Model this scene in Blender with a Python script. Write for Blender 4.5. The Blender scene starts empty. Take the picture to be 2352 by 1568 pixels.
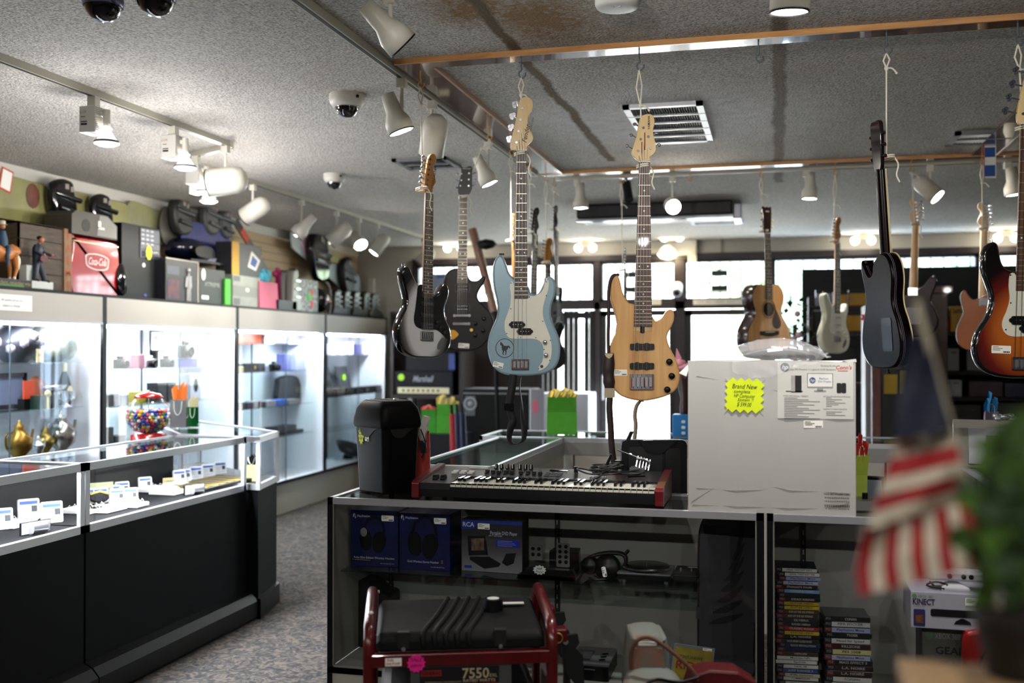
import bpy, bmesh, math, random
from mathutils import Vector, Matrix
V = Vector
scn = bpy.context.scene
COL = scn.collection
RN = random.Random(11)

# ---------------- camera, world, exposure ----------------
EYE = V((0,0,1.59)); YAW = math.radians(14.2); PIT = math.radians(0.505); FPX = 2380.0
CF = V((-math.sin(YAW)*math.cos(PIT), math.cos(YAW)*math.cos(PIT), math.sin(PIT)))
CR = V((math.cos(YAW), math.sin(YAW),0)); CU = CR.cross(CF)
cam = bpy.data.objects.new('camera', bpy.data.cameras.new('camera')); COL.objects.link(cam)
cam.location = EYE
cam.rotation_euler = (math.radians(90) + PIT, 0, YAW)
cam.data.sensor_width = 36; cam.data.lens = FPX/2352*36
cam.data.clip_start = 0.05; cam.data.clip_end = 200
cam.data.dof.use_dof = True; cam.data.dof.focus_distance = 4.05; cam.data.dof.aperture_fstop = 2.0
scn.camera = cam
scn.view_settings.view_transform = 'Standard'; scn.view_settings.look = 'None'
scn.view_settings.exposure = 2.85; scn.view_settings.gamma = 1.0
scn.view_settings.use_curve_mapping = False
w = bpy.data.worlds.new('world'); scn.world = w; w.use_nodes = True
w.node_tree.nodes['Background'].inputs[0].default_value = (0.86,0.93,1.0,1)
w.node_tree.nodes['Background'].inputs[1].default_value = 2.6
try:
    scn.cycles.max_bounces = 7; scn.cycles.diffuse_bounces = 3; scn.cycles.glossy_bounces = 3
    scn.cycles.transparent_max_bounces = 16; scn.cycles.transmission_bounces = 6
    scn.cycles.sample_clamp_indirect = 4; scn.cycles.caustics_reflective = False; scn.cycles.caustics_refractive = False
    scn.cycles.use_denoising = True
except Exception: pass
sun = bpy.data.objects.new('sun', bpy.data.lights.new('sun', 'SUN')); COL.objects.link(sun)
sun.data.energy = 4.0; sun.data.angle = 0.01; sun.rotation_euler = (math.radians(38),0, math.radians(200))

def ray(px, py):
    return CF + CR*((px - 1176)/FPX) - CU*((py - 784)/FPX)
def onZ(px, py, z): r = ray(px, py); return EYE + r*((z - EYE.z)/r.z)
def onY(px, py, y): r = ray(px, py); return EYE + r*(y / r.y)
def onX(px, py, x): r = ray(px, py); return EYE + r*(x / r.x)
def dep(p): return (V(p) - EYE).dot(CF)

# ---------------- materials ----------------
def lin(h):
    if isinstance(h, tuple): return h if len(h) == 4 else (*h, 1)
    h = h.lstrip('#'); c = [int(h[i:i + 2],16)/255 for i in (0,2,4)]
    return tuple((x/12.92 if x <= .04045 else ((x + .055)/1.055) ** 2.4) for x in c) + (1,)
MC = {}
def mat(color, rough=.5, metal=0, emit=0, trans=0, noise=0, nscale=20, bump=0, coat=0, alpha=1, ior=1.45, spec=None, color2=None):
    key = (str(color), rough, metal, emit, trans, noise, nscale, bump, coat, alpha, ior, spec, str(color2))
    if key in MC: return MC[key]
    m = bpy.data.materials.new('mat_%d' % len(MC)); m.use_nodes = True
    nt = m.node_tree; b = nt.nodes['Principled BSDF']; c = lin(color)
    b.inputs['Base Color'].default_value = c; b.inputs['Roughness'].default_value = rough
    b.inputs['Metallic'].default_value = metal; b.inputs['IOR'].default_value = ior
    if trans: b.inputs['Transmission Weight'].default_value = trans
    if coat: b.inputs['Coat Weight'].default_value = coat; b.inputs['Coat Roughness'].default_value = .04
    if spec is not None: b.inputs['Specular IOR Level'].default_value = spec
    if alpha < 1: b.inputs['Alpha'].default_value = alpha
    if emit: b.inputs['Emission Color'].default_value = c; b.inputs['Emission Strength'].default_value = emit
    if noise or bump or color2:
        tc = nt.nodes.new('ShaderNodeTexCoord'); n = nt.nodes.new('ShaderNodeTexNoise')
        n.inputs['Scale'].default_value = nscale; n.inputs['Detail'].default_value = 4
        nt.links.new(tc.outputs['Object'], n.inputs['Vector'])
        if noise or color2:
            r = nt.nodes.new('ShaderNodeValToRGB'); r.color_ramp.elements[0].position = .35; r.color_ramp.elements[1].position = .65
            c2 = lin(color2) if color2 else tuple(x*(1 - noise) for x in c[:3]) + (1,)
            r.color_ramp.elements[0].color = c2; r.color_ramp.elements[1].color = c
            nt.links.new(n.outputs['Fac'], r.inputs[0]); nt.links.new(r.outputs[0], b.inputs['Base Color'])
        if bump:
            bp = nt.nodes.new('ShaderNodeBump'); bp.inputs['Strength'].default_value = bump; bp.inputs['Distance'].default_value = .01
            nt.links.new(n.outputs['Fac'], bp.inputs['Height']); nt.links.new(bp.outputs[0], b.inputs['Normal'])
    MC[key] = m; return m

def glass_mat(tint=(.93,.97,.96), refl=.08):
    key = ('glass', tint, refl)
    if key in MC: return MC[key]
    m = bpy.data.materials.new('clear_glass'); m.use_nodes = True; nt = m.node_tree; nt.nodes.clear()
    o = nt.nodes.new('ShaderNodeOutputMaterial'); mx = nt.nodes.new('ShaderNodeMixShader')
    t = nt.nodes.new('ShaderNodeBsdfTransparent'); t.inputs[0].default_value = (*tint, 1)
    g = nt.nodes.new('ShaderNodeBsdfGlossy'); g.inputs['Roughness'].default_value = .01
    f = nt.nodes.new('ShaderNodeFresnel'); f.inputs[0].default_value = 1.5
    mth = nt.nodes.new('ShaderNodeMath'); mth.operation = 'MULTIPLY'; mth.inputs[1].default_value = .9 + refl
    ge = nt.nodes.new('ShaderNodeNewGeometry'); inv = nt.nodes.new('ShaderNodeMath'); inv.operation = 'SUBTRACT'; inv.inputs[0].default_value = 1; nt.links.new(ge.outputs['Backfacing'], inv.inputs[1])
    nt.links.new(f.outputs[0], mth.inputs[0]); m2 = nt.nodes.new('ShaderNodeMath'); m2.operation = 'MULTIPLY'; nt.links.new(mth.outputs[0], m2.inputs[0]); nt.links.new(inv.outputs[0], m2.inputs[1]); nt.links.new(m2.outputs[0], mx.inputs[0])
    nt.links.new(t.outputs[0], mx.inputs[1]); nt.links.new(g.outputs[0], mx.inputs[2]); nt.links.new(mx.outputs[0], o.inputs[0])
    MC[key] = m; return m

def wood_mat(c1, c2, rough=.35, scale=(18,3,3), coat=.3):
    key = ('wood', c1, c2, rough, scale, coat)
    if key in MC: return MC[key]
    m = bpy.data.materials.new('wood_grain'); m.use_nodes = True; nt = m.node_tree; b = nt.nodes['Principled BSDF']
    tc = nt.nodes.new('ShaderNodeTexCoord'); mp = nt.nodes.new('ShaderNodeMapping'); mp.inputs['Scale'].default_value = scale
    n = nt.nodes.new('ShaderNodeTexNoise'); n.inputs['Scale'].default_value = 3; n.inputs['Detail'].default_value = 6; n.inputs['Distortion'].default_value = .6
    r = nt.nodes.new('ShaderNodeValToRGB'); r.color_ramp.elements[0].position = .3; r.color_ramp.elements[1].position = .7
    r.color_ramp.elements[0].color = lin(c1); r.color_ramp.elements[1].color = lin(c2)
    nt.links.new(tc.outputs['Object'], mp.inputs[0]); nt.links.new(mp.outputs[0], n.inputs['Vector']); nt.links.new(n.outputs['Fac'], r.inputs[0])
    nt.links.new(r.outputs[0], b.inputs['Base Color']); b.inputs['Roughness'].default_value = rough; b.inputs['Coat Weight'].default_value = coat
    MC[key] = m; return m

def burst_mat(stops, cx, cz, rx, rz, rough=.15):
    """painted burst: colour rings by elliptic distance in the body's own plane"""
    m = bpy.data.materials.new('burst_paint'); m.use_nodes = True; nt = m.node_tree; b = nt.nodes['Principled BSDF']
    tc = nt.nodes.new('ShaderNodeTexCoord'); mp = nt.nodes.new('ShaderNodeMapping')
    mp.inputs['Location'].default_value = (-cx / rx, 0,-cz / rz); mp.inputs['Scale'].default_value = (1/rx, 0,1/rz)
    ln = nt.nodes.new('ShaderNodeVectorMath'); ln.operation = 'LENGTH'
    r = nt.nodes.new('ShaderNodeValToRGB'); el = r.color_ramp.elements
    el[0].position = stops[0][0]; el[0].color = lin(stops[0][1]); el[1].position = stops[-1][0]; el[1].color = lin(stops[-1][1])
    for p, c in stops[1:-1]: e = el.new(p); e.color = lin(c)
    nt.links.new(tc.outputs['Object'], mp.inputs[0]); nt.links.new(mp.outputs[0], ln.inputs[0]); nt.links.new(ln.outputs['Value'], r.inputs[0])
    nt.links.new(r.outputs[0], b.inputs['Base Color']); b.inputs['Roughness'].default_value = rough; b.inputs['Coat Weight'].default_value = 1
    return m
# ---------------- geometry helpers ----------------
TXT = {}
def text_geo(s, bold=0, shear=0):
    k = (s, bold, shear)
    if k not in TXT:
        cu = bpy.data.curves.new('t', 'FONT'); cu.body = s; cu.size = 1; cu.resolution_u = 2; cu.offset = bold; cu.shear = shear
        cu.align_x = 'CENTER'; cu.align_y = 'CENTER'
        o = bpy.data.objects.new('t', cu); me = bpy.data.meshes.new_from_object(o)
        TXT[k] = ([v.co.copy() for v in me.vertices],[tuple(p.vertices) for p in me.polygons])
        bpy.data.objects.remove(o); bpy.data.curves.remove(cu); bpy.data.meshes.remove(me)
    return TXT[k]

class MB:
    def __init__(s, m=None): s.v = []; s.f = []; s.fm = []; s.fs = []; s.mats = []; s.M = Matrix(); s.m = m
    def mi(s, m):
        m = m or s.m
        if m not in s.mats: s.mats.append(m)
        return s.mats.index(m)
    def add(s, vs, fs, m=None, smooth=False):
        b = len(s.v); k = s.mi(m)
        s.v += [s.M @ V(p) for p in vs]
        for f in fs: s.f.append(tuple(b + i for i in f)); s.fm.append(k); s.fs.append(smooth)
        return s
    def box(s, c, d, m=None, R=None):
        x, y, z = d[0]/2, d[1]/2, d[2]/2; c = V(c)
        vs = [V((i * x, j * y, k * z)) for i in (-1,1) for j in (-1,1) for k in (-1,1)]
        if R is not None: vs = [R @ p for p in vs]
        return s.add([c + p for p in vs],[(0,1,3,2),(4,6,7,5),(0,4,5,1),(2,3,7,6),(0,2,6,4),(1,5,7,3)], m)
    def bx(s, x0, x1, y0, y1, z0, z1, m=None):
        return s.box(((x0 + x1)/2,(y0 + y1)/2,(z0 + z1)/2),(abs(x1 - x0), abs(y1 - y0), abs(z1 - z0)), m)
    def rings(s, rs, m=None, smooth=True, cap0=True, cap1=True, closed=True):
        n = len(rs[0]); vs = [p for r in rs for p in r]; fs = []
        for a in range(len(rs) - 1):
            for i in range(n if closed else n - 1):
                j = (i + 1) % n; fs.append((a * n + i, a * n + j, (a + 1)*n + j, (a + 1)*n + i))
        s.add(vs, fs, m, smooth)
        if cap0: s.add(rs[0],[tuple(range(n))[::-1]], m)
        if cap1: s.add(rs[-1],[tuple(range(n))], m)
        return s
    def cyl(s, p0, p1, r0, r1=None, m=None, n=12, cap=True, smooth=True):
        r1 = r0 if r1 is None else r1; p0 = V(p0); p1 = V(p1); d = (p1 - p0).normalized()
        a = d.orthogonal().normalized(); b = d.cross(a)
        rs = [[p + (a * math.cos(t) + b * math.sin(t))*r for t in [2*math.pi * i / n for i in range(n)]] for p, r in ((p0, r0),(p1, r1))]
        return s.rings(rs, m, smooth, cap, cap)
    def tube(s, pts, r, m=None, n=8, cap=True):
        pts = [V(p) for p in pts]; rs = []; a = None
        for i, p in enumerate(pts):
            d = (pts[min(i + 1, len(pts) - 1)] - pts[max(i - 1,0)]).normalized()
            a = (a - d * a.dot(d)).normalized() if a and (a - d * a.dot(d)).length > 1e-4 else d.orthogonal().normalized()
            b = d.cross(a); rr = r[i] if isinstance(r, (list, tuple)) else r
            rs.append([p + (a * math.cos(t) + b * math.sin(t))*rr for t in [2*math.pi * k / n for k in range(n)]])
        return s.rings(rs, m, True, cap, cap)
    def lathe(s, prof, c=(0,0,0), m=None, n=20, axis=None, cap=True):
        c = V(c); ax = V(axis).normalized() if axis else V((0,0,1)); a = ax.orthogonal().normalized() if axis else V((1,0,0)); b = ax.cross(a)
        rs = [[c + ax * z + (a * math.cos(t) + b * math.sin(t))*max(r, 1e-5) for t in [2*math.pi * i / n for i in range(n)]] for r, z in prof]
        return s.rings(rs, m, True, cap and prof[0][0] > .001, cap and prof[-1][0] > .001)
    def ball(s, c, r, m=None, n=12, sc=(1,1,1)):
        c = V(c); k = n // 2
        rs = []
        for i in range(k + 1):
            t = math.pi * i / k - math.pi/2
            rs.append([c + V((math.cos(t)*math.cos(q)*r * sc[0], math.cos(t)*math.sin(q)*r * sc[1], math.sin(t)*r * sc[2])) for q in [2*math.pi * j / n for j in range(n)]])
        return s.rings(rs, m, True, False, False)
    def prism(s, pts, y0, y1, m=None, r=0, smooth=True, mf=None, mb_=None):
        """outline in the local x,z plane, thickness along y; r rounds the rim"""
        pts = [V((p[0], p[1])) for p in pts]; n = len(pts)
        area = sum(pts[i].x * pts[(i + 1) % n].y - pts[(i + 1) % n].x * pts[i].y for i in range(n))
        if area < 0: pts = pts[::-1]
        def off(k):
            o = []
            for i in range(n):
                d = (pts[(i + 1) % n] - pts[i - 1]); L = d.length or 1; nn = V((-d.y, d.x))/L
                o.append(pts[i] + nn * k)
            return o
        if r: lv = [(y0, r),(y0 + .3*r, .3*r),(y0 + r, 0),(y1 - r, 0),(y1 - .3*r, .3*r),(y1, r)]
        else: lv = [(y0,0),(y1,0)]
        rs = [[V((p.x, y, p.y)) for p in off(k)] for y, k in lv]
        s.rings(rs, m, smooth, False, False)
        s.add(rs[0],[tuple(range(n))], mf or m); s.add(rs[-1],[tuple(range(n))[::-1]], mb_ or m)
        return s
    def ribbon(s, pts, wd, side=(1,0,0), t=.003, m=None):
        pts = [V(p) for p in pts]; rs = []; side = side if isinstance(side, list) else V(side)
        for i, p in enumerate(pts):
            d = (pts[min(i + 1, len(pts) - 1)] - pts[max(i - 1,0)]).normalized()
            sd = side[i] if isinstance(side, list) else side
            sd = (sd - d * sd.dot(d)).normalized(); nn = d.cross(sd); ww = wd[i] if isinstance(wd, (list, tuple)) else wd
            rs.append([p + sd * ww/2 + nn * t/2, p - sd * ww/2 + nn * t/2, p - sd * ww/2 - nn * t/2, p + sd * ww/2 - nn * t/2])
        return s.rings(rs, m, True)
    def txt(s, string, size, x, y, z, m=None, bold=0, shear=0, rot=0, axis='front', depth=0, fit=None):
        vs, fs = text_geo(string, bold, shear)
        if not vs: return s
        w = max(v.x for v in vs) - min(v.x for v in vs)
        sx = fit / w if fit else size; mx = (max(v.x for v in vs) + min(v.x for v in vs))/2
        c, q = math.cos(rot), math.sin(rot); out = []
        for v in vs:
            a, b = (v.x - mx)*sx, v.y * size; a, b = a * c - b * q, a * q + b * c
            out.append(V((x + a, y, z + b)) if axis == 'front' else V((x + a, y + b, z)))
        return s.add(out, fs, m)
    def merge(s, pts_fn): s.v = [pts_fn(p) for p in s.v]; return s
    def build(s, name, parent=None, bevel=0, seg=2, loc=None, weld=False):
        me = bpy.data.meshes.new(name); me.from_pydata([tuple(p) for p in s.v],[], s.f)
        for m in s.mats: me.materials.append(m)
        me.polygons.foreach_set('material_index', s.fm); me.polygons.foreach_set('use_smooth', s.fs)
        bm = bmesh.new(); bm.from_mesh(me)
        if weld: bmesh.ops.remove_doubles(bm, verts=bm.verts, dist=1e-5)
        bmesh.ops.recalc_face_normals(bm, faces=bm.faces); bm.to_mesh(me); bm.free(); me.update()
        o = bpy.data.objects.new(name, me); COL.objects.link(o)
        if parent: o.parent = parent
        if loc is not None: o.location = loc
        if bevel:
            b = o.modifiers.new('bevel', 'BEVEL'); b.width = bevel; b.segments = seg; b.limit_method = 'ANGLE'; b.angle_limit = .6
            b.harden_normals = False
        return o

def tag(o, label=None, cat=None, group=None, kind=None):
    if label: o['label'] = label
    if cat: o['category'] = cat
    if group: o['group'] = group
    if kind: o['kind'] = kind
    return o
def thing(name, label, cat, loc=(0,0,0), rz=0, group=None, rot=None):
    o = bpy.data.objects.new(name, None); COL.objects.link(o); o.empty_display_size = .05
    o.location = loc; o.rotation_euler = rot or (0,0, rz)
    return tag(o, label, cat, group)
def struct(mb, name, parent=None, **k):
    o = mb.build(name, parent, **k)
    if not parent: o['kind'] = 'structure'
    return o
def copy_tree(o, parent=None):
    c = o.copy(); COL.objects.link(c); c.parent = parent
    for ch in list(o.children): copy_tree(ch, c)
    return c
def smooth_loop(pts, k=6):
    n = len(pts); out = []
    for i in range(n):
        p0, p1, p2, p3 = (V(pts[(i + j) % n][:2]) for j in (-1,0,1,2))
        for a in range(k):
            t = a / k; out.append(.5*((2*p1) + (p2 - p0)*t + (2*p0 - 5*p1 + 4*p2 - p3)*t * t + (3*p1 - p0 - 3*p2 + p3)*t ** 3))
    return out
def smooth_path(pts, k=6):
    P = [V(p) for p in pts]; P = [P[0]*2 - P[1]] + P + [P[-1]*2 - P[-2]]; out = []
    for i in range(1, len(P) - 2):
        p0, p1, p2, p3 = P[i - 1:i + 3]
        for a in range(k):
            t = a / k; out.append(.5*((2*p1) + (p2 - p0)*t + (2*p0 - 5*p1 + 4*p2 - p3)*t * t + (3*p1 - p0 - 3*p2 + p3)*t ** 3))
    return out + [P[-2]]
def circ(cx, cz, r, n=20, rz=None): return [(cx + r * math.cos(2*math.pi * i / n), cz + (rz or r)*math.sin(2*math.pi * i / n)) for i in range(n)]
def rrect(x0, x1, z0, z1, r, n=4):
    o = []
    for cx, cz, a in ((x1 - r, z1 - r, 0),(x0 + r, z1 - r, 90),(x0 + r, z0 + r, 180),(x1 - r, z0 + r, 270)):
        for i in range(n + 1): t = math.radians(a + 90*i / n); o.append((cx + r * math.cos(t), cz + r * math.sin(t)))
    return o
def star(cx, cz, r, r2, n, rz=None, rz2=None):
    return [(cx + (r if i % 2 == 0 else r2)*math.sin(math.pi * i / n), cz + ((rz or r) if i % 2 == 0 else (rz2 or rz or r2) if rz2 else r2)*math.cos(math.pi * i / n)) for i in range(2*n)]

# common materials
WHITE = mat('#e8e8e4', .5); PAPER = mat('#e9e8e0', .7); BLACK = mat('#08080a', .4, spec=.25); BLK = mat('#0f0f11', .55, spec=.25); GLOSSBLK = mat('#08080a', .12, coat=.6)
CHROME = mat('#c8c8cc', .15,1); ALU = mat('#b9bbc0', .38,.75); INK = mat('#18181a', .6); CREAM = mat('#d8cfa8', .4)
GREY = mat('#8a8a8a', .5); DGREY = mat('#3a3b3e', .5); IVORY = mat('#dcdacb', .45); GLASS = glass_mat((.97,.98,.985)); LAMPW = mat('#d4d1c4', .4)
CORD = mat('#e0dccb', .9); GOLD = mat('#c9a94e', .3,.8); SILV = mat('#c9c9cf', .22,.9); REDM = mat('#5e0a10', .3, coat=.5)
TAN = mat('#c9a066', .5)

def price_label(parent, x, z, w, h, y, name='price_label', rot=0, label=None, back=PAPER):
    mb = MB(back); mb.M = Matrix.Translation((x, y, z)) @ Matrix.Rotation(rot, 4, 'Y')
    mb.prism(rrect(-w/2, w/2,-h/2, h/2, h*.12),-.0006,0, back)
    for i, f in enumerate((.3,.5,.38)): mb.bx(-w*.44,-w*.44 + w * f, -.0012,-.0006, h*(.3 - .2*i), h*(.36 - .2*i), INK)
    for i in range(9): mb.bx(w*(.1 + i*.037), w*(.118 + i*.037 + .008*(i % 3)),-.0012,-.0006,-h*.4,-h*.2, INK)
    o = mb.build(name, parent)
    if label: o['label'] = label
    return o
# ---------------- the room ----------------
ZC = 2.88; XL = -5.15; YB = 12.3; XR = 6.2; YN = -3.2
def ceiling_mat():
    m = bpy.data.materials.new('popcorn_ceiling'); m.use_nodes = True; nt = m.node_tree; b = nt.nodes['Principled BSDF']; L = nt.links
    tc = nt.nodes.new('ShaderNodeTexCoord'); sp = nt.nodes.new('ShaderNodeSeparateXYZ'); L.new(tc.outputs['Object'], sp.inputs[0])
    def N(sc, det=4):
        n = nt.nodes.new('ShaderNodeTexNoise'); n.inputs['Scale'].default_value = sc; n.inputs['Detail'].default_value = det; L.new(tc.outputs['Object'], n.inputs['Vector']); return n.outputs['Fac']
    def math_(op, a, bb=None, c=None, cl=False):
        q = nt.nodes.new('ShaderNodeMath'); q.operation = op; q.use_clamp = cl
        for i, v in enumerate((a, bb, c)):
            if v is None: continue
            if isinstance(v, (int, float)): q.inputs[i].default_value = v
            else: L.new(v, q.inputs[i])
        return q.outputs[0]
    wob = math_('MULTIPLY_ADD', N(2.5),.07,-.035); fine = math_('MULTIPLY_ADD', N(30),.03,-.015)
    x = math_('ADD', math_('ADD', sp.outputs[0], wob), fine)
    def band(cx, hw, soft):
        d = math_('ABSOLUTE', math_('SUBTRACT', x, cx)); return math_('SUBTRACT', 1.0, math_('DIVIDE', math_('SUBTRACT', d, hw), soft), cl=True)
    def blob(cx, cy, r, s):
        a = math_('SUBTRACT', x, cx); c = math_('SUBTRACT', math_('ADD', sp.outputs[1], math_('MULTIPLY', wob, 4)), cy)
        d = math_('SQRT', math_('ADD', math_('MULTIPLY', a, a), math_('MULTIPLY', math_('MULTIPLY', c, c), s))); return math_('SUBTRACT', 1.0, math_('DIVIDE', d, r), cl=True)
    s1 = math_('MULTIPLY', band(-1.07,.017,.02), math_('LESS_THAN', sp.outputs[1],7.0)); s2 = math_('MULTIPLY', band(.03,.022,.02),.75)
    s2 = math_('MULTIPLY', s2, math_('LESS_THAN', sp.outputs[1],8.2))
    st = math_('MAXIMUM', s1, s2)
    bl = math_('MULTIPLY', math_('MAXIMUM', math_('MAXIMUM', blob(-.88,3.95,.3,.5), blob(-1.1,3.75,.25,.7)), math_('MULTIPLY', blob(-.65,4.1,.25,1.5),.35)), math_('MULTIPLY', N(38,5),2.7), cl=True)
    bl = math_('MULTIPLY', bl, .95); pale = math_('MULTIPLY', math_('MULTIPLY', blob(-.55,5.85,1.0,1.1),1.6, None, True), math_('MULTIPLY', N(14,5),1.35), cl=True)  # pale: lamplight around the grille, painted into the ceiling colour
    big = math_('MULTIPLY', math_('SUBTRACT', N(.9,2),.55, cl=True),1.6)
    jx = math_('SUBTRACT', 1.0, math_('DIVIDE', math_('ABSOLUTE', math_('SUBTRACT', math_('PINGPONG', math_('SUBTRACT', sp.outputs[1],.6),.61),0)),.006), cl=True)
    joint = math_('MULTIPLY', math_('MULTIPLY', jx, math_('LESS_THAN', sp.outputs[0],-1.8)),.28)
    def mix(fac, a, col):
        q = nt.nodes.new('ShaderNodeMix'); q.data_type = 'RGBA'; L.new(fac, q.inputs[0])
        if isinstance(a, tuple): q.inputs[6].default_value = a
        else: L.new(a, q.inputs[6])
        q.inputs[7].default_value = lin(col); return q.outputs[2]
    sc = nt.nodes.new('ShaderNodeValToRGB'); L.new(N(95,3), sc.inputs[0]); e = sc.color_ramp.elements
    e[0].position = .34; e[1].position = .6; e[0].color = lin('#938e86'); e[1].color = lin('#cbc7c0')
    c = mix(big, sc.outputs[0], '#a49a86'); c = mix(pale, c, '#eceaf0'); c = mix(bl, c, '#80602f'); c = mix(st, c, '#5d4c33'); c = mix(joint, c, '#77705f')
    L.new(c, b.inputs['Base Color']); b.inputs['Roughness'].default_value = .9
    bp = nt.nodes.new('ShaderNodeBump'); bp.inputs['Strength'].default_value = .8; bp.inputs['Distance'].default_value = .015
    L.new(N(85,4), bp.inputs['Height']); L.new(bp.outputs[0], b.inputs['Normal'])
    return m
def carpet_mat():
    m = bpy.data.materials.new('patterned_carpet'); m.use_nodes = True; nt = m.node_tree; b = nt.nodes['Principled BSDF']; L = nt.links
    tc = nt.nodes.new('ShaderNodeTexCoord'); n1 = nt.nodes.new('ShaderNodeTexNoise'); n1.inputs['Scale'].default_value = 17; n1.inputs['Detail'].default_value = 6; n1.inputs['Distortion'].default_value = 2.2
    L.new(tc.outputs['Object'], n1.inputs['Vector']); r = nt.nodes.new('ShaderNodeValToRGB'); e = r.color_ramp.elements
    e[0].position = .38; e[0].color = lin('#38383a'); e[1].position = .62; e[1].color = lin('#655e56'); q = e.new(.5); q.color = lin('#4a4847')
    L.new(n1.outputs['Fac'], r.inputs[0]); L.new(r.outputs[0], b.inputs['Base Color']); b.inputs['Roughness'].default_value = .95; b.inputs['Specular IOR Level'].default_value = .1
    n2 = nt.nodes.new('ShaderNodeTexNoise'); n2.inputs['Scale'].default_value = 220; L.new(tc.outputs['Object'], n2.inputs['Vector'])
    bp = nt.nodes.new('ShaderNodeBump'); bp.inputs['Strength'].default_value = .6; bp.inputs['Distance'].default_value = .004; L.new(n2.outputs['Fac'], bp.inputs['Height']); L.new(bp.outputs[0], b.inputs['Normal'])
    return m
WALLM = mat('#b9b8b2', .8, noise=.06, nscale=3); SLATM = mat('#b79f7c', .6, noise=.08, nscale=2)
DARKW = mat('#241c1a', .5); FRAMEM = mat('#2c2527', .4)
struct(MB(carpet_mat()).bx(XL, XR, YN, YB, -.1,0), 'floor')
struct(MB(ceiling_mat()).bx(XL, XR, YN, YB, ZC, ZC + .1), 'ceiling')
# left wall: slatwall boards with grooves, plain strip of moulding above
mb = MB(WALLM); mb.bx(XL - .15, XL - .02, YN, YB, 0, ZC)
z = 1.2
while z < ZC - .12:
    mb.bx(XL - .03, XL, YN, YB - .0, z, min(z + .078, ZC - .08), SLATM); mb.bx(XL - .03, XL - .012, YN, YB, z + .078, z + .084, mat('#6d5a3e', .7)); z += .084
mb.bx(XL - .03, XL, YN, YB, 0,1.2, SLATM)
struct(mb, 'wall_left')
struct(MB(mat('#c4c2b8', .6)).bx(XL, XL + .025, YN, YB, ZC - .085, ZC), 'trim_1')
struct(MB(WALLM).bx(XR, XR + .15, YN, YB, 0, ZC), 'wall_right')
struct(MB(WALLM).bx(XL - .15, XR + .15, YN - .15, YN, 0, ZC), 'wall_near')
# far wall with the shop front openings
zt = 2.66; x0w = onY(955,600, YB).x; x1w = XR
mb = MB(mat('#b6b5ae', .8, noise=.05, nscale=4)); mb.bx(XL - .15, x0w, YB, YB + .15,0, ZC); mb.bx(x0w, x1w, YB, YB + .15, zt, ZC)
for k in range(7): mb.bx(XL, x0w, YB - .004, YB, .4 + k*.35,.403 + k*.35, mat('#96958b', .8))
mb.bx(onY(850,600, YB).x, onY(862,600, YB).x, YB - .06, YB, 1.9,2.5, mat('#c8c7bd', .6))
struct(mb, 'wall_far')
XD0 = onY(1372,700, YB).x; XD1 = onY(1562,700, YB).x; XD2 = onY(1768,700, YB).x; zs = onY(1500,692, YB).z
def bars(mb, xa, xb, za, zb, n, y, m=None, r=.009):
    for i in range(n): x = xa + (xb - xa)*(i + .5)/n; mb.cyl((x, y, za),(x, y, zb), r, None, m, 6)
def pane(name, xa, xb, za, zb, parent, tint=(.93,.97,.96)):
    return MB(glass_mat(tint, .02)).bx(xa, xb, YB + .06, YB + .066, za, zb).build(name, parent)
def window(n, xa, xb, za, zb, nb, scroll=False, tint=(.93,.97,.96)):
    mb = MB(FRAMEM); f = .035
    mb.bx(xa, xa + f, YB, YB + .12, za, zb); mb.bx(xb - f, xb, YB, YB + .12, za, zb); mb.bx(xa, xb, YB, YB + .12, za, za + f); mb.bx(xa, xb, YB, YB + .12, zb - f, zb)
    o = struct(mb, 'window_%d' % n); o['kind'] = 'structure'
    pane('pane', xa + f, xb - f, za + f, zb - f, o, tint)
    g = MB(mat('#1b181b', .5)); bars(g, xa, xb, za, zb, nb, YB + .1)
    if scroll:
        g.bx(xa, xb, YB + .095, YB + .105, za + .1, za + .112); g.bx(xa, xb, YB + .095, YB + .105, zb - .12, zb - .108)
        w_ = (xb - xa)
        for cx in (xa + w_*.2, xa + w_*.42, xa + w_*.78):
            cz = (za + zb)/2
            g.tube([(cx + .1*math.cos(t), YB + .1, cz + .1*math.sin(t)) for t in [math.pi*2*k/16 for k in range(17)]],.006, None, 5)
            g.tube([(cx + (.05 + .004*k)*math.cos(k*.7), YB + .1, cz + .17*(1 if k % 2 else 1) - .02*k) for k in range(12)],.005, None, 5)
        for cz in (za + .15, zb - .16): g.bx(xa + w_*.33, xa + w_*.53, YB + .09, YB + .11, cz - .035, cz + .035)
    else: g.bx(xa, xb, YB + .095, YB + .105, zb - .2, zb - .19)
    g.build('grille', o)
    return o
window(1, x0w, XD0 - .03, zs, zt, 17)
window(2, XD0 + .03, XD1 - .04, zs, zt, 8, True)
window(3, XD1 + .04, XD2 - .03, zs, zt, 8, True)
window(4, XD2 + .03, XD2 + .03 + 2.2,.5, zt, 16, False, (.75,.84,.93))
window(5, XD2 + 2.27, x1w - .1,.5, zt, 11)
mb = MB(FRAMEM)
for x, hw in ((XD0,.035),(XD1,.055),(XD2,.03),(XD2 + 2.25,.02)): mb.bx(x - hw, x + hw, YB - .03, YB + .12,0, zt)
mb.bx(x0w - .03, x1w, YB - .05, YB + .02, zt, zt + .07); mb.bx(x0w - .04, x0w, YB - .03, YB + .12,0, zt)
mb.bx(x0w, XD2, YB - .03, YB + .12, zs - .09, zs)
mb.bx(XD2, x1w, YB, YB + .12,0,.5, mat('#6f6d68', .8))
struct(mb, 'trim_2')
# lower left of the shop front: dark security screens
xs = onY(1240,800, YB).x
mb = MB(mat('#2b2320', .7)); mb.bx(x0w, xs, YB, YB + .05,0, zs - .09); struct(mb, 'wall_screen')
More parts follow.
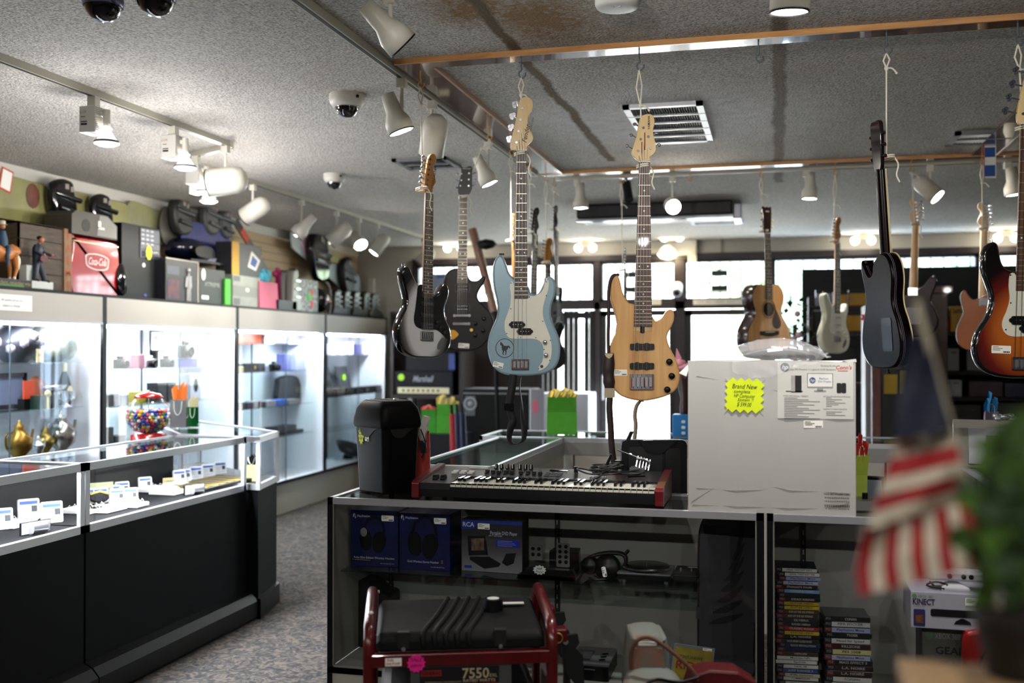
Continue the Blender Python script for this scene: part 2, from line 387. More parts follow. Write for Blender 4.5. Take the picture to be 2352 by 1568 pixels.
# doors
def door(n, xa, xb, dark_inner=False):
    f = .075; mb = MB(mat('#151316', .35))
    zt2 = zs - .1
    mb.bx(xa, xa + f, YB + .02, YB + .07,.02, zt2); mb.bx(xb - f, xb, YB + .02, YB + .07,.02, zt2); mb.bx(xa, xb, YB + .02, YB + .07, zt2 - .07, zt2); mb.bx(xa, xb, YB + .02, YB + .07,.02,.25)
    o = struct(mb, 'door_%d' % n); MB(GLASS).bx(xa + f, xb - f, YB + .042, YB + .048,.25, zt2 - .07).build('door_glass', o)
    MB(ALU).cyl((xa + f/2, YB - .03,1.0),(xa + f/2, YB - .03,1.3),.012).cyl((xa + f/2, YB - .03,1.02),(xa + f/2, YB + .02,1.02),.01).cyl((xa + f/2, YB - .03,1.28),(xa + f/2, YB + .02,1.28),.01).build('door_handle', o)
    return o
door(1, XD0 + .03, XD1 - .055); door(2, XD1 + .055, XD2 - .03)
# folded accordion gate left of the doors
g = thing('folding_gate', 'black folded security gate standing left of the glass doors', 'gate', (0,0,0))
mb = MB(mat('#101014', .5))
xa = xs + .02
for k in range(11):
    x = xa + k*(XD0 - .06 - xa)/10
    if k in (4,8): continue
    mb.bx(x - .028, x + .028, YB - .06, YB - .03,.01, zs - .1)
mb.build('gate_bars', g)
mb = MB(mat('#101014', .5)); mb.bx(xa, XD0 - .05, YB - .07, YB - .055,.95,1.05); mb.bx(xa, XD0 - .05, YB - .07, YB - .055, zs - .2, zs - .12); mb.build('cross_rail', g)
# white sign strips on the transom bar
for i, (pa, pb, t) in enumerate(((1470,1518, 'NO GUNS ALLOWED'),(1592,1758, 'YOU ARE UNDER VIDEO SURVEILLANCE'))):
    a = onY(pa, 694, YB - .04); b = onY(pb, 694, YB - .04)
    o = MB(PAPER).bx(a.x, b.x, YB - .04, YB - .032, a.z - .03, a.z + .03).build('sign_strip')
    tag(o, ['short white notice strip on the dark bar above the left glass door', 'long white notice strip on the dark bar above the right glass door'][i], 'sign')
    MB(INK).txt(['VIDEO ON SITE', 'YOU ARE UNDER VIDEO SURVEILLANCE'][i],.03,(a.x + b.x)/2, YB - .041, a.z, fit=(b.x - a.x)*.9).build('lettering', o)
# outside
struct(MB(mat('#b8b6b0', .9)).bx(-14,20, YB + .15,45,-.12,-.02), 'pavement')
o = MB(mat('#cfcdc6', .8)).bx(-14,20,37.6,38,0,2.6).build('roadside_wall'); tag(o, 'pale low wall across the bright street outside', 'wall', kind='structure')
for i, (x, y, r) in enumerate(((5.6,33,2.2),(10.5,34,2.4),(-.5,35,2.0))):
    t = thing('street_tree', ['leafy green tree outside beyond the right window', 'large green tree farthest right across the street', 'green tree seen through the door transoms'][i], 'tree', (x, y, 0), group='street trees')
    MB(mat('#5a4a3a', .9)).cyl((0,0,0),(0,0,3),.18,.1).build('trunk', t)
    mb = MB(mat('#c4cfae', .9, noise=.4, nscale=6))
    for k in range(26): mb.ball((RN.uniform(-1,1)*r*.7, RN.uniform(-1,1)*r*.5,3.4 + RN.uniform(-.8,1.2)), r * RN.uniform(.25,.45), None, 8)
    mb.build('crown', t)
# conduit on the far wall
c = [onY(1180,556, YB), onY(1570,547, YB), onY(1650,546, YB), onY(1657,552, YB), onY(1658,590, YB)]
o = MB(mat('#8a897e', .6)).tube([(p.x, YB - .012, p.z) for p in c],.01, None, 6).build('wiring_conduit'); tag(o, 'thin grey wiring conduit running along the pale strip above the doors', 'conduit')

# timber rails under the ceiling with their hooks
BZ = ZC - .02
OAK = wood_mat('#b07c48', '#cf9a62', .3,(2,14,14)); OAKU = wood_mat('#5e4138', '#7a5a4e', .2,(2,14,14),.8)
NX0, NX1, NY0, NY1 = -1.63,1.42,4.32,7.30
def rail(n, x0, x1, y0, y1):
    mb = MB(OAKU); mb.bx(x0, x1, y0, y1, BZ, ZC)
    if x1 - x0 > y1 - y0: mb.bx(x0, x1, y0 - .012, y0, BZ - .004, ZC, OAK)
    else: mb.bx(x1, x1 + .012, y0, y1, BZ - .004, ZC, mat('#b78f76', .3, coat=.5))
    return struct(mb, 'trim_%d' % n)
rail(3, NX0,3.4, NY0, NY0 + .1); rail(4, NX0, NX0 + .15, NY0 + .1, NY1); rail(5, NX0,3.2, NY1, NY1 + .12)
rail(6,1.25,1.40, NY0 + .1, NY1)
# ceiling grilles
def grille(name, label, pts, dark, nb, ns, flip=False):
    c = [onZ(x, y, ZC) for x, y in pts]; ctr = sum(c, V())/4
    sx = abs(((c[1] + c[2])/2 - (c[0] + c[3])/2).x); sy = abs(((c[3] + c[2])/2 - (c[0] + c[1])/2).y)
    t = thing(name, label, 'vent', (ctr.x, ctr.y, ZC)); f = .035; z0 = -.02
    mb = MB(mat('#dcdee4' if not dark else '#7a7a7a', .4)); mb.bx(-sx/2, sx/2,-sy/2,-sy/2 + f, z0,0).bx(-sx/2, sx/2, sy/2 - f, sy/2, z0,0).bx(-sx/2,-sx/2 + f, -sy/2, sy/2, z0,0).bx(sx/2 - f, sx/2,-sy/2, sy/2, z0,0)
    for i in range(1, nb): y = -sy/2 + f + (sy - 2*f)*i / nb; mb.bx(-sx/2, sx/2, y - .006, y + .006, z0 - .002,-.004)
    mb.build('vent_frame', t)
    mb = MB(mat('#55565a' if not dark else '#5a5a5a', .5)); Rm = Matrix.Rotation(math.radians(35),3, 'Y')
    for i in range(ns): mb.box((-sx/2 + f + (sx - 2*f)*(i + .5)/ns, 0,-.01),(.016 if not dark else .02, sy - 2*f, .0015), R=Rm)
    mb.build('louvre', t); MB(BLACK).bx(-sx/2 + f, sx/2 - f, -sy/2 + f, sy/2 - f, -.001,0).build('backing', t)
grille('air_return_grille', 'large square white metal air return grille in the ceiling', [(1430,238),(1618,233),(1636,318),(1480,326)], False, 5,26)
grille('air_vent', 'flat dark air vent in the ceiling behind the dome camera and spotlights', [(905,370),(1010,352),(1050,372),(960,392)], True, 2,14)
grille('air_vent', 'dark slatted air vent in the ceiling near the right timber rail', [(2165,331),(2310,322),(2340,296),(2200,300)], True, 2,16)
grille('air_vent', 'small pale ceiling vent beside the black overhead unit', [(1585,505),(1700,502),(1712,510),(1590,513)], False, 3,18)
# overhead black unit (air curtain)
a = onZ(1325,497,2.78); b = onZ(1685,462,2.84)
t = thing('air_curtain', 'long black overhead air curtain unit with silver trim fixed to the ceiling', 'air curtain', ((onY(1500,480,9.0).x),9.0, ZC))
wx = (onY(1690,480,9).x - onY(1330,480,9).x)/2
MB(mat('#19191c', .4)).bx(-wx, wx, 0,.5,-.13,0).build('housing', t, .02)
MB(mat('#b4b4bd', .2,.8)).bx(-wx, wx, -.01,.03,-.155,-.135).bx(-wx + .1, wx - .1,.1,.14,-.15,-.13).build('silver_trim', t)
MB(mat('#a8a8b4', .3,.6)).bx(wx, wx + .07,.05,.45,-.16,-.03).build('end_cap', t, .01)
# ---------------- lamps ----------------
def aim(root, d):
    q = V(d).normalized().to_track_quat('Z', 'Y'); return q.to_matrix().to_4x4()
NL = [0]
def spot(parent, loc, q, energy, angle=75, blend=.7, col=(1,.97,.93), r=.03):
    l = bpy.data.lights.new('bulb_light', 'SPOT'); l.energy = energy; l.spot_size = math.radians(angle); l.spot_blend = blend; l.shadow_soft_size = r; l.color = col
    o = bpy.data.objects.new('bulb_light', l); COL.objects.link(o); o.parent = parent
    o.matrix_local = Matrix.Translation(loc) @ V(q).normalized().to_track_quat('-Z', 'Y').to_matrix().to_4x4(); return o
BULB = mat('#fff6ea', .3, emit=22); OFFB = mat('#8d8d88', .3)
def head(label, mp, z, d, kind='bell', on=True, L=.2, r=.055, drop=.12, energy=9, angle=80, group='track spotlight heads', loc=None):
    p = loc or onZ(mp[0], mp[1], z)
    t = thing('track_spotlight', label, 'spotlight', p, group=group)
    MB(LAMPW).bx(-.022,.022,-.022,.022,-.045,0).build('track_adapter', t, .004)
    MB(LAMPW).cyl((0,0,-.045),(0,0,-drop),.009).build('stem', t)
    d = V(d).normalized(); c = V((0,0,-drop)) ; side = V((0,0,1)).cross(d); side = side.normalized() if side.length > .01 else V((1,0,0))
    up = d.cross(side); c = c + (up*(-1 if up.z > 0 else 1))*(r*.55) if abs(d.z) < .95 else c + V((r*.5,0,0))
    mb = MB(LAMPW); e = L*.55
    if kind == 'bell':
        prof = [(.0,-e*.85),(.52*r, -e*.85),(.6*r, -.3*e),(.62*r, -.05*e),(r*.98,.35*e),(r, .8*e),(r*.94,.8*e),(r*.88,.45*e),(.0,.40*e)]
    else:
        prof = [(.0,-e*.95),(.45*r, -e*.92),(.85*r, -e*.75),(r, -.45*e),(r, .8*e),(r*.93,.8*e),(r*.9,.6*e),(.0,.58*e)]
    mb.lathe([(a, b) for a, b in prof], c, None, 24, d); mb.build('lamp_housing', t)
    mb = MB(BLACK); mb.lathe([(r*.93,.78*e),(r*1.015,.78*e),(r*1.015,.83*e),(r*.93,.83*e)], c, None, 24, d, False); mb.build('rim_ring', t)
    mb = MB(BULB if on else OFFB); mb.lathe([(r*.9,.66*e),(r*.75,.78*e),(r*.4,.84*e),(0,.86*e)], c, None, 20, d, False); mb.build('bulb', t)
    if on: spot(t, c + d*(.9*e), d, energy, angle)
    return t
RI = CR; FW = V((-math.sin(YAW), math.cos(YAW),0)); ZZ = V((0,0,1))
TZ = ZC - .035
def track(label, a, b, w=.035, name='light_track'):
    a = V(a); b = V(b); d = (b - a).normalized(); L = (b - a).length; rz = math.atan2(d.y, d.x)
    t = thing(name, label, 'track', a, rz)
    MB(mat('#b4b0a0', .4)).bx(0, L, -w/2, w/2,-.035,-.001).build('channel', t)
    MB(mat('#2c2a26', .5)).bx(.02, L - .02,-w*.22, w*.22,-.0365,-.034).build('slot', t)
    for a_, b_ in ((-.03,0),(L, L + .03)): MB(LAMPW).bx(a_, b_, -w/2 - .002, w/2 + .002,-.037,0).build('end_cap', t)
    return t
TX = NX0 - .035
track('long pale light track beside the left timber rail, carrying big spotlights', (TX, 2.9, ZC),(TX, 7.25, ZC))
track('pale light track behind the far timber rail', (NX0 + .1, NY1 + .19, ZC),(2.9, NY1 + .19, ZC))
track('grey light track above the jewelry case with boxy adapter lamps', (-3.26,2.0, ZC),(-3.26,5.75, ZC))
track('short light track crossing to the wall side above the jewelry case', (-3.3,5.82, ZC),(-3.82,6.1, ZC))
track('long pale light track in front of the slat wall shelf', (-3.82,6.25, ZC),(-3.82,11.3, ZC))
def onT(px, py, x=TX): r = ray(px, py); return x
def mpx(px, x):
    u = (px - 1176)/FPX; # point on line X=x
    k = (x)/((-math.sin(YAW)) + math.cos(YAW)*u); return V((x, k*(math.cos(YAW) + math.sin(YAW)*u), TZ))
def mpy(px, y):
    u = (px - 1176)/FPX; k = y/(math.cos(YAW) + math.sin(YAW)*u); return V((k*(-math.sin(YAW) + math.cos(YAW)*u), y, TZ))
head('big white flared spotlight switched off, nearest on the track by the timber rail', None, 0, RI*.75 - ZZ*.75 + FW*.35, 'bell', False, .21,.06,.1, loc=onZ(897,-18, ZC))
head('lit flared white spotlight hanging left of the silver sunburst guitar', None, 0, RI*.35 - ZZ*.95 + FW*.05, 'bell', True, .2,.062,.15, loc=mpx(922, TX), energy=10)
head('bullet shaped white spotlight switched off, right of the silver sunburst guitar cord', None, 0,-RI*.18 - ZZ*.9 + FW*.45, 'bullet', False, .22,.064,.17, loc=mpx(992, TX))
head('lit flared white spotlight hanging between the two dark guitars by the rail', None, 0, RI*.42 - ZZ*.9, 'bell', True, .2,.056,.16, loc=mpx(1121, TX), energy=10)
YT = NY1 + .19
head('lit flared spotlight below the far rail, left of the natural wood bass', None, 0,-ZZ + RI*.02, 'bell', True, .2,.056,.12, loc=mpy(1325, YT), energy=9)
head('lit round spotlight aimed straight ahead, right of the natural wood bass', None, 0,-FW*1 - ZZ*.38, 'bullet', True, .14,.057,.18, loc=mpy(1545, YT), energy=1.6)
head('lit flared spotlight between the acoustic guitar cord and the white guitar', None, 0,-ZZ - RI*.05, 'bell', True, .2,.056,.11, loc=mpy(1852, YT), energy=9)
head('lit cylinder spotlight tilted right behind the dark reddish guitar', None, 0, RI*.55 - ZZ*.7 - FW*.5, 'bullet', True, .22,.058,.13, loc=mpy(2138, YT), energy=9)
head('lit flared spotlight beside the cord at the right end of the far rail', None, 0, RI*.15 - ZZ, 'bell', True, .2,.066,.13, loc=mpy(2316, YT), energy=9)
head('wide white cylinder spotlight at the top centre of the ceiling', None, 0,-ZZ + FW*.12, 'bullet', True, .26,.056,.2, loc=V((.02,3.07, ZC)), energy=14)
head('white cylinder spotlight lying level where the two left tracks meet', None, 0,-RI - ZZ*.12, 'bullet', False, .25,.085,.17, loc=V((-3.26,5.72, TZ)))
X3 = -3.82; DL = V((-.85,0,-.5))
head('lit cylinder spotlight nearest on the slat wall track', None, 0, DL, 'bullet', True, .24,.07,.16, loc=mpx(580, X3), energy=6)
head('lit flared spotlight second along the slat wall track', None, 0, V((-.7,-.2,-.8)), 'bell', True, .24,.068,.19, loc=mpx(692, X3), energy=6)
head('lit cylinder spotlight third along the slat wall track', None, 0, V((-.75,-.2,-.7)), 'bullet', True, .25,.068,.18, loc=mpx(772, X3), energy=6)
head('lit flared spotlight turned to the right, fourth along the slat wall track', None, 0, V((.6,-.5,-.7)), 'bell', True, .2,.068,.17, loc=mpx(824, X3), energy=6)
head('lit cylinder spotlight fifth along the slat wall track', None, 0, V((-.6,-.3,-.9)), 'bullet', True, .24,.062,.18, loc=mpx(866, X3), energy=5)
head('white cylinder spotlight switched off at the far end of the slat wall track', None, 0, V((-.7,-.3,-.8)), 'bullet', False, .24,.07,.18, loc=mpx(972, X3))
# adapter lamps over the jewelry case
def lux(label, p, lab=True, energy=6):
    t = thing('adapter_lamp', label, 'spotlight', p, group='boxy adapter track lamps')
    MB(LAMPW).bx(-.022,.022,-.02,.02,-.06,0).build('track_adapter', t)
    MB(mat('#c9c6bf', .45)).bx(-.045,.045,-.05,.05,-.185,-.055).build('ballast_box', t, .003)
    mb = MB(mat('#8c8a85', .5)); 
    for i in range(13): mb.bx(.045,.0465,-.048,.048,-.066 - i*.009,-.062 - i*.009)
    mb.build('cooling_ribs', t)
    if lab: MB(mat('#8a5a2a', .5)).txt('LUX', .02,-.022,-.0506,-.085).build('lettering', t); MB(INK).bx(-.035,.0,-.0512,-.0503,-.135,-.13).bx(-.035,.0,-.0512,-.0503,-.15,-.14).bx(-.035,-.01,-.0512,-.0503,-.11,-.107).build('fine_print', t)
    MB(LAMPW).cyl((.075,0,-.07),(.075,0,-.165),.018).bx(.04,.07,-.01,.01,-.1,-.08).build('lamp_socket', t)
    MB(mat('#e8e6ec', .3, emit=.6)).lathe([(.026,-.16),(.026,-.165),(.02,-.175),(.045,-.215),(.058,-.225),(.06,-.238),(.05,-.24)],(.075,0,0), None, 24, None, False).build('reflector', t)
    MB(mat('#77757e', .4)).lathe([(.0585,-.222),(.0605,-.224),(.0612,-.232),(.0595,-.234)],(.075,0,0), None, 24, None, False).build('rim_ring', t)
    MB(BULB).lathe([(.052,-.234),(.04,-.246),(.0,-.25)],(.075,0,0), None, 20, None, False).build('bulb', t)
    spot(t, V((.075,0,-.26)), V((0,0,-1)), energy*.6,120,.8,(.95,.97,1))
    l = bpy.data.lights.new('bulb_glow', 'POINT'); l.energy = 3.6; l.shadow_soft_size = .05; l.color = (1,.96,.95); o = bpy.data.objects.new('bulb_glow', l); COL.objects.link(o); o.parent = t; o.location = (.075,0,-.275)
lux('boxy lamp with a ribbed ballast box, nearest over the jewelry case', mpx(213,-3.26), energy=12)
lux('boxy lamp with a ribbed ballast box, farther one on the same track', mpx(397,-3.26), energy=12)
lux('adapter lamp hanging highest right of the level cylinder spotlight', V((-3.62,5.98, TZ)), False)
lux('adapter lamp hanging lowest behind the level cylinder spotlight', V((-3.82,6.35, TZ)), False)
# twin flood lamps along the far wall
def twin(label, px, py, on=True, y=YB - .3, energy=.12):
    p = onY(px, py, y); t = thing('twin_flood_lamp', label, 'flood lamp', (p.x, y, ZC), group='twin flood lamps')
    zz = p.z - ZC
    MB(mat('#b3ac98', .5)).cyl((0,0,-.03),(0,0,0),.08).cyl((0,0, zz*.55),(0,0,0),.012).build('ceiling_plate', t)
    for s in (-1,1):
        b = MB(mat('#b3ac98', .5)); b.cyl((0,0, zz*.5),(s*.05,-.02, zz*.72),.012).cyl((s*.05,-.02, zz*.7),(s*.075,-.03, zz*.9),.03,.036); b = b.build('lamp_socket', t)
        MB(mat('#fff0d8', .3, emit=7 if on else .0)).ball((s*.085,-.035, zz),.045, None, 12).build('bulb', b)
    if on: 
        l = bpy.data.lights.new('bulb_light', 'POINT'); l.energy = energy; l.shadow_soft_size = .05; l.color = (1,.93,.84)
        o = bpy.data.objects.new('bulb_light', l); COL.objects.link(o); o.parent = t; o.location = (0,-.12, zz - .03)
twin('twin flood lamp left of the silver guitar necks above the far windows', 1045,570)
twin('twin flood lamp above the far windows left of the natural wood bass', 1346,570)
twin('twin flood lamp in front of the white wall box above the doors', 1544,546)
twin('twin flood lamp above the right window behind the white guitar', 1982,553)
twin('twin flood lamp above the right window behind the tobacco sunburst bass', 2310,547)
# emergency light box with a warm dome lamp above the doors
p = onY(1560,570, YB - .1); t = thing('emergency_light', 'white wall box with a warm dome lamp under it above the glass doors', 'lamp', p)
MB(mat('#c9c8bf', .5)).bx(-.14,.2,0,.09,-.08,.1).build('wall_box', t, .01); MB(LAMPW).bx(.1,.2,-.02,.06,-.16,-.08).build('bracket', t)
MB(mat('#d8d4c4', .4)).lathe([(.04,.02),(.09,-.02),(.12,-.08)],(-.12,-.14,.0), None, 20).build('lamp_shade', t)
MB(mat('#ffe9b8', .3, emit=9)).lathe([(.115,-.08),(.08,-.12),(0,-.14)],(-.12,-.14,.0), None, 20).build('bulb', t)
# unseen track spotlights, added behind the camera for light from this side
t = track('pale light track behind the photographer carrying lit spotlights', (-3.4,-.6, ZC),(3.4,-.6, ZC))
for i, x in enumerate((-2.8,-1.4,0,1.4,2.8)):
    head(['spotlight behind the photographer, nearest the slat wall', 'spotlight behind the photographer, second from the slat wall', 'spotlight straight behind the photographer', 'spotlight behind the photographer, second from the right wall', 'spotlight behind the photographer, nearest the right wall'][i],
         None, 0, V((0,.6,-1)), 'bell', True, .2,.056,.15, energy=8, angle=130, loc=V((x, -.6, TZ)))
for i, x in enumerate((-.85,.95)):  # two unseen spotlights added to brighten the hanging guitars and headstocks
    head(['off frame spotlight aimed at the pale blue and natural wood basses', 'off frame spotlight aimed at the tobacco sunburst bass'][i], None, 0, V((-x*.15,1,-.3)), 'bell', True, .2,.056,.13, energy=11, angle=75, loc=V((x, 1.9, TZ)))
track('pale light track above the photographer aimed at the hanging guitars', (-1.2,1.9, ZC),(1.3,1.9, ZC))
# cameras and detectors
def dome(label, p, r=.085, white=True):
    t = thing('dome_camera', label, 'security camera', p, group='dome security cameras')
    MB(mat('#cfccc2', .4)).lathe([(r*1.05,0),(r*1.05,-.03),(r, -.045),(r*.85,-.06),(r*.7,-.062)],(0,0,0), None, 28).build('housing', t)
    MB(mat('#0b0c10', .05, coat=1)).lathe([(r*.7,-.058),(r*.66,-.08),(r*.5,-.1),(r*.25,-.112),(0,-.115)],(0,0,0), None, 24, None, False).build('smoked_dome', t)
    MB(SILV).lathe([(r*.7,-.06),(r*.74,-.062),(r*.72,-.066)],(0,0,0), None, 24, None, False).build('trim_ring', t)
    MB(BLACK).cyl((r*.9,-r*.55,-.022),(r*.93,-r*.62,-.022),.008).build('screw_hole', t)
dome('white dome security camera on the ceiling, the larger of the two', onZ(797,218, ZC))
dome('white dome security camera farther back toward the slat wall', onZ(768,400, ZC),.075)
for i, (px, py, dd, l) in enumerate(((237,8,.075, 'glossy black hanging globe camera at the top left corner, the larger one'),(357,-6,.075, 'glossy black hanging globe camera at the top left, beside the larger one'))):
    r_ = ray(px, py); p = EYE + r_*((2.66 - EYE.z)/r_.z); t = thing('globe_camera', l, 'security camera', (p.x, p.y, ZC), group='hanging globe cameras')
    zz = p.z - ZC
    MB(mat('#55565c', .4)).cyl((0,0,0),(0,0, zz + .06),.02).lathe([(.045, zz + .07),(.06, zz + .02),(.062, zz)],(0,0,0)).build('housing', t)
    MB(mat('#08080c', .04, coat=1)).ball((0,0, zz),.058, None, 24).build('smoked_dome', t)
    MB(mat('#9a98c0', .1,.8)).lathe([(.0585, zz - .012),(.061, zz - .006),(.061, zz + .006)],(0,0,0), None, 24, None, False).build('trim_ring', t)
p = onZ(1418,-2, ZC); t = thing('smoke_detector', 'round white smoke detector on the ceiling at the top centre', 'smoke detector', p)
MB(mat('#d9dad6', .5)).lathe([(.082,0),(.082,-.02),(.075,-.032),(.05,-.036),(0,-.037)],(0,0,0), None, 32).build('cover', t)
MB(mat('#a8a6b0', .4)).cyl((-.012,-.03,-.036),(-.012,-.03,-.04),.006).cyl((.014,-.03,-.036),(.014,-.03,-.04),.006).build('indicator', t)
p = mpy(1438, NY1 + .3); t = thing('bullet_camera', 'small black bullet camera hanging behind the natural wood bass neck', 'security camera', (p.x, p.y, ZC))
MB(ALU).cyl((0,0,0),(0,0,-.02),.05).cyl((0,0,0),(.0,0,-.07),.014).build('mount', t); MB(mat('#17171a', .3)).cyl((-.0,.02,-.05),(.03,-.05,-.19),.034).build('camera_body', t, .006)
p = onY(1556,668, YB - .12); t = thing('bullet_camera', 'small white bullet camera fixed to the bar beside the left transom', 'security camera', p)
MB(mat('#d6d4da', .4)).cyl((0,.0,0),(0,.1,.02),.02).cyl((0,.02,.06),(.0,-.1,-.03),.06).build('camera_body', t, .008); MB(BLACK).cyl((0,-.1,-.03),(0,-.108,-.036),.035).build('lens', t)
# ---------------- showcases ----------------
KICK = mat('#07080b', .6, spec=.1); PANW = mat('#a9a79f', .6); CASEW = mat('#85847e', .55, noise=.04, nscale=2)
BRACK = mat('#191818', .5)
def frame_edges(mb, x0, x1, y0, y1, z0, z1, e=.018, m=None):
    for x in (x0, x1 - e):
        for y in (y0, y1 - e): mb.bx(x, x + e, y, y + e, z0, z1, m)
    for z_ in (z0, z1 - e):
        for y in (y0, y1 - e): mb.bx(x0, x1, y, y + e, z_, z_ + e, m)
        for x in (x0, x1 - e): mb.bx(x, x + e, y0, y1, z_, z_ + e, m)
CT = 1.078
# front row: two full-vision cases
FY0, FY1 = 3.35,3.76
def front_case(label, x0, x1, shelf=True):
    t = thing('display_case', label, 'display case', (x0, FY0,0), group='front glass display cases')
    w_ = x1 - x0; d_ = FY1 - FY0; zb = .49
    mb = MB(ALU); e = .02
    mb.bx(0, w_, 0, e, CT - .022, CT); mb.bx(0, w_, d_ - e, d_, CT - .022, CT); mb.bx(0, e, 0, d_, CT - .022, CT); mb.bx(w_ - e, w_, 0, d_, CT - .022, CT)
    mb.build('top_frame', t)
    mb = MB(BLACK); mb.bx(0,.018,0,.018,0, CT - .022); mb.bx(w_ - .018, w_, 0,.018,0, CT - .022); mb.bx(0, w_, 0,.02, zb - .02, zb); mb.build('front_post_frame', t)
    MB(mat('#8f8f86', .4,.5)).bx(.019,.023,.002,.016, zb, CT - .022).bx(w_ - .023, w_ - .019,.002,.016, zb, CT - .022).bx(.02, w_ - .02,.002,.016, zb, zb + .006).build('edge_trim', t)
    MB(CASEW).bx(0, w_, d_ - .018, d_, .0, CT - .022).build('back_panel', t)
    MB(CASEW).bx(0.0,.012,.02, d_ - .018, zb, CT - .022).bx(w_ - .012, w_, .02, d_ - .018, zb, CT - .022).build('side_panel', t)
    MB(CASEW).bx(0.018, w_ - .018,.0, d_ - .018, zb - .02, zb).build('deck', t)
    MB(mat('#a3a297', .6)).bx(.018, w_ - .018,.004,.02,.1, zb - .02).bx(.018, w_ - .018,.06,.08,0,.1, BLACK).build('base_panel', t)
    MB(GLASS).bx(e, w_ - e, e, d_ - e, CT - .01, CT - .004).build('top_glass', t); MB(GLASS).bx(.018, w_ - .018,.006,.01, zb, CT - .022).build('front_glass', t)
    if shelf:
        MB(glass_mat((.75,.82,.8),.1)).bx(.02, onY(1604,1340, FY0 + .1).x - x0,.07, d_ - .02,.807,.813).build('glass_shelf', t)
    mb = MB(BRACK)
    for x in ((.09,.22*0 + w_*.5, w_ - .1) if shelf else (.12, w_*.55)):
        mb.bx(x - .009, x + .009, d_ - .026, d_ - .018, zb, CT - .03)
        for k in range(14): mb.bx(x - .002, x + .002, d_ - .0268, d_ - .0258, zb + .02 + k*.034, zb + .036 + k*.034, GREY)
    mb.build('shelf_standard', t)
    return t
FXA = onY(752,1150, FY0).x; FXB = onY(1752,1150, FY0).x
front_case('glass fronted display case with the keyboard and shredder on top', FXA, FXB)
front_case('right glass display case filled with stacked game cases', FXB + .012, FXB + 1.5, False)
# counter runs behind, forming an island
def low_case(label, x0, x1, y0, y1, face='x', name='showcase_counter'):
    t = thing(name, label, 'display counter', ((x0 + x1)/2,(y0 + y1)/2,0), group='island showcase counters')
    ax, bx_, ay, by = -(x1 - x0)/2,(x1 - x0)/2,-(y1 - y0)/2,(y1 - y0)/2; e = .02
    mb = MB(ALU); mb.bx(ax, bx_, ay, ay + e, CT - .025, CT).bx(ax, bx_, by - e, by, CT - .025, CT).bx(ax, ax + e, ay, by, CT - .025, CT).bx(bx_ - e, bx_, ay, by, CT - .025, CT); mb.build('top_frame', t)
    MB(glass_mat((.75,.86,.84),.25)).bx(ax + e, bx_ - e, ay + e, by - e, CT - .01, CT - .004).build('top_glass', t)
    mb = MB(PANW); mb.bx(ax, bx_, ay, ay + .015,0, CT - .1).bx(ax, ax + .015, ay, by, 0, CT - .3).bx(bx_ - .015, bx_, ay, by, 0, CT - .1).bx(ax, bx_, by - .015, by, 0, CT - .3).bx(ax, bx_, ay, by, CT - .32, CT - .3); mb.build('carcass', t)
    mb = MB(mat('#8f8e8c', .4,.3)); mb.bx(ax, bx_, ay - .004, ay + .014, CT - .1, CT - .025).bx(bx_ - .014, bx_ + .004, ay, by, CT - .1, CT - .025).build('rail', t)
    n = max(2, round((bx_ - ax)/.55))
    for k in range(n + 1): x = ax + (bx_ - ax)*k / n; MB(mat('#4a443e', .6)).bx(x - .006, x + .006, ay - .002, ay, .05, CT - .1).build('panel_seam', t)
    MB(GLASS).bx(ax, ax + .005, ay + .02, by, CT - .3, CT - .025).bx(ax, bx_, by - .005, by, CT - .3, CT - .025).build('side_glass', t)
    return t
low_case('glass topped counter running away from the keyboard on the left of the island', -1.6,-1.2,4.42,5.98)
low_case('long glass topped counter across the back of the island', -1.72,2.9,6.0,6.5)
low_case('glass topped counter on the right of the island under the white printer', .82,1.5,4.3,5.98)

# jewelry case at the left
JX = -3.04; JD = .5
def jewel(label, y0, y1):
    t = thing('jewelry_case', label, 'jewelry case', (JX, y0,0), group='jewelry counter units')
    L = y1 - y0; zg = .76; e = .025
    MB(KICK).bx(-JD, -.0,0, L - .004,.12, zg).build('cabinet_base', t)
    mb = MB(BLACK); mb.prism([(-JD, 0),(.06,0),(.075,.02),(.075,.11),(.04,.15),(.0,.17),(-JD, .17)],0, L, None, smooth=False); mb.build('plinth', t)
    mb = MB(ALU); e = .028
    mb.bx(-e, 0,0, L, zg, zg + .035).bx(-e, 0,0, L, CT - .035, CT).bx(-JD, -JD + e, 0, L, CT - .03, CT).bx(-JD, 0,0, e*.6, CT - .03, CT).bx(-JD, 0, L - e*.6, L, CT - .03, CT)
    mb.bx(-.02,0,0, e, zg, CT).bx(-.02,0, L - e, L, zg, CT); mb.build('metal_frame', t)
    MB(glass_mat((.9,.95,.94),.3)).bx(-JD + e, -e*.5, e*.6, L - e*.6, CT - .012, CT - .006).build('top_glass', t)
    MB(GLASS).bx(-.012,-.008, e, L - e, zg + .035, CT - .035).build('front_glass', t)
    MB(mat('#050507', .8, spec=.1)).bx(-JD + .02,-.03,.01, L - .01, zg, zg + .03).build('velvet_deck', t)
    MB(mat('#07070a', .5, spec=.2)).bx(-JD, -JD + .012,0, L, zg, CT - .03).build('back_door', t)
    MB(mat('#eef2ff', .3, emit=8)).bx(-.065,-.04,.05, L - .05, CT - .03, CT - .014).build('tube_lamp', t)
    l = bpy.data.lights.new('bulb_light', 'AREA'); l.shape = 'RECTANGLE'; l.size = .04; l.size_y = L - .1; l.energy = 3.2*L; l.color = (.93,.96,1)
    o = bpy.data.objects.new('bulb_light', l); COL.objects.link(o); o.parent = t; o.location = (-.06, L/2, CT - .06); o.rotation_euler = (0, math.radians(-20),0)
    return t
JY1 = 2.28 + 0; yj = mpx(199, JX).y
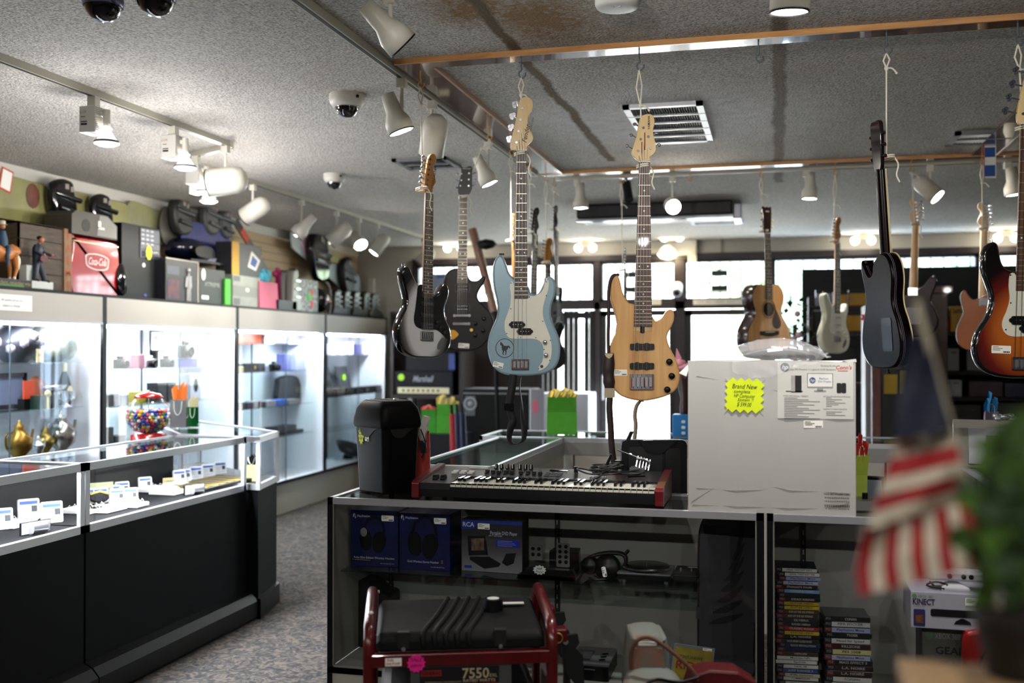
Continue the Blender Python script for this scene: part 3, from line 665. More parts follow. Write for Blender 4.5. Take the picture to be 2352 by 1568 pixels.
jewel('nearest jewelry counter unit at the left edge with pendants on cards', yj - 1.45, yj - .01)
jewel('jewelry counter unit in the middle with white boxes and gold chains', yj, 5.585)
# angled corner unit
P1, P2, P3, P4, P5 = (-2.98,5.62),(-3.07,6.03),(-4.07,6.78),(-4.13,6.35),(-3.54,5.68)
t = thing('jewelry_case', 'angled corner jewelry unit under the gift bags and gumball machine', 'jewelry case', (P1[0], P1[1],0), group='jewelry counter units')
poly = [V((a - P1[0], b - P1[1])) for a, b in (P1, P2, P3, P4, P5)]
def plate(mb, z0, z1, m=None, k=0):
    c = sum(poly, V((0,0)))/5; pp = [p + (c - p)*k for p in poly]
    return mb.rings([[V((p.x, p.y, z0)) for p in pp],[V((p.x, p.y, z1)) for p in pp]], m, False)
plate(MB(KICK),.12,.76).build('cabinet_base', t); plate(MB(BLACK),0,.12, None, -.05).build('plinth', t)
plate(MB(glass_mat((.9,.95,.94),.3)), CT - .012, CT - .006, None, .02).build('top_glass', t)
mb = MB(ALU)
for i in range(5):
    a, b = poly[i], poly[(i + 1) % 5]; d = (b - a); L = d.length; Rm = Matrix.Rotation(math.atan2(d.y, d.x),3, 'Z'); c = (a + b)/2
    mb.box((c.x, c.y, CT - .0175),(L, .022,.035), R=Rm)
    if i in (0,4): mb.box((c.x, c.y, .778),(L, .022,.035), R=Rm)
    mb.box((a.x, a.y, (.76 + CT)/2),(.024,.024, CT - .76), R=Rm)
mb.build('metal_frame', t)
mb = MB(GLASS); a, b = poly[0], poly[1]; mb.rings([[V((a.x, a.y, .8)), V((b.x, b.y, .8)), V((b.x, b.y, CT - .03)), V((a.x, a.y, CT - .03))],[V((a.x - .004, a.y, .8)), V((b.x - .004, b.y, .8)), V((b.x - .004, b.y, CT - .03)), V((a.x - .004, a.y, CT - .03))]], None, False); mb.build('front_glass', t)
plate(MB(mat('#0d0d10', .6)),.76,.785, None, .06).build('velvet_deck', t)

# tall wall cabinets
WX = -4.62; ED = [mpx(q, WX).y for q in (240,545,748)]; ED = [ED[0] - 1.93] + ED + [mpx(888, WX).y]
CABM = mat('#a29f97', .55); INW = mat('#e9eaf2', .6)
CABS = []; CSH = []
lbls = ['tall lit glass cabinet with vases and silver teapots, nearest the left edge', 'tall lit glass cabinet with cameras behind the gumball machine', 'tall lit glass cabinet with small electronics and a round black tray', 'tall lit glass cabinet with laptops at the far end of the row']
for i in range(4):
    y0, y1 = ED[i], ED[i + 1]; L = y1 - y0; H = 1.99
    t = thing('display_cabinet', lbls[i], 'display cabinet', (WX, y0,0), group='tall wall cabinets'); CABS.append(t)
    D_ = .5
    MB(BLACK).bx(-D_, 0,0, L, H - .02, H).bx(-.02,.003,-.0,.022,.3, H).bx(-.02,.003, L - .022, L, .3, H).bx(-.02,.002,0, L, .3,.325).build('black_edging', t)
    MB(CABM).bx(-.018,0,.022, L - .022, H - .2, H - .02).build('header_panel', t)
    MB(mat('#9d9ba0', .35,.6)).bx(-.016,.004,.022, L - .022, H - .215, H - .2).build('header_rail', t)
    MB(INW).bx(-D_, -D_ + .015,0, L, .3, H - .02).build('back_panel', t)
    MB(INW).bx(-D_, -.02,.0,.012,.3, H - .02).build('side_panel', t); MB(INW).bx(-D_, -.02, L - .012, L, .3, H - .02).build('side_panel', t)
    MB(INW).bx(-D_, -.02,0.012, L - .012,.3,.32).build('deck', t)
    MB(mat('#8f8d83', .6)).bx(-D_, -.04,0, L, 0,.3).build('base_panel', t)
    MB(GLASS).bx(-.010,-.006,.022, L*.52,.325, H - .2).build('sliding_glass', t); MB(GLASS).bx(-.018,-.014, L*.48, L - .022,.325, H - .2).build('sliding_glass', t)
    MB(mat('#43525a', .3)).bx(-.013,-.005, L*.52 - .006, L*.52,.33, H - .2).build('glass_edge', t)
    zs_ = [(1.51,1.20,.88),(1.45,1.17,.88),(1.655,1.385,1.046,.74),(1.54,1.08,.70)][i]
    for z_ in zs_:
        MB(glass_mat((.86,.93,.93),.15)).bx(-D_ + .05,-.09,.03, L - .1, z_ - .007, z_).build('glass_shelf', t)
    mb = MB(mat('#3a3f44', .5))
    for f in (.12,.62): mb.bx(-D_ + .015,-D_ + .022, L * f - .01, L * f + .01,.33, H - .22)
    mb.build('shelf_standard', t)
    MB(mat('#f0f5ff', .3, emit=6)).bx(-.09,-.05,.08, L - .08, H - .235, H - .215).build('tube_lamp', t)
    l = bpy.data.lights.new('bulb_light', 'AREA'); l.shape = 'RECTANGLE'; l.size = .06; l.size_y = L - .2; l.energy = 6 if i < 3 else 3; l.color = (.9,.95,1)
    o = bpy.data.objects.new('bulb_light', l); COL.objects.link(o); o.parent = t; o.location = (-.1, L/2, H - .24); o.rotation_euler = (0, math.radians(-12),0)
    CSH.append(zs_)
# notice on first cabinet header
o = MB(PAPER).bx(0,.001,0,.3,0,.1).build('paper_notice', CABS[0]); a = mpx(0, WX)
o.location = (.001, a.y - ED[0] - .02,1.84)
mb = MB(INK); mb.M = Matrix.Rotation(math.radians(90),4, 'Z'); mb.txt('All jewelry prices are', .022,.12,-.0015,.065).txt('subject to change !', .022,.12,-.0015,.03); mb.build('lettering', o)
# ---------------- guitars ----------------
MAPLE = wood_mat('#d6b47a', '#e6cc98', .3,(6,6,1.2)); ROSE = wood_mat('#2c1a15', '#43291f', .45,(8,8,1)); ROSEB = mat('#1c1513', .4)
def crop(ox, oy, k): return lambda x, y: (ox + x / k, oy + y / k)
class Frame:
    """turns photo coordinates into the guitar's own plane (metres, x right, z up)"""
    def __init__(s, px, py, y, k=1.0):
        p = onY(px, py, y); s.o = p; s.px = px; s.py = py; s.s = dep(p)/FPX * k
    def __call__(s, q): return ((q[0] - s.px)*s.s, -(q[1] - s.py)*s.s)
def peg(parent, x, z, pxz, kind, m=CHROME, yb=.004):
    mb = MB(m); mb.cyl((x, -.014, z),(x, .0, z),.0055,.0075).cyl((x, -.004, z),(x, -.001, z),.0095)
    ex, ez = pxz; d = V((ex - x, 0, ez - z)); L = d.length or 1; d = d / L
    mb.cyl((x, yb + .008, z),(ex, yb + .008, ez),.003)
    if kind == 'clover':
        q = V((ex, yb + .008, ez)) + d*.008
        a = math.atan2(d.z, d.x); sd = V((-d.z, 0, d.x))
        for u, v in ((.008,0),(0,.008),(0,-.008)): c = q + d * u + sd * v; mb.prism(circ(c.x, c.z, .0085,10), yb + .006, yb + .0095)
    elif kind == 'button': mb.ball((ex + d.x*.006, yb + .008, ez + d.z*.006),.009, None, 10,(1,.6,.8))
    else: mb.ball((ex + d.x*.005, yb + .008, ez + d.z*.005),.009, None, 8,(1.1,.8,.75))
    return mb.build('tuning_peg', parent)
def neck_parts(t, x0, w0, z0, x1, w1, z1, fb, back, nfret, dots=True, yf=-.030, strings=4, bz=None, bw=None, bxc=None, shaft_to=None, smat=None, binding=None, nutw=None, th=.02, scale_len=None, pegxy=None):
    """fretboard from the body end (z0) to the nut (z1), neck shaft behind, frets, dots, strings"""
    mb = MB(fb); mb.prism([(x0 - w0/2, z0),(x0 + w0/2, z0),(x1 + w1/2, z1),(x1 - w1/2, z1)], yf, yf + .006, None, smooth=False); f = mb.build('fretboard', t)
    zb = shaft_to if shaft_to is not None else z0
    n = 9; rs = []
    for z_, x_, w_ in ((zb, x0, w0),(z1 + .004, x1, w1)):
        rs.append([V((x_ + w_/2*math.cos(a), yf + .006 + th * math.sin(a), z_)) for a in [math.pi * i / n for i in range(n + 1)]])
    MB(back).rings(rs, None, True).build('neck', t)
    S = (z1 - (bz if bz is not None else z0 - .25)); FM_ = mat('#c8c4b4', .3,.8)
    def at(z_): k = (z_ - z0)/(z1 - z0); return x0 + (x1 - x0)*k, w0 + (w1 - w0)*k
    for i in range(1, nfret + 1):
        z_ = z1 - S*(1 - 2 ** (-i/12))
        if z_ < z0 + .004: break
        xc, ww = at(z_); MB(FM_).bx(xc - ww/2, xc + ww/2, yf - .0012, yf, z_ - .001, z_ + .001).build('fret', t)
    if dots:
        dm = MB(mat('#dad6c8', .3)); any_ = False
        for i in (3,5,7,9,12,15,17,19,21):
            za = z1 - S*(1 - 2 ** (-i/12)); zb_ = z1 - S*(1 - 2 ** (-(i - 1)/12)); z_ = (za + zb_)/2
            if za < z0: break
            xc, ww = at(z_)
            for dx in ((-.27,.27) if i == 12 else (0,)): dm.cyl((xc + dx * ww, yf - .0008, z_),(xc + dx * ww, yf, z_),.0036, n=10); any_ = True
        if any_: dm.build('inlay_dots', t)
    if binding: MB(binding).prism([(x0 - w0/2 - .0015, z0),(x0 - w0/2, z0),(x1 - w1/2, z1),(x1 - w1/2 - .0015, z1)], yf, yf + .006).prism([(x0 + w0/2, z0),(x0 + w0/2 + .0015, z0),(x1 + w1/2 + .0015, z1),(x1 + w1/2, z1)], yf, yf + .006).build('binding', t)
    MB(IVORY).bx(x1 - w1/2, x1 + w1/2, yf - .003, yf + .003, z1 - .002, z1 + .003).build('nut', t)
    if bz is not None:
        bxc = x0 if bxc is None else bxc
        for i in range(strings):
            f_ = (i/(strings - 1) - .5); a = (bxc + f_ * bw, yf - .008, bz); b = (x1 + f_ * w1*.8, yf - .0035, z1)
            mb = MB(smat or mat('#b9b6ae', .3,.9)); r = (.0011 - .0002*i) if strings <= 5 else (.0007 - .00008*i)
            mb.cyl(a, b, r, None, None, 6)
            if pegxy and i < len(pegxy): mb.cyl(b, (pegxy[i][0],-.012 + (yf + .03), pegxy[i][1]), r, None, None, 6)
            mb.build('string', t)
def bridge(t, x, z, w_, h_, n, y, red=False, dark=False):
    mb = MB(CHROME if not dark else mat('#2a2a2c', .3,.6)); mb.bx(x - w_/2, x + w_/2, y - .003, y, z - h_/2, z + h_/2).bx(x - w_/2, x + w_/2, y - .012, y, z - h_/2, z - h_/2 + .004)
    mb.bx(x - w_/2, x - w_/2 + .003, y - .012, y, z - h_/2, z + h_/2).bx(x + w_/2 - .003, x + w_/2, y - .012, y, z - h_/2, z + h_/2)
    b = mb.build('bridge', t)
    for i in range(n): xx = x + w_*((i + .5)/n - .5)*.9; MB(SILV).bx(xx - w_ / n*.3, xx + w_ / n*.3, y - .014, y - .003, z - h_*.32, z + h_*.3).cyl((xx, y - .009, z - h_*.45),(xx, y - .009, z),.0018).build('saddle', b)
    if red: MB(mat('#a01818', .6)).bx(x - w_*.46, x - w_*.42, y - .0125, y - .012, z - h_*.4, z + h_*.2).bx(x + w_*.1, x + w_*.13, y - .015, y - .013, z - h_*.4, z + h_*.2).bx(x + w_*.4, x + w_*.43, y - .0125, y - .012, z - h_*.4, z + h_*.2).build('red_felt', b)
def knob(t, x, z, r, y, m, h=.016, name='knob'): return MB(m).lathe([(r, 0),(r*.96, h*.8),(r*.8, h),(0, h)],(x, y, z), None, 18,(0,-1,0)).build(name, t)
def pickup(t, x, z, w_, h_, y, n=4, m=BLACK, ears=False, rim=None, rows=1):
    mb = MB(m); mb.prism(rrect(x - w_/2, x + w_/2, z - h_/2, z + h_/2, h_*.2), y - .009, y)
    if ears: mb.prism(circ(x - w_/2, z, h_*.28,10), y - .006, y).prism(circ(x + w_/2, z, h_*.28,10), y - .006, y)
    p = mb.build('pickup', t)
    mb = MB(SILV)
    for r_ in range(rows):
        zz = z + (0 if rows == 1 else (r_ - .5)*h_*.5)
        for i in range(n): xx = x + w_*.8*((i + .5)/n - .5); mb.cyl((xx, y - .0105, zz),(xx, y - .009, zz),.0022, n=8)
    mb.build('pole_pieces', p)
    if rim: MB(rim).prism(rrect(x - w_/2 - .006, x + w_/2 + .006, z - h_/2 - .006, z + h_/2 + .006,.005), y - .003, y).build('mounting_ring', p)
def cord(label, hook, knot_z, end, tie=None, tail=True, spread=.012, r=.0036):
    """doubled cord from a hook down to the knot, single cord to the neck, a loop tied round it"""
    h = V(hook); e = V(end); t = thing('hanging_cord', label, 'cord', h, group='cords holding the guitars')
    mb = MB(CORD); k = V((h.x + (e.x - h.x)*.3, h.y, knot_z)) - h; ee = e - h
    mb.tube([(0,0,0),(-spread, 0, k.z*.5), k], r, None, 6).tube([(0,0,0),(spread, 0, k.z*.45), k], r, None, 6)
    mb.ball(k, .009, None, 8,(1,1,1.3)).tube([k, k*.5 + ee*.5, ee], r, None, 6)
    if tail: mb.tube(smooth_path([k, k + V((.02,-.01,-.004)), k + V((.035,-.01,-.02))],4), r, None, 6).ball(k + V((.037,-.01,-.024)),.006, None, 6)
    mb.build('cord', t)
    if tie:
        w_, dy = tie; l = MB(CORD)
        for q in (-.004,.004): l.tube([ee + V((w_ * math.cos(a),(dy[0] + dy[1])/2 + (dy[1] - dy[0])/2*math.sin(a) , q + .004*math.cos(a))) for a in [2*math.pi * i/16 for i in range(17)]], r, None, 6)
        l.tube(smooth_path([ee + V((w_, 0,0)), ee + V((w_ + .015,0,-.03)), ee + V((w_ + .008,0,-.07)), ee + V((w_ + .02,0,-.1))],4), r*.9, None, 6)
        l.build('neck_loop', t)
    return t
YEL = mat('#c98f1a', .45); GHK = mat('#5f6a70', .4,.6)
def hook(label, p, m=YEL, s=1.0):
    t = thing('screw_hook', label, 'hook', (p[0], p[1], BZ), group='screw hooks in the timber rails')
    MB(m).tube(smooth_path([(0,0,0),(0,0,-.03*s),(.002,0,-.045*s),(-.008*s, 0,-.055*s),(-.008*s, 0,-.068*s),(.004*s, 0,-.078*s),(.016*s, 0,-.07*s),(.018*s, 0,-.056*s)],4),.0032*s, None, 7).build('hook_wire', t)
    return V((p[0], p[1], BZ - .074*s))
RZC = YAW
# --- blue precision style bass -------------------------------------------------
def pbass(label, F, c7, body_px, guard_px, paint, rot, tilt, loc, head=True, fbx=None, sticker=None, extras=True):
    t = thing('bass_guitar', label, 'bass guitar', loc, rot=(0,0, rot))
    pts = smooth_loop([F(c7(*p)) for p in body_px],5)
    MB(paint).prism(pts, -.022,.022, None, .009).build('guitar_body', t)
    MB(mat('#d5d4c6', .35, coat=.2)).prism(smooth_loop([F(c7(*p)) for p in guard_px],4),-.025,-.022).build('pickguard', t)
    return t
c6 = crop(850,140,3.408); c7 = crop(870,540,4.3556)
F = Frame(1197,862,4.37); B0 = F.o.copy()
bl_body = [(1210,200),(1250,230),(1278,300),(1302,370),(1335,415),(1370,440),(1430,470),(1500,520),(1520,580),(1560,598),(1600,575),(1640,500),(1665,445),(1705,415),(1745,435),(1768,500),(1762,600),(1730,700),(1722,800),(1745,890),(1785,980),(1812,1080),(1813,1190),(1790,1280),(1740,1345),(1660,1385),(1540,1402),(1400,1405),(1270,1393),(1180,1350),(1120,1270),(1092,1150),(1098,1030),(1135,920),(1175,830),(1188,740),(1176,640),(1152,540),(1140,430),(1143,320),(1165,240)]
bl_guard = [(1320,468),(1345,480),(1360,540),(1375,620),(1430,640),(1490,632),(1510,612),(1560,610),(1620,575),(1650,520),(1665,465),(1685,450),(1700,480),(1690,560),(1660,650),(1640,740),(1645,830),(1680,930),(1718,1040),(1728,1140),(1716,1240),(1680,1310),(1620,1350),(1592,1345),(1600,1315),(1635,1260),(1645,1180),(1640,1110),(1600,1055),(1540,1038),(1440,1036),(1340,1035),(1290,1015),(1262,950),(1262,860),(1290,780),(1315,700),(1322,600),(1312,520)]
BLUE = mat('#86a0ac', .3,.15, coat=.6)
t = pbass('pale blue bass guitar with a white pickguard and black horse emblem', F, c7, bl_body, bl_guard, BLUE, RZC, 0, B0)
def w(F, c, *p): return F(c(*p))
x0, z0 = w(F, c7,1424,635); x1, z1 = w(F, c6,1182,706); bx_, bz = w(F, c7,1410,1262)
pg = [w(F, c6, *p) for p in ((1146,643),(1162,555),(1177,467),(1190,377))]
neck_parts(t, x0,.0585, z0, x1,.042, z1, ROSE, MAPLE, 20, strings=4, bz=bz, bw=.058, bxc=bx_, shaft_to=z0 - .02, pegxy=pg)
hd = [(1147,700),(1102,690),(1100,640),(1118,560),(1140,470),(1158,370),(1172,312),(1205,288),(1248,290),(1274,325),(1272,378),(1246,420),(1235,465),(1242,520),(1266,565),(1278,612),(1255,640),(1230,668),(1222,700)]
MB(MAPLE).prism(smooth_loop([w(F, c6, *p) for p in hd],4),-.022,-.006, None, .002).build('headstock', t)
for (a, b) in (((1146,643),(1105,620)),((1162,555),(1118,530)),((1177,467),(1130,440)),((1190,377),(1150,350))): o = peg(t, *w(F, c6, *a), w(F, c6, *b), 'clover', SILV, -.010); 
for o in t.children:
    if o.name.startswith('tuning_peg'): o.location.y = -.012
mb = MB(mat('#3a2f20', .5)); ax, az = w(F, c6,1222,570); mb.M = Matrix.Translation((ax, -.0235, az)) @ Matrix.Rotation(math.radians(-78),4, 'Y'); mb.txt('Fender', .028,0,0,0, None, .01,.3); mb.txt('PRECISION BASS', .009,.04,0,-.016); mb.build('lettering', t)
pickup(t, *w(F, c7,1383,895),.056,.027,-.025,4, ears=True); pickup(t, *w(F, c7,1460,963),.056,.027,-.025,4, ears=True)
knob(t, *w(F, c7,1660,1070),.0095,-.025, SILV); knob(t, *w(F, c7,1670,1198),.0095,-.025, SILV); knob(t, *w(F, c7,1628,1310),.0065,-.025, DGREY, .006, 'output_jack')
bridge(t, *w(F, c7,1415,1290),.074,.044,4,-.022, True)
mb = MB(BLACK)
for p in ((1322,482),(1505,622),(1675,470),(1673,606),(1640,862),(1320,738),(1280,983),(1418,1022),(1570,1026),(1714,1052),(1652,1143),(1708,1250),(1597,1335)): x, z = w(F, c7, *p); mb.cyl((x, -.0262, z),(x, -.025, z),.0024, n=8)
mb.build('pickguard_screws', t)
# running horse emblem inside a ring
cx, cz = w(F, c7,1260,1130); k = F.s/4.3556
mb = MB(mat('#1e2226', .4)); oc = circ(0,0,92*k, 40,97*k); ic = circ(0,0,85*k, 40,90*k)
mb.add([(cx + p[0],-.0226, cz + p[1]) for p in oc + ic],[(i, (i + 1) % 40,40 + (i + 1) % 40,40 + i) for i in range(40)])
hz = [(-48,40),(-46,60),(-38,68),(-34,60),(-22,50),(-14,36),(-6,26),(8,26),(24,22),(34,30),(44,24),(58,12),(60,2),(50,-2),(44,4),(36,10),(34,-4),(28,-14),(18,-22),(20,-44),(12,-72),(4,-72),(8,-46),(4,-30),(-4,-24),(-8,-42),(-14,-52),(-8,-68),(-16,-70),(-26,-52),(-20,-36),(-26,-18),(-32,0),(-32,20),(-38,32),(-44,30)]
mb.prism([(cx + a * k*.95, cz + b * k*.95) for a, b in hz],-.0228,-.0224, smooth=False); mb.build('horse_emblem', t)
price_label(t, *w(F, c7,1195,1296),.045,.024,-.0222, rot=math.radians(13))
MB(BLACK).box((w(F, c7,1230,196)[0],0, w(F, c7,1230,190)[1]),(.022,.03,.006)).build('strap_pin', t)
def seq(F, c, pts): return [w(F, c, *p) for p in pts]
c5 = crop(780,860,3.7935)
sp = [(1515,0),(1500,120),(1478,250),(1490,330),(1510,400),(1490,470),(1478,540),(1500,595),(1550,600),(1600,570),(1610,480),(1595,380),(1585,240),(1570,120),(1580,20)]
P = [V((a, .0, b)) for a, b in seq(F, c5, sp)]
for i, p in enumerate(P): p.y = -.02 + .045*(i / len(P))
sd = [V((1,0,0))]*4 + [V((1,.1,0)), V((1,.6,0)), V((.8,1,0)), V((.5,1,0)), V((.3,1,0)), V((.6,1,0)), V((1,.8,0)), V((.6,1,0)), V((.2,1,0)), V((.1,1,0)), V((.1,1,0))]
PP = smooth_path(P, 4); SS = []
for i in range(len(PP)): f = i/4; a = min(int(f), len(sd) - 1); b = min(a + 1, len(sd) - 1); SS.append((sd[a]*(1 - (f - a)) + sd[b]*(f - a)).normalized())
MB(mat('#101012', .6)).ribbon(PP, .034, SS, .0025).build('strap', t)
bx2, bz2 = w(F, c5,1475,280); MB(GLOSSBLK).prism(rrect(bx2 - .02, bx2 + .022, bz2 - .015, bz2 + .015,.004),-.026,-.014).build('strap_buckle', t)
BLT = t
# --- natural wood five string bass -------------------------------------------
c8 = crop(1300,220,3.7325); c9 = crop(1340,600,4.611)
F = Frame(1478,918,4.37)
NAT = wood_mat('#bd8b55', '#d8ac74', .22,(9,9,.9),.8)
t = thing('bass_guitar', 'natural wood grained bass guitar with black knobs and a brown leather strap', 'bass guitar', F.o, RZC)
yb = [(345,150),(372,170),(393,240),(410,320),(440,390),(475,438),(520,452),(560,470),(680,520),(735,600),(760,632),(800,622),(840,590),(872,535),(918,512),(952,540),(957,610),(930,690),(895,750),(880,810),(900,890),(940,970),(985,1060),(1013,1160),(1013,1260),(985,1340),(920,1400),(820,1440),(700,1468),(600,1475),(480,1455),(380,1410),(310,1330),(275,1220),(265,1100),(272,980),(292,870),(330,780),(350,690),(343,600),(318,510),(290,430),(277,330),(283,230),(308,170)]
MB(NAT).prism(smooth_loop([w(F, c9, *p) for p in yb],5),-.022,.022, None, .007).build('guitar_body', t)
x0, z0 = w(F, c9,623,692); x1, z1 = w(F, c8,668,572); bx_, bz = w(F, c9,612,1230)
posts = [(615,478),(637,378),(660,280),(702,355),(723,455)]
pg = [w(F, c8, *p) for p in posts]
ROSE2 = wood_mat('#33201a', '#5a3828', .4,(10,8,1))
neck_parts(t, x0,.076, z0, x1,.0455, z1, ROSE2, MAPLE, 24, strings=5, bz=bz, bw=.072, bxc=bx_, shaft_to=z0 - .02, pegxy=pg)
hd = [(622,560),(562,500),(570,450),(600,360),(618,260),(637,190),(680,163),(730,165),(755,205),(755,250),(744,290),(746,335),(766,420),(768,470),(748,502),(715,532),(715,560)]
MB(MAPLE).prism(smooth_loop([w(F, c8, *p) for p in hd],4),-.022,-.006, None, .002).build('headstock', t)
for a, b in (((660,280),(600,250)),((637,378),(570,345)),((615,478),(535,438)),((702,355),(765,328)),((723,455),(785,428))):
    o = peg(t, *w(F, c8, *a), w(F, c8, *b), 'button', CHROME, -.010); o.location.y = -.012
mb = MB(INK); ax, az = w(F, c8,708,246); mb.M = Matrix.Translation((ax, -.0235, az)) @ Matrix.Rotation(math.radians(-90),4, 'Y'); mb.txt('YAMAHA', .014,.005,0,0, None, .01); mb.build('lettering', t)
MB(mat('#8a1a14', .5)).bx(*[v for q in (w(F, c8,643,500)[0], w(F, c8,650,500)[0]) for v in (q,)],-.025,-.0225, w(F, c8,0,500)[1], w(F, c8,0,400)[1]).bx(w(F, c8,668,0)[0], w(F, c8,676,0)[0],-.025,-.0225, w(F, c8,0,470)[1], w(F, c8,0,320)[1]).build('red_string_wrap', t)
for (a, b, c, d) in ((488,742,872,935),(485,740,1075,1138)):
    x, z = w(F, c9,(a + b)/2,(c + d)/2); pickup(t, x, z, (b - a)*F.s/4.611,(d - c)*F.s/4.611,-.022,0, mat('#131416', .35))
    mb = MB(mat('#131416', .35))
    for q in (-.2,.19): mb.cyl((x + q*.1,-.030, z),(x + q*.1,-.022, z),.0165, n=14)
    mb.build('pickup_cover', t)
for p in ((900,1062),(925,1212),(878,1355)):
    k_ = knob(t, *w(F, c9, *p),.0132,-.022, BLACK, .018); k_['label'] = 'black ribbed knob'
bridge(t, *w(F, c9,611,1272),.097,.064,5,-.022, True)
x, z = w(F, c9,618,722); MB(BLACK).prism(rrect(x - .009, x + .009, z - .016, z + .016,.006),-.026,-.022).build('truss_rod_cover', t)
price_label(t, *w(F, c9,388,1177),.056,.026,-.0222)
# strap: from the horn down the left side, padded section, loop at the bottom and up to the end pin
LEA = mat('#2a1d1a', .55); LEA2 = mat('#8d8272', .7)
lp = [(375,155),(345,138),(300,165),(275,230),(262,340),(262,480),(262,640),(258,800),(262,980)]
P = [V((a, -.026 if i > 1 else -.015, b)) for i, (a, b) in enumerate(seq(F, c9, lp))]
MB(LEA).ribbon(smooth_path(P, 4),.013,(1,0,0),.003).build('strap', t)
pd = [(262,970),(262,1060),(255,1150),(262,1250),(268,1340),(270,1410)]
P = [V((a, -.03, b)) for a, b in seq(F, c9, pd)]; MB(LEA).ribbon(smooth_path(P, 3),[.040,.042,.044,.047,.049,.05,.05,.046,.044,.047,.048,.042,.036,.034,.032,.03][:len(smooth_path(P, 3))],(1,0,0),.008).build('strap_pad', t)
q = w(F, c9,262,985); MB(mat('#b8ab8c', .7)).prism([(q[0] - .018, q[1] + .004),(q[0] + .018, q[1] + .004),(q[0] + .012, q[1] - .01),(q[0], q[1] - .018),(q[0] - .012, q[1] - .01)],-.037,-.034).build('strap_stitch_tab', t)
q = w(F, c9,270,1390); MB(mat('#a79b82', .4,.3)).prism(rrect(q[0] - .022, q[0] + .022, q[1] - .02, q[1] + .02,.006),-.036,-.0345).build('strap_buckle', t)
c10 = crop(1300,900,5.2275)
lp = [(520,40),(515,200),(530,420),(535,560),(550,720),(575,880),(590,960),(640,1010),(700,1005),(765,940),(800,850),(810,720),(820,560),(835,400),(825,280),(845,170),(890,115),(935,112)]
P = [V((a, -.03 + .03*i/17, b)) for i, (a, b) in enumerate(seq(F, c10, lp))]
n = len(P); S1 = P[:8]; S2 = P[7:]
MB(LEA).ribbon(smooth_path(S1,4),[.034]*5 + [.03]*30 if False else .026,(1,0,0),.003).build('strap', t)
sdd = [V((1,0,0)), V((1,.5,0)), V((.9,.8,.3)), V((1,.6,.2))] + [V((1,.7,0))]*6 + [V((.8,1,0))]
PP = smooth_path(S2,4); SS = [sdd[min(i // 4,10)].normalized() for i in range(len(PP))]
MB(LEA2).ribbon(PP, .02, SS, .003).build('strap_lining', t)
NATT = t
# --- generic outlines in metres, origin at the bottom of the body --------------
STRAT = [(-.125,.405),(-.103,.402),(-.083,.37),(-.06,.338),(-.035,.322),(0,.318),(.032,.300),(.05,.290),(.075,.302),(.095,.33),(.113,.345),(.132,.332),(.137,.30),(.125,.26),(.113,.225),(.122,.185),(.145,.148),(.157,.105),(.15,.058),(.118,.02),(.06,.002),(0,0),(-.07,.003),(-.125,.027),(-.157,.075),(-.163,.13),(-.145,.18),(-.12,.225),(-.115,.265),(-.128,.31),(-.143,.355),(-.143,.388)]
GUARDS = [(-.03,.33),(-.028,.295),(.03,.285),(.045,.282),(.075,.29),(.1,.322),(.118,.33),(.122,.30),(.108,.262),(.1,.225),(.108,.185),(.128,.15),(.138,.115),(.13,.09),(.09,.115),(.055,.13),(-.02,.13),(-.06,.14),(-.075,.17),(-.068,.22),(-.06,.28),(-.055,.32)]
def slender(t, scale, fb, back, z0=.272, z1=.748, n=21, w0=.056, w1=.042, strings=6, bz=.1, dots=True, pegs=None, binding=None):
    neck_parts(t, 0, w0, z0,0, w1, z1, fb, back, n, dots, strings=strings, bz=bz, bw=.052, shaft_to=z0 - .03, pegxy=pegs, binding=binding)
def strat_head(t, m, z1=.748, txt=None, mpeg=CHROME, flip=1):
    pts = [(-.021,0),(-.026,.02),(-.022,.06),(-.014,.11),(-.006,.155),(.008,.178),(.03,.182),(.042,.165),(.04,.145),(.028,.13),(.024,.11),(.034,.085),(.042,.06),(.036,.045),(.024,.03),(.021,0)]
    MB(m).prism(smooth_loop([(a * flip, b + z1) for a, b in pts],3),-.022,-.009, None, .002).build('headstock', t)
    for i in range(6): z = z1 + .035 + i*.024; x = (-.012 + i*.0033)*flip; o = peg(t, x, z, (x - .03*flip, z + .006), 'oval', mpeg, -.014); o.location.y = -.008
    if txt:
        mb = MB(mat('#4a3320', .5)); mb.M = Matrix.Translation((.028,-.0235, z1 + .075)) @ Matrix.Rotation(math.radians(-80),4, 'Y'); mb.txt(txt, .018,0,0,0, None, .01); mb.build('lettering', t)
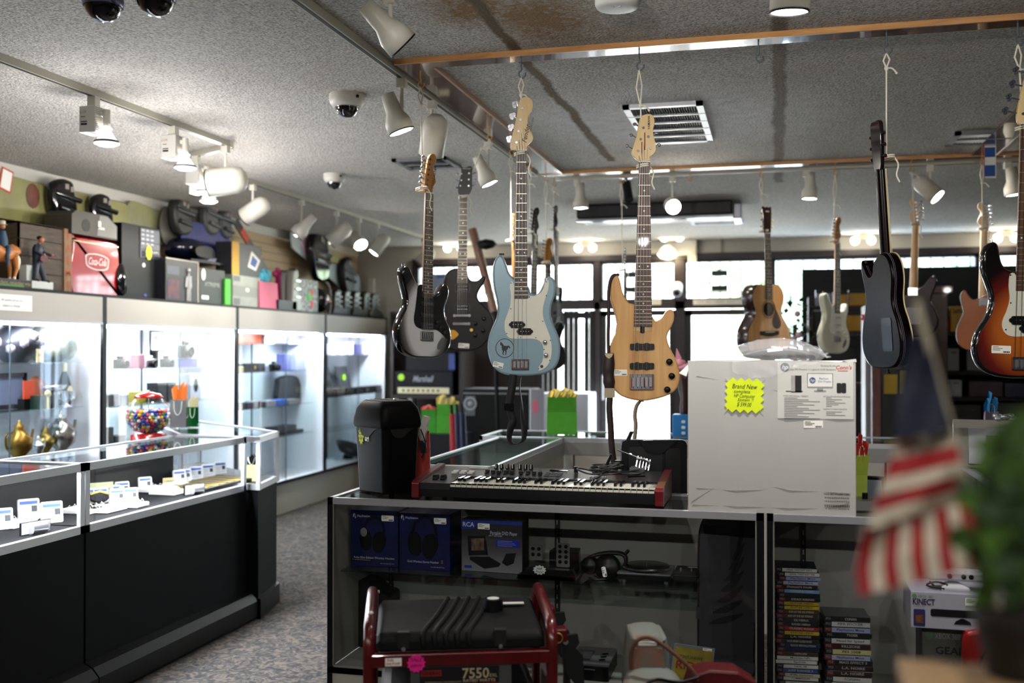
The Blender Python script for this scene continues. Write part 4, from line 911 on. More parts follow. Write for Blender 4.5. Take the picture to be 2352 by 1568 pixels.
def strat(label, loc, rot, paint, guard, neckb, fb, txt=None, mb3=None, cat='electric guitar', back=False, pickm=None, hw=CHROME, sides=None):
    t = thing('electric_guitar', label, cat, loc, rot=rot)
    pts = smooth_loop(STRAT, 4); MB(sides or paint).prism(pts, -.022,.022, None, .008, mf=paint).build('guitar_body', t)
    MB(guard).prism(smooth_loop(GUARDS, 3),-.025,-.022).build('pickguard', t)
    pm = pickm or mat('#26262a', .4)
    pickup(t, 0,.245,.07,.017,-.025,6, pm); pickup(t, 0,.195,.07,.017,-.025,6, pm); pickup(t, .0,.145,.07,.03 if mb3 else .017,-.025,6, pm, rows=2 if mb3 else 1)
    bridge(t, 0,.1,.07,.04,6,-.022)
    for p in ((.065,.165),(.085,.14),(.11,.118)): knob(t, *p, .011,-.025, mat('#1a1a1c', .4) if guard != WHITEG else mat('#d8d5c8', .4),.012)
    m_ = MB(hw); m_.M = Matrix.Translation((.088,-.022,.068)) @ Matrix.Rotation(math.radians(35),4, 'Y'); m_.prism(circ(0,0,.014,16,.032),-.003,0); m_.build('jack_plate', t)
    MB(hw).cyl((-.125,0,.405),(-.125,0,.416),.005,.007).build('strap_button', t)
    if back: MB(CHROME).bx(-.03,.03,.022,.025,.28,.33).build('neck_plate', t); MB(mat('#6d6a6e', .3)).prism(rrect(-.06,.04,.09,.2,.01),.022,.024).build('spring_cover', t)
    slender(t, 1, fb, neckb); strat_head(t, neckb, txt=txt); return t
WHITEG = mat('#dcdcd2', .3)
BURSTS = burst_mat([(0, '#e2e2e4'),(.62, '#d6d6d6'),(.78, '#6a6463'),(.93, '#060607'),(1, '#040405')],-.005,.17,.165,.25)
hk = hook('yellow hook holding the silver sunburst guitar, nearest on the left rail', (-1.555,4.45))
pb = onY(945,822,4.45)
SB = strat('silver and black burst electric guitar with three black pickups', (hk.x + .01,4.45, pb.z),(0, math.radians(1.5), RZC + math.radians(46)), BURSTS, mat('#0b0b0e', .1, coat=1), wood_mat('#9a6c40', '#b48452', .3,(6,6,1.2)), mat('#4a3a2e', .5, noise=.2, nscale=30), 'STARCASTER', True, sides=GLOSSBLK)
price_label(SB, -.09,.02,.001,.001,.0) if False else None
cord('doubled cord tied to the silver and black burst guitar', hk, onY(948,242,4.45).z, (hk.x + .01,4.45, pb.z + .765),(.026,(-.03,.01)))
# --- dark walnut single cut guitar ---------------------------------------------
F = Frame(1064,806,5.64); hk = hook('yellow hook holding the dark brown single cutaway guitar', (-1.56,5.64))
t = thing('electric_guitar', 'dark brown single cutaway electric guitar with a gold bow and yellow pick', 'electric guitar', F.o, RZC)
WAL = mat('#140d0b', .38, noise=.25, nscale=12, spec=.3)
lpb = [(790,333),(720,345),(672,388),(647,450),(652,520),(680,590),(678,645),(640,710),(590,785),(562,870),(560,960),(588,1040),(645,1108),(740,1150),(850,1164),(960,1150),(1050,1100),(1112,1020),(1146,930),(1146,850),(1110,760),(1050,700),(1003,650),(988,600),(1012,540),(1052,480),(1070,430),(1050,408),(1018,430),(975,460),(925,452),(895,410),(880,350)]
MB(WAL).prism(smooth_loop([w(F, c7, *p) for p in lpb],4),-.024,.024, None, .008).build('guitar_body', t)
x0, z0 = w(F, c7,837,480); x1, z1 = w(F, c6,732,1058); bx_, bz = w(F, c7,835,806)
neck_parts(t, x0,.053, z0, x1,.043, z1, mat('#4d4436', .5), mat('#2a1d18', .4),20, strings=6, bz=bz, bw=.05, bxc=bx_, shaft_to=z0 - .03, binding=mat('#b9b4a4', .4))
hd = [(700,1050),(688,1000),(700,940),(713,880),(716,832),(745,838),(775,826),(798,832),(801,880),(800,940),(800,1000),(770,1052)]
MB(mat('#0c0908', .35)).prism(smooth_loop([w(F, c6, *p) for p in hd],3),-.022,-.008, None, .002).build('headstock', t)
for a, b in (((717,885),(690,885)),((714,935),(686,938)),((708,980),(682,990)),((775,882),(812,880)),((773,930),(815,930)),((772,980),(812,975))): o = peg(t, *w(F, c6, *a), w(F, c6, *b), 'oval', SILV, -.014); o.location.y = -.008
mb = MB(PAPER); x, z = w(F, c6,757,845); mb.txt('Harmony', .012, x, -.0235, z, shear=.3); mb.build('lettering', t)
pickup(t, *w(F, c7,840,530),.075,.036,-.024,6, BLACK, rim=mat('#0c0a0a', .4), rows=2); pickup(t, *w(F, c7,840,727),.075,.036,-.024,6, BLACK, rim=mat('#0c0a0a', .4), rows=2)
for yy, xx, hh in ((806,835,.012),(888,830,.014)):
    x, z = w(F, c7, xx, yy); mb = MB(CHROME); mb.prism(rrect(x - .045, x + .045, z - hh/2, z + hh/2,.005),-.038,-.026); mb.cyl((x - .042,-.04, z),(x - .042,-.024, z),.009).cyl((x + .042,-.04, z),(x + .042,-.024, z),.009); mb.build('bridge' if yy == 806 else 'tailpiece', t)
for p in ((1053,835),(967,885),(1045,955),(967,1003)): knob(t, *w(F, c7, *p),.0125,-.024, mat('#0a0a0a', .25),.014)
x, z = w(F, c7,928,948); MB(GOLD).cyl((x, -.026, z),(x, -.024, z),.009).cyl((x, -.036, z),(x, -.026, z),.003).build('toggle_switch', t)
x, z = w(F, c7,640,985); mb = MB(mat('#c8b878', .25,.7))
for i in range(9):
    a = i*2*math.pi/9; c, s = math.cos(a), math.sin(a); mb.add([(x + c*.012 - s*.012,-.028, z + s*.012 + c*.012),(x + c*.012 + s*.012,-.028, z + s*.012 - c*.012),(x + c*.04,-.03, z + s*.04),(x + c*.02,-.045, z + s*.02)],[(0,1,3),(1,2,3),(2,0,3)])
for i in range(7):
    a = i*2*math.pi/7 + .3; c, s = math.cos(a), math.sin(a); mb.add([(x - s*.009,-.036, z + c*.009),(x + s*.009,-.036, z - c*.009),(x + c*.024,-.042, z + s*.024),(x + c*.01,-.056, z + s*.01)],[(0,1,3),(1,2,3),(2,0,3)])
mb.build('gift_bow', t)
x, z = w(F, c7,752,998); MB(mat('#d99a1c', .5)).prism(smooth_loop([(x - .024, z + .022),(x - .02, z - .008),(x - .012, z - .026),(x + .006, z - .02),(x + .026, z + .0),(x + .02, z + .014),(x, z + .028)],4),-.03,-.024).build('yellow_pick', t)
price_label(t, *w(F, c7,853,1105),.062,.028,-.0242, rot=math.radians(4)); o = price_label(t, *w(F, c7,655,868),.058,.024,-.0242, rot=math.radians(92))
cord('doubled cord tied to the dark brown single cutaway guitar', hk, onY(1065,343,5.64).z, (F.o.x + w(F, c6,735,1040)[0],5.64, F.o.z + z1 - .005),(.028,(-.03,.01)))
# --- sunburst bass at the right edge ----------------------------------------------
c4 = crop(1950,540,4.3557); F = Frame(2345,866,4.37)
sbb = [(1440,70),(1478,110),(1495,200),(1520,290),(1570,345),(1650,365),(1760,420),(1800,560),(1840,590),(1880,540),(1920,470),(1970,470),(1995,560),(1965,680),(1960,800),(2000,900),(2040,1010),(2055,1130),(2030,1270),(1960,1370),(1850,1420),(1700,1428),(1580,1425),(1450,1405),(1345,1362),(1275,1290),(1240,1200),(1233,1100),(1260,990),(1310,900),(1378,790),(1405,680),(1400,580),(1368,480),(1330,370),(1320,250),(1335,160),(1372,100)]
cx, cz = w(F, c4,1700,900)
SUN = burst_mat([(0, '#b5651f'),(.38, '#a3541c'),(.62, '#5e1510'),(.82, '#0d0505'),(1, '#050304')], cx, cz - .02,.24,.30)
t = thing('bass_guitar', 'tobacco sunburst bass guitar with a white pickguard cut by the frame edge', 'bass guitar', F.o, RZC)
MB(GLOSSBLK).prism(smooth_loop([w(F, c4, *p) for p in sbb],5),-.022,.022, None, .010, mf=SUN).build('guitar_body', t)
sgd = [(1590,390),(1640,400),(1660,540),(1750,565),(1850,610),(1930,530),(1950,640),(1920,800),(1960,1000),(2000,1150),(1960,1260),(1900,1200),(1860,1080),(1780,1015),(1620,1015),(1545,990),(1508,930),(1510,850),(1550,760),(1580,640),(1572,500)]
MB(mat('#cfcec0', .35)).prism(smooth_loop([w(F, c4, *p) for p in sgd],4),-.025,-.022).build('pickguard', t)
x0, z0 = w(F, c4,1725,558); z1 = onY(2345,288,4.37).z - F.o.z; bx_, bz = w(F, c4,1700,1240)
pgs = [(.0,0)]
neck_parts(t, x0,.066, z0, x0 + .012,.046, z1, wood_mat('#4a3222', '#6b4a33', .45,(8,8,1)), MAPLE, 20, strings=4, bz=bz, bw=.066, bxc=bx_, shaft_to=z0 - .02, smat=mat('#1c1a1a', .4,.6))
hx = x0 + .012
hp = [(-.022,0),(-.034,.03),(-.024,.09),(-.008,.16),(.012,.215),(.045,.24),(.075,.22),(.075,.19),(.055,.165),(.05,.13),(.06,.08),(.06,.05),(.035,.02),(.023,0)]
MB(MAPLE).prism(smooth_loop([(hx + a, z1 + b) for a, b in hp],4),-.022,-.006, None, .002).build('headstock', t)
for i in range(4): a = (hx - .012 + i*.014, z1 + .04 + i*.052); o = peg(t, *a, (a[0] - .055, a[1] + .012), 'clover', mat('#9aa2b0', .15,.9),-.010); o.location.y = -.012
pickup(t, *w(F, c4,1690,852),.075,.032,-.025,4, ears=True); pickup(t, *w(F, c4,1790,935),.075,.032,-.025,4, ears=True)
bridge(t, *w(F, c4,1712,1280),.088,.048,4,-.022)
price_label(t, *w(F, c4,1497,1143),.075,.03,-.0222, rot=math.radians(2))
mb = MB(BLACK)
for p in ((1590,403),(1590,680),(1540,946)): x, z = w(F, c4, *p); mb.cyl((x, -.0262, z),(x, -.025, z),.003, n=8)
mb.build('pickguard_screws', t); x, z = w(F, c4,1435,62); MB(SILV).cyl((x, 0, z - .005),(x, 0, z + .006),.003).cyl((x, 0, z + .006),(x, 0, z + .009),.007).build('strap_button', t)
hk = hook('grey hook holding the tobacco sunburst bass', (onY(2338,100,4.37).x, 4.37), GHK, 1.1); cord('doubled cord tied to the tobacco sunburst bass at the frame edge', hk, onY(2340,160,4.37).z, (F.o.x + x0 + .01,4.37, F.o.z + z1 - .012),(.03,(-.03,.01)))
hk = hook('grey hook holding the pale blue bass', (onY(1197,150,4.37).x, 4.37), GHK, 1.1); cord('short doubled cord tied to the pale blue bass', hk, onY(1199,218,4.37).z, (onY(1197,352,4.37).x, 4.37, onY(1197,354,4.37).z),(.026,(-.032,.01)))
hk = hook('grey hook holding the natural wood bass', (onY(1468,110,4.37).x, 4.37), GHK, 1.1); cord('doubled cord tied to the natural wood bass', hk, onY(1467,243,4.37).z, (onY(1478,380,4.37).x, 4.37, onY(1478,382,4.37).z),(.027,(-.032,.01)))
hook('empty grey hook in the near rail right of the natural wood bass', (onY(1742,95,4.37).x, 4.37), GHK, 1.1)
# --- dark guitar seen from behind its edge ------------------------------------------
DKR = mat('#0a0304', .25, coat=.0, spec=.12, noise=.3, nscale=6)
hp_ = onY(2036,80,4.37); hk = hook('grey hook holding the black cherry guitar seen from its back edge', (hp_.x, 4.37), GHK, 1.1)
pb = onY(2040,846,4.37)
t = thing('electric_guitar', 'black cherry electric guitar turned to show its back and cream bound edge', 'electric guitar', pb, rot=(math.radians(-3.4),0, RZC + math.radians(97)))
LP = [(-.03,.345),(-.08,.34),(-.115,.31),(-.125,.265),(-.112,.215),(-.118,.18),(-.145,.14),(-.163,.09),(-.155,.045),(-.115,.012),(-.05,0),(.05,0),(.115,.012),(.155,.045),(.163,.09),(.145,.14),(.118,.185),(.11,.23),(.125,.28),(.135,.315),(.122,.335),(.1,.31),(.07,.285),(.04,.29),(.025,.32)]
LP = [(a, b*1.32) for a, b in LP]
MB(DKR).prism(smooth_loop(LP, 4),-.026,.026, None, .008).build('guitar_body', t)
MB(mat('#c9ba8c', .4)).prism([p*1.0 for p in smooth_loop([(a*1.006, b*1.004 - .0005) for a, b in LP],4)],-.0265,-.0215).build('binding', t)
mb = MB(mat('#8b8fa0', .15,.5)); mb.prism(smooth_loop([(a*1.004, b*1.003 - .0005) for a, b in LP],4),.0125,.014).prism(smooth_loop([(a*1.004, b*1.003 - .0005) for a, b in LP],4),.007,.008); mb.build('edge_pinstripe', t)
neck_parts(t, 0,.053,.33,0,.043,.79, ROSEB, DKR, 22, False, strings=6, bz=.14, bw=.05, binding=mat('#c9ba8c', .4), th=.026)
MB(mat('#120b0b', .12, coat=1)).prism(smooth_loop([(-.021,.79),(-.034,.83),(-.04,.97),(0,.985),(.04,.97),(.034,.83),(.021,.79)],3),-.02,-.004, None, .002).build('headstock', t)
for i in range(3):
    for s in (-1,1): o = peg(t, s*.022,.84 + i*.045,(s*.05,.84 + i*.045), 'oval', BLACK, -.014); o.location.y = -.006
mb = MB(mat('#c02a1a', .4))
for i in range(3): mb.cyl((-.03,-.032,.84 + i*.045),(-.03,-.02,.84 + i*.045),.004)
mb.build('string_ends', t)
MB(mat('#0c0a0c', .2)).prism(rrect(-.1,-.02,.07,.2,.012),.026,.028).build('control_cover', t); MB(BLACK).cyl((0,0,-.016),(0,0,0),.004,.004).cyl((0,0,-.02),(0,0,-.015),.008).build('strap_button', t)
o = price_label(t, -.1,.03,.001,.001,0) if False else MB(PAPER).bx(-.1495,-.149,-.018,.018,.06,.10).build('price_label', t)
cord('long cord tied to the black cherry guitar seen from its back edge', hk, onY(2033,157,4.37).z, (onY(2036,362,4.37).x, 4.37, onY(2030,362,4.37).z),(.03,(-.03,.03)))
# --- acoustic guitar ------------------------------------------------------------
YF = 7.36
AC = [(-.03,.5),(-.085,.505),(-.125,.48),(-.145,.435),(-.142,.385),(-.125,.335),(-.125,.295),(-.155,.25),(-.19,.195),(-.2,.13),(-.185,.065),(-.14,.02),(-.07,0),(0,-.003),(.07,0),(.14,.02),(.185,.065),(.2,.13),(.19,.195),(.155,.25),(.125,.295),(.125,.335),(.142,.385),(.145,.435),(.125,.48),(.085,.505),(.03,.5)]
def acoustic(label, loc, rot, face, side, headm, neckm):
    t = thing('acoustic_guitar', label, 'acoustic guitar', loc, rot=rot)
    MB(side).prism(smooth_loop(AC, 4),-.055,.055, None, .004, mf=face).build('guitar_body', t)
    MB(mat('#1a100c', .8)).prism(circ(0,.335,.05,28),-.0562,-.0555).build('sound_hole', t)
    mb = MB(mat('#7a5632', .5)); oc = circ(0,.335,.064,32); ic = circ(0,.335,.057,32); mb.add([(p[0],-.0563, p[1]) for p in oc + ic],[(i, (i + 1) % 32,32 + (i + 1) % 32,32 + i) for i in range(32)]); mb.build('rosette', t)
    MB(mat('#3a1c1c', .25)).prism(smooth_loop([(.03,.395),(.05,.37),(.062,.34),(.09,.29),(.108,.25),(.105,.215),(.075,.2),(.045,.21),(.03,.24),(.035,.27),(.052,.3),(.055,.335),(.045,.37)],4),-.0575,-.055).build('pickguard', t)
    MB(mat('#17110f', .5)).prism([(-.085,.185),(.085,.185),(.085,.16),(.03,.15),(0,.148),(-.03,.15),(-.085,.16)],-.062,-.055).bx(-.04,.04,-.066,-.062,.176,.18, IVORY).build('bridge', t)
    neck_parts(t, 0,.056,.40,0,.044,.855, mat('#3a3128', .5), neckm, 20, True, yf=-.066, strings=6, bz=.172, bw=.052, shaft_to=.5)
    MB(headm).prism(smooth_loop([(-.022,.855),(-.032,.88),(-.037,.96),(-.038,1.035),(-.02,1.03),(0,1.036),(.02,1.03),(.038,1.035),(.037,.96),(.032,.88),(.022,.855)],3),-.062,-.048, None, .002).build('headstock', t)
    MB(PAPER).bx(-.015,.015,-.0635,-.062,1.0,1.008).build('lettering', t)
    for i in range(3):
        for s in (-1,1): o = peg(t, s*.02,.9 + i*.045,(s*.045,.9 + i*.045), 'oval', GOLD, -.018); o.location.y = -.045
    return t
SPR = wood_mat('#b8814a', '#d3a066', .28,(9,9,1),.7)
pb = onY(1748,822, YF); hp_ = onY(1748,390, YF)
acoustic('tan topped acoustic guitar with dark sides and a maroon pickguard', (pb.x + .02, YF, pb.z),(0, math.radians(-1.5), RZC + math.radians(30)), SPR, mat('#26100f', .25, coat=.6), mat('#30110f', .25, coat=.6), mat('#57301f', .35))
hk = hook('yellow hook holding the acoustic guitar', (hp_.x, YF)); cord('cord tied to the acoustic guitar headstock', hk, onY(1750,445, YF).z, (pb.x + .02, YF, pb.z + .87),(.03,(-.075,-.03)), True)
# --- white guitar -------------------------------------------------------------------
PW = mat('#cfcfbb', .25, coat=.8)
pb = onY(1915,812, YF); hp_ = onY(1918,385, YF)
hk = hook('yellow hook holding the white electric guitar', (hp_.x, YF))
strat('pearl white electric guitar with a white pickguard', (pb.x, YF, pb.z),(0, math.radians(1), RZC + math.radians(38)), PW, WHITEG, wood_mat('#a57442', '#bd8a55', .3,(6,6,1)), mat('#4d4744', .5), pickm=mat('#cfcfc8', .4))
cord('long cord tied to the pearl white guitar', hk, onY(1918,470, YF).z, (pb.x, YF, pb.z + .765),(.028,(-.03,.01)))
# --- dark red guitar seen from the back -------------------------------------------------
pb = onY(2112,775, YF); hp_ = onY(2093,378, YF)
hk = hook('yellow hook with a wire holding the dark red guitar', (hp_.x, YF))
strat('dark wine red electric guitar hanging with its back and maple neck showing', (pb.x - .05, YF, pb.z),(0, math.radians(-2), RZC + math.radians(155)), mat('#22070a', .25, spec=.2), WHITEG, wood_mat('#c09562', '#d5ae7c', .35,(6,6,1)), MAPLE, back=True)
cord('short cord tied to the dark wine red guitar', hk, onY(2096,400, YF).z, (hp_.x + .02, YF, pb.z + .765),(.028,(-.03,.02)))
# --- orange back view guitar ----------------------------------------------------------------
pb = onY(2262,806,7.2); hk = hook('yellow hook holding the orange bodied guitar on the right rail', (1.30,7.2))
TELE = [(-.03,.325),(-.07,.335),(-.12,.325),(-.143,.29),(-.13,.245),(-.115,.215),(-.135,.17),(-.16,.115),(-.155,.055),(-.12,.015),(-.06,0),(.06,0),(.12,.015),(.155,.055),(.16,.115),(.138,.17),(.12,.215),(.13,.26),(.14,.3),(.128,.332),(.11,.338),(.095,.315),(.07,.29),(.04,.29)]
t = thing('electric_guitar', 'orange wood bodied electric guitar hanging with its back to the camera', 'electric guitar', (1.30,7.2, pb.z), rot=(0, math.radians(-1), RZC + math.radians(163)))
MB(mat('#57300f', .35)).prism(smooth_loop([(a, b*1.15) for a, b in TELE],4),-.022,.022, None, .004, mb_=mat('#a8591c', .35, noise=.12, nscale=9)).build('guitar_body', t)
neck_parts(t, 0,.056,.30,0,.042,.775, MAPLE, wood_mat('#c9a877', '#dcc096', .35,(6,6,1)),21, True, strings=6, bz=.1, bw=.05, shaft_to=.27); strat_head(t, wood_mat('#c9a877', '#dcc096', .35,(6,6,1)),.775)
MB(CHROME).bx(-.03,.03,.022,.025,.29,.34).build('neck_plate', t)
cord('cord tied to the orange bodied guitar', hk, onY(2257,420,7.2).z, (1.30,7.2, pb.z + .79),(.028,(-.03,.01)))
# --- reddish acoustic behind the sunburst bass ---------------------------------------------
pb = onY(2330,830,5.6); hk = hook('yellow hook holding the dark headed guitar behind the sunburst bass', (1.325,5.45))
acoustic('dark acoustic guitar mostly hidden behind the tobacco sunburst bass', (1.33,5.45, onY(2325,850,5.45).z - .0),(0,0, RZC + math.radians(168)), mat('#4a1712', .3, coat=.5), mat('#1d0c0b', .3, coat=.5), mat('#160e0d', .3), mat('#3a1510', .3, coat=.6))
cord('cord tied to the dark headed guitar behind the sunburst bass', hk, onY(2318,395,5.45).z, (1.33,5.45, onY(2325,850,5.45).z + .87),(.03,(.03,.08)))
# --- edge-on guitars along the left rail and behind ----------------------------------------
def edge(label, loc, rz, body, neckm, hm, fb=ROSEB, tilt=0, hw=CHROME):
    t = thing('electric_guitar', label, 'electric guitar', loc, rot=(0, math.radians(tilt), RZC + math.radians(rz)))
    MB(body).prism(smooth_loop(STRAT, 4),-.022,.022, None, .008).build('guitar_body', t)
    pickup(t, 0,.24,.07,.02,-.022,6); pickup(t, 0,.15,.07,.02,-.022,6); bridge(t, 0,.1,.07,.04,6,-.022)
    MB(hw).cyl((-.125,0,.405),(-.125,0,.416),.005,.007).build('strap_button', t)
    slender(t, 1, fb, neckm); strat_head(t, hm); return t
AMB = wood_mat('#8a5a22', '#b37a35', .3,(6,6,1))
def onrail(label, hl, cl, px, yy, zpy, rz, *a, kn=.12, x=None, **k):
    x = x if x is not None else NX0 + .075; p = onY(px, zpy, yy); hk = hook(hl, (x, yy)); t = edge(label, (x, yy, p.z), rz, *a, **k)
    cord(cl, hk, BZ - .074 - kn, (x, yy, p.z + .76),(.03,(-.03,.01))); return t
onrail('electric guitar with an amber maple neck hanging edge on', 'yellow hook holding the amber necked guitar', 'cord tied to the amber necked guitar', 1122,6.12,838,86, mat('#3b3c42', .1,.6, coat=1), AMB, wood_mat('#8a5a22', '#b37a35', .3,(6,6,1)), kn=.1)
onrail('glossy black electric guitar partly behind the pale blue bass neck', 'yellow hook holding the glossy black guitar', 'cord tied to the glossy black guitar', 1170,6.62,800,48, GLOSSBLK, GLOSSBLK, GLOSSBLK, kn=.1, tilt=2)
onrail('electric guitar with a chrome topped maple head right of the pale blue bass neck', 'yellow hook nearest the far corner of the left rail', 'cord holding the guitar hidden behind the pale blue bass', 1222,7.12,850,30, mat('#14161c', .1, coat=1), AMB, AMB, kn=.16)
p = onY(1268,766, YF); hx = onY(1272,405, YF).x; hk = hook('yellow hook at the left end of the far rail', (hx, YF)); edge('black edge on guitar with a mirror like body right of the pale blue bass', (hx, YF, p.z),66, mat('#1a1c20', .06,.5, coat=1), GLOSSBLK, GLOSSBLK, tilt=-1); cord('dark wire holding the black edge on guitar', hk, BZ - .12,(hx, YF, p.z + .76),(.028,(-.03,.01)))
p = onY(1432,900,8.4)
hx = onY(1427,405, YF).x; hk = hook('yellow hook left of the natural wood bass neck on the far rail', (hx, YF)); p = onY(1436,860, YF); edge('slim black guitar seen edge on behind the natural wood bass', (hx + .01, YF, p.z - .02),84, GLOSSBLK, GLOSSBLK, GLOSSBLK, tilt=1.2); cord('very long cord tied to the slim black edge on guitar', hk, onY(1428,470, YF).z, (hx + .01, YF, p.z + .745),(.026,(-.03,.01)))
hook('empty yellow hook on the far rail right of the round lit spotlight', (onY(1585,400, YF).x, YF)); 
# small striped paper tag hanging from the right rail
p = onY(2240,372,6.95); t = thing('paper_tag', 'red white and blue paper tag taped under the right timber rail', 'tag', (1.3,6.95, BZ))
mb = MB(PAPER); mb.box((0,0,-.1),(.07,.002,.2)); mb.build('tag_sheet', t); MB(mat('#1f4f9a', .6)).bx(-.03,.03,-.0025,-.0015,-.19,-.12).bx(-.03,.03,-.0025,-.0015,-.07,-.01).build('blue_print', t); MB(mat('#b4323a', .6)).bx(-.035,-.03,-.0025,-.0015,-.2,0).build('red_print', t)
# ---------------- things on and in the front cases ----------------
def poly_part(name, parent, m, pts, y0, y1, smooth=True): return MB(m).prism(pts, y0, y1, None, smooth=smooth).build(name, parent)
def carton(name, label, cat, loc, rz, w_, d_, h_, m, msides=None, group=None, bev=.0015):
    t = thing(name, label, cat, loc, rz, group)
    mb = MB(m); mb.bx(-w_/2, w_/2,0,.003,0, h_, m); mb.bx(-w_/2, w_/2,.003, d_, 0, h_, msides or m); mb.build('carton', t, bev); return t
# shredder
p = onY(889,1125,3.565); SHM = mat('#050506', .5, spec=.12)
t = thing('paper_shredder', 'black paper shredder bin with a yellow sale star on the case top', 'paper shredder', (p.x, 3.565, CT), RZC - math.radians(50))
a, b, H = .205,.165,.335
def rr(a, b, r, z): return [V((x, y, z)) for x, y in rrect(-a/2, a/2,-b/2, b/2, r)]
MB(SHM).rings([rr(a*.86, b*.84,.015,0), rr(a*.88, b*.86,.018,.02), rr(a*.98, b*.97,.02, H*.72)], None).build('bin', t)
MB(SHM).rings([rr(a*1.02, b*1.02,.02, H*.70), rr(a*1.06, b*1.06,.022, H*.735), rr(a*1.05, b*1.05,.024, H*.80), rr(a*1.0, b*1.0,.03, H*.9), rr(a*.9, b*.88,.035, H*.96), rr(a*.8, b*.76,.03, H*.985)], None).build('cutter_head', t)
MB(mat('#77787a', .35,.3)).bx(-a*.36, a*.36,-b*.3, b*.3, H*.98, H*.995).build('top_panel', t, .004); MB(BLACK).bx(-a*.33, a*.33,-.012,-.004, H*.995, H*1.0).bx(-a*.3, a*.3,-.035,-.030, H*.995, H*.998).build('feed_slot', t)
MB(SILV).lathe([(.012, H*.99),(.01, H*1.01),(0, H*1.015)],(.03,.02,0), None, 14).build('power_switch', t)
mb = MB(mat('#050506', .6)); wv = [(-.062,.0),(-.045,-.028),(-.02,-.038),(.005,-.036),(.03,-.018),(.055,-.006),(.08,-.002),(.08,.003),(-.062,.003)]
mb.prism(smooth_loop([(x, z + H*.71) for x, z in wv],3),-b*.493,-b*.488); mb.build('hand_recess', t)
mb = MB(mat('#050506', .6)); mb.M = Matrix.Rotation(math.radians(90),4, 'Z'); mb.prism(smooth_loop([(x*.9, z + H*.71) for x, z in wv],3),-a*.49,-a*.486); mb.build('hand_recess', t)
def star_sticker(parent, x, z, y, r, rz_, n, col, lines, ink=INK, r2=.78, rot=0, square=False, name='price_star'):
    mb = MB(mat(col, .6)); mb.M = Matrix.Translation((x, y, z)) @ Matrix.Rotation(rot, 4, 'Y')
    if square:
        o = []; k = 5
        for sgn, ax in ((1,0),(1,1),(-1,0),(-1,1)): pass
        for i in range(k + 1): o.append((-r + 2*r * i / k, rz_*1.0)); o.append((-r + 2*r*(i + .5)/k, rz_*.8)) if i < k else None
        for i in range(1, k + 1): o.append((r*.82, rz_ - 2*rz_*(i - .5)/k)); o.append((r, rz_ - 2*rz_ * i / k))
        for i in range(1, k + 1): o.append((r - 2*r*(i - .5)/k, -rz_*.8)); o.append((r - 2*r * i / k, -rz_))
        for i in range(1, k): o.append((-r*.86,-rz_ + 2*rz_*(i - .5)/k)); o.append((-r, -rz_ + 2*rz_ * i / k))
        o.append((-r*.82, rz_ - 2*rz_*.5/k)); o = [q for q in o if q]; mb.prism(o, -.0008,0, None, smooth=False)
    else: mb.prism([(r*(1 if i % 2 == 0 else r2)*math.sin(math.pi * i / n), rz_*(1 if i % 2 == 0 else r2)*math.cos(math.pi * i / n)) for i in range(2*n)],-.0008,0, None, smooth=False)
    s = mb.build(name, parent)
    mb = MB(ink); mb.M = Matrix.Translation((x, y, z)) @ Matrix.Rotation(rot, 4, 'Y')
    for tx, sz, dx, dz, fit in lines: mb.txt(tx, sz, dx, -.0014, dz, None, .004,.25, fit=fit)
    if lines: mb.build('handwriting', s)
    return s
star_sticker(t, -.048,.205,-b*.487,.019,.036,11, '#d9ea2c', [('SALE', .014,0,.014,.024),('Paper Shredder', .007,0,.002,.028),('$15.00', .012,0,-.012,.02)])
price_label(t, -.01,.197,.028,.024,-b*.485)
# power plug hanging on the shredder side
o = thing('power_plug', 'black power cord and plug hanging right of the shredder', 'cord', (p.x, 3.565, CT)); q = onY(966,990,3.5) - o.location
mb = MB(BLACK); P = [onY(x, y, 3.50) - o.location for x, y in ((966,985),(972,1000),(977,1020),(974,1040),(968,1050))]; mb.tube(smooth_path(P, 4),.0025); mb.build('cord', o)
MB(BLACK).prism(smooth_loop([(q.x - .004, q.z - .035),(q.x + .014, q.z - .04),(q.x + .017, q.z - .075),(q.x + .008, q.z - .08),(q.x - .002, q.z - .07)],3), q.y, q.y + .02).build('plug', o)
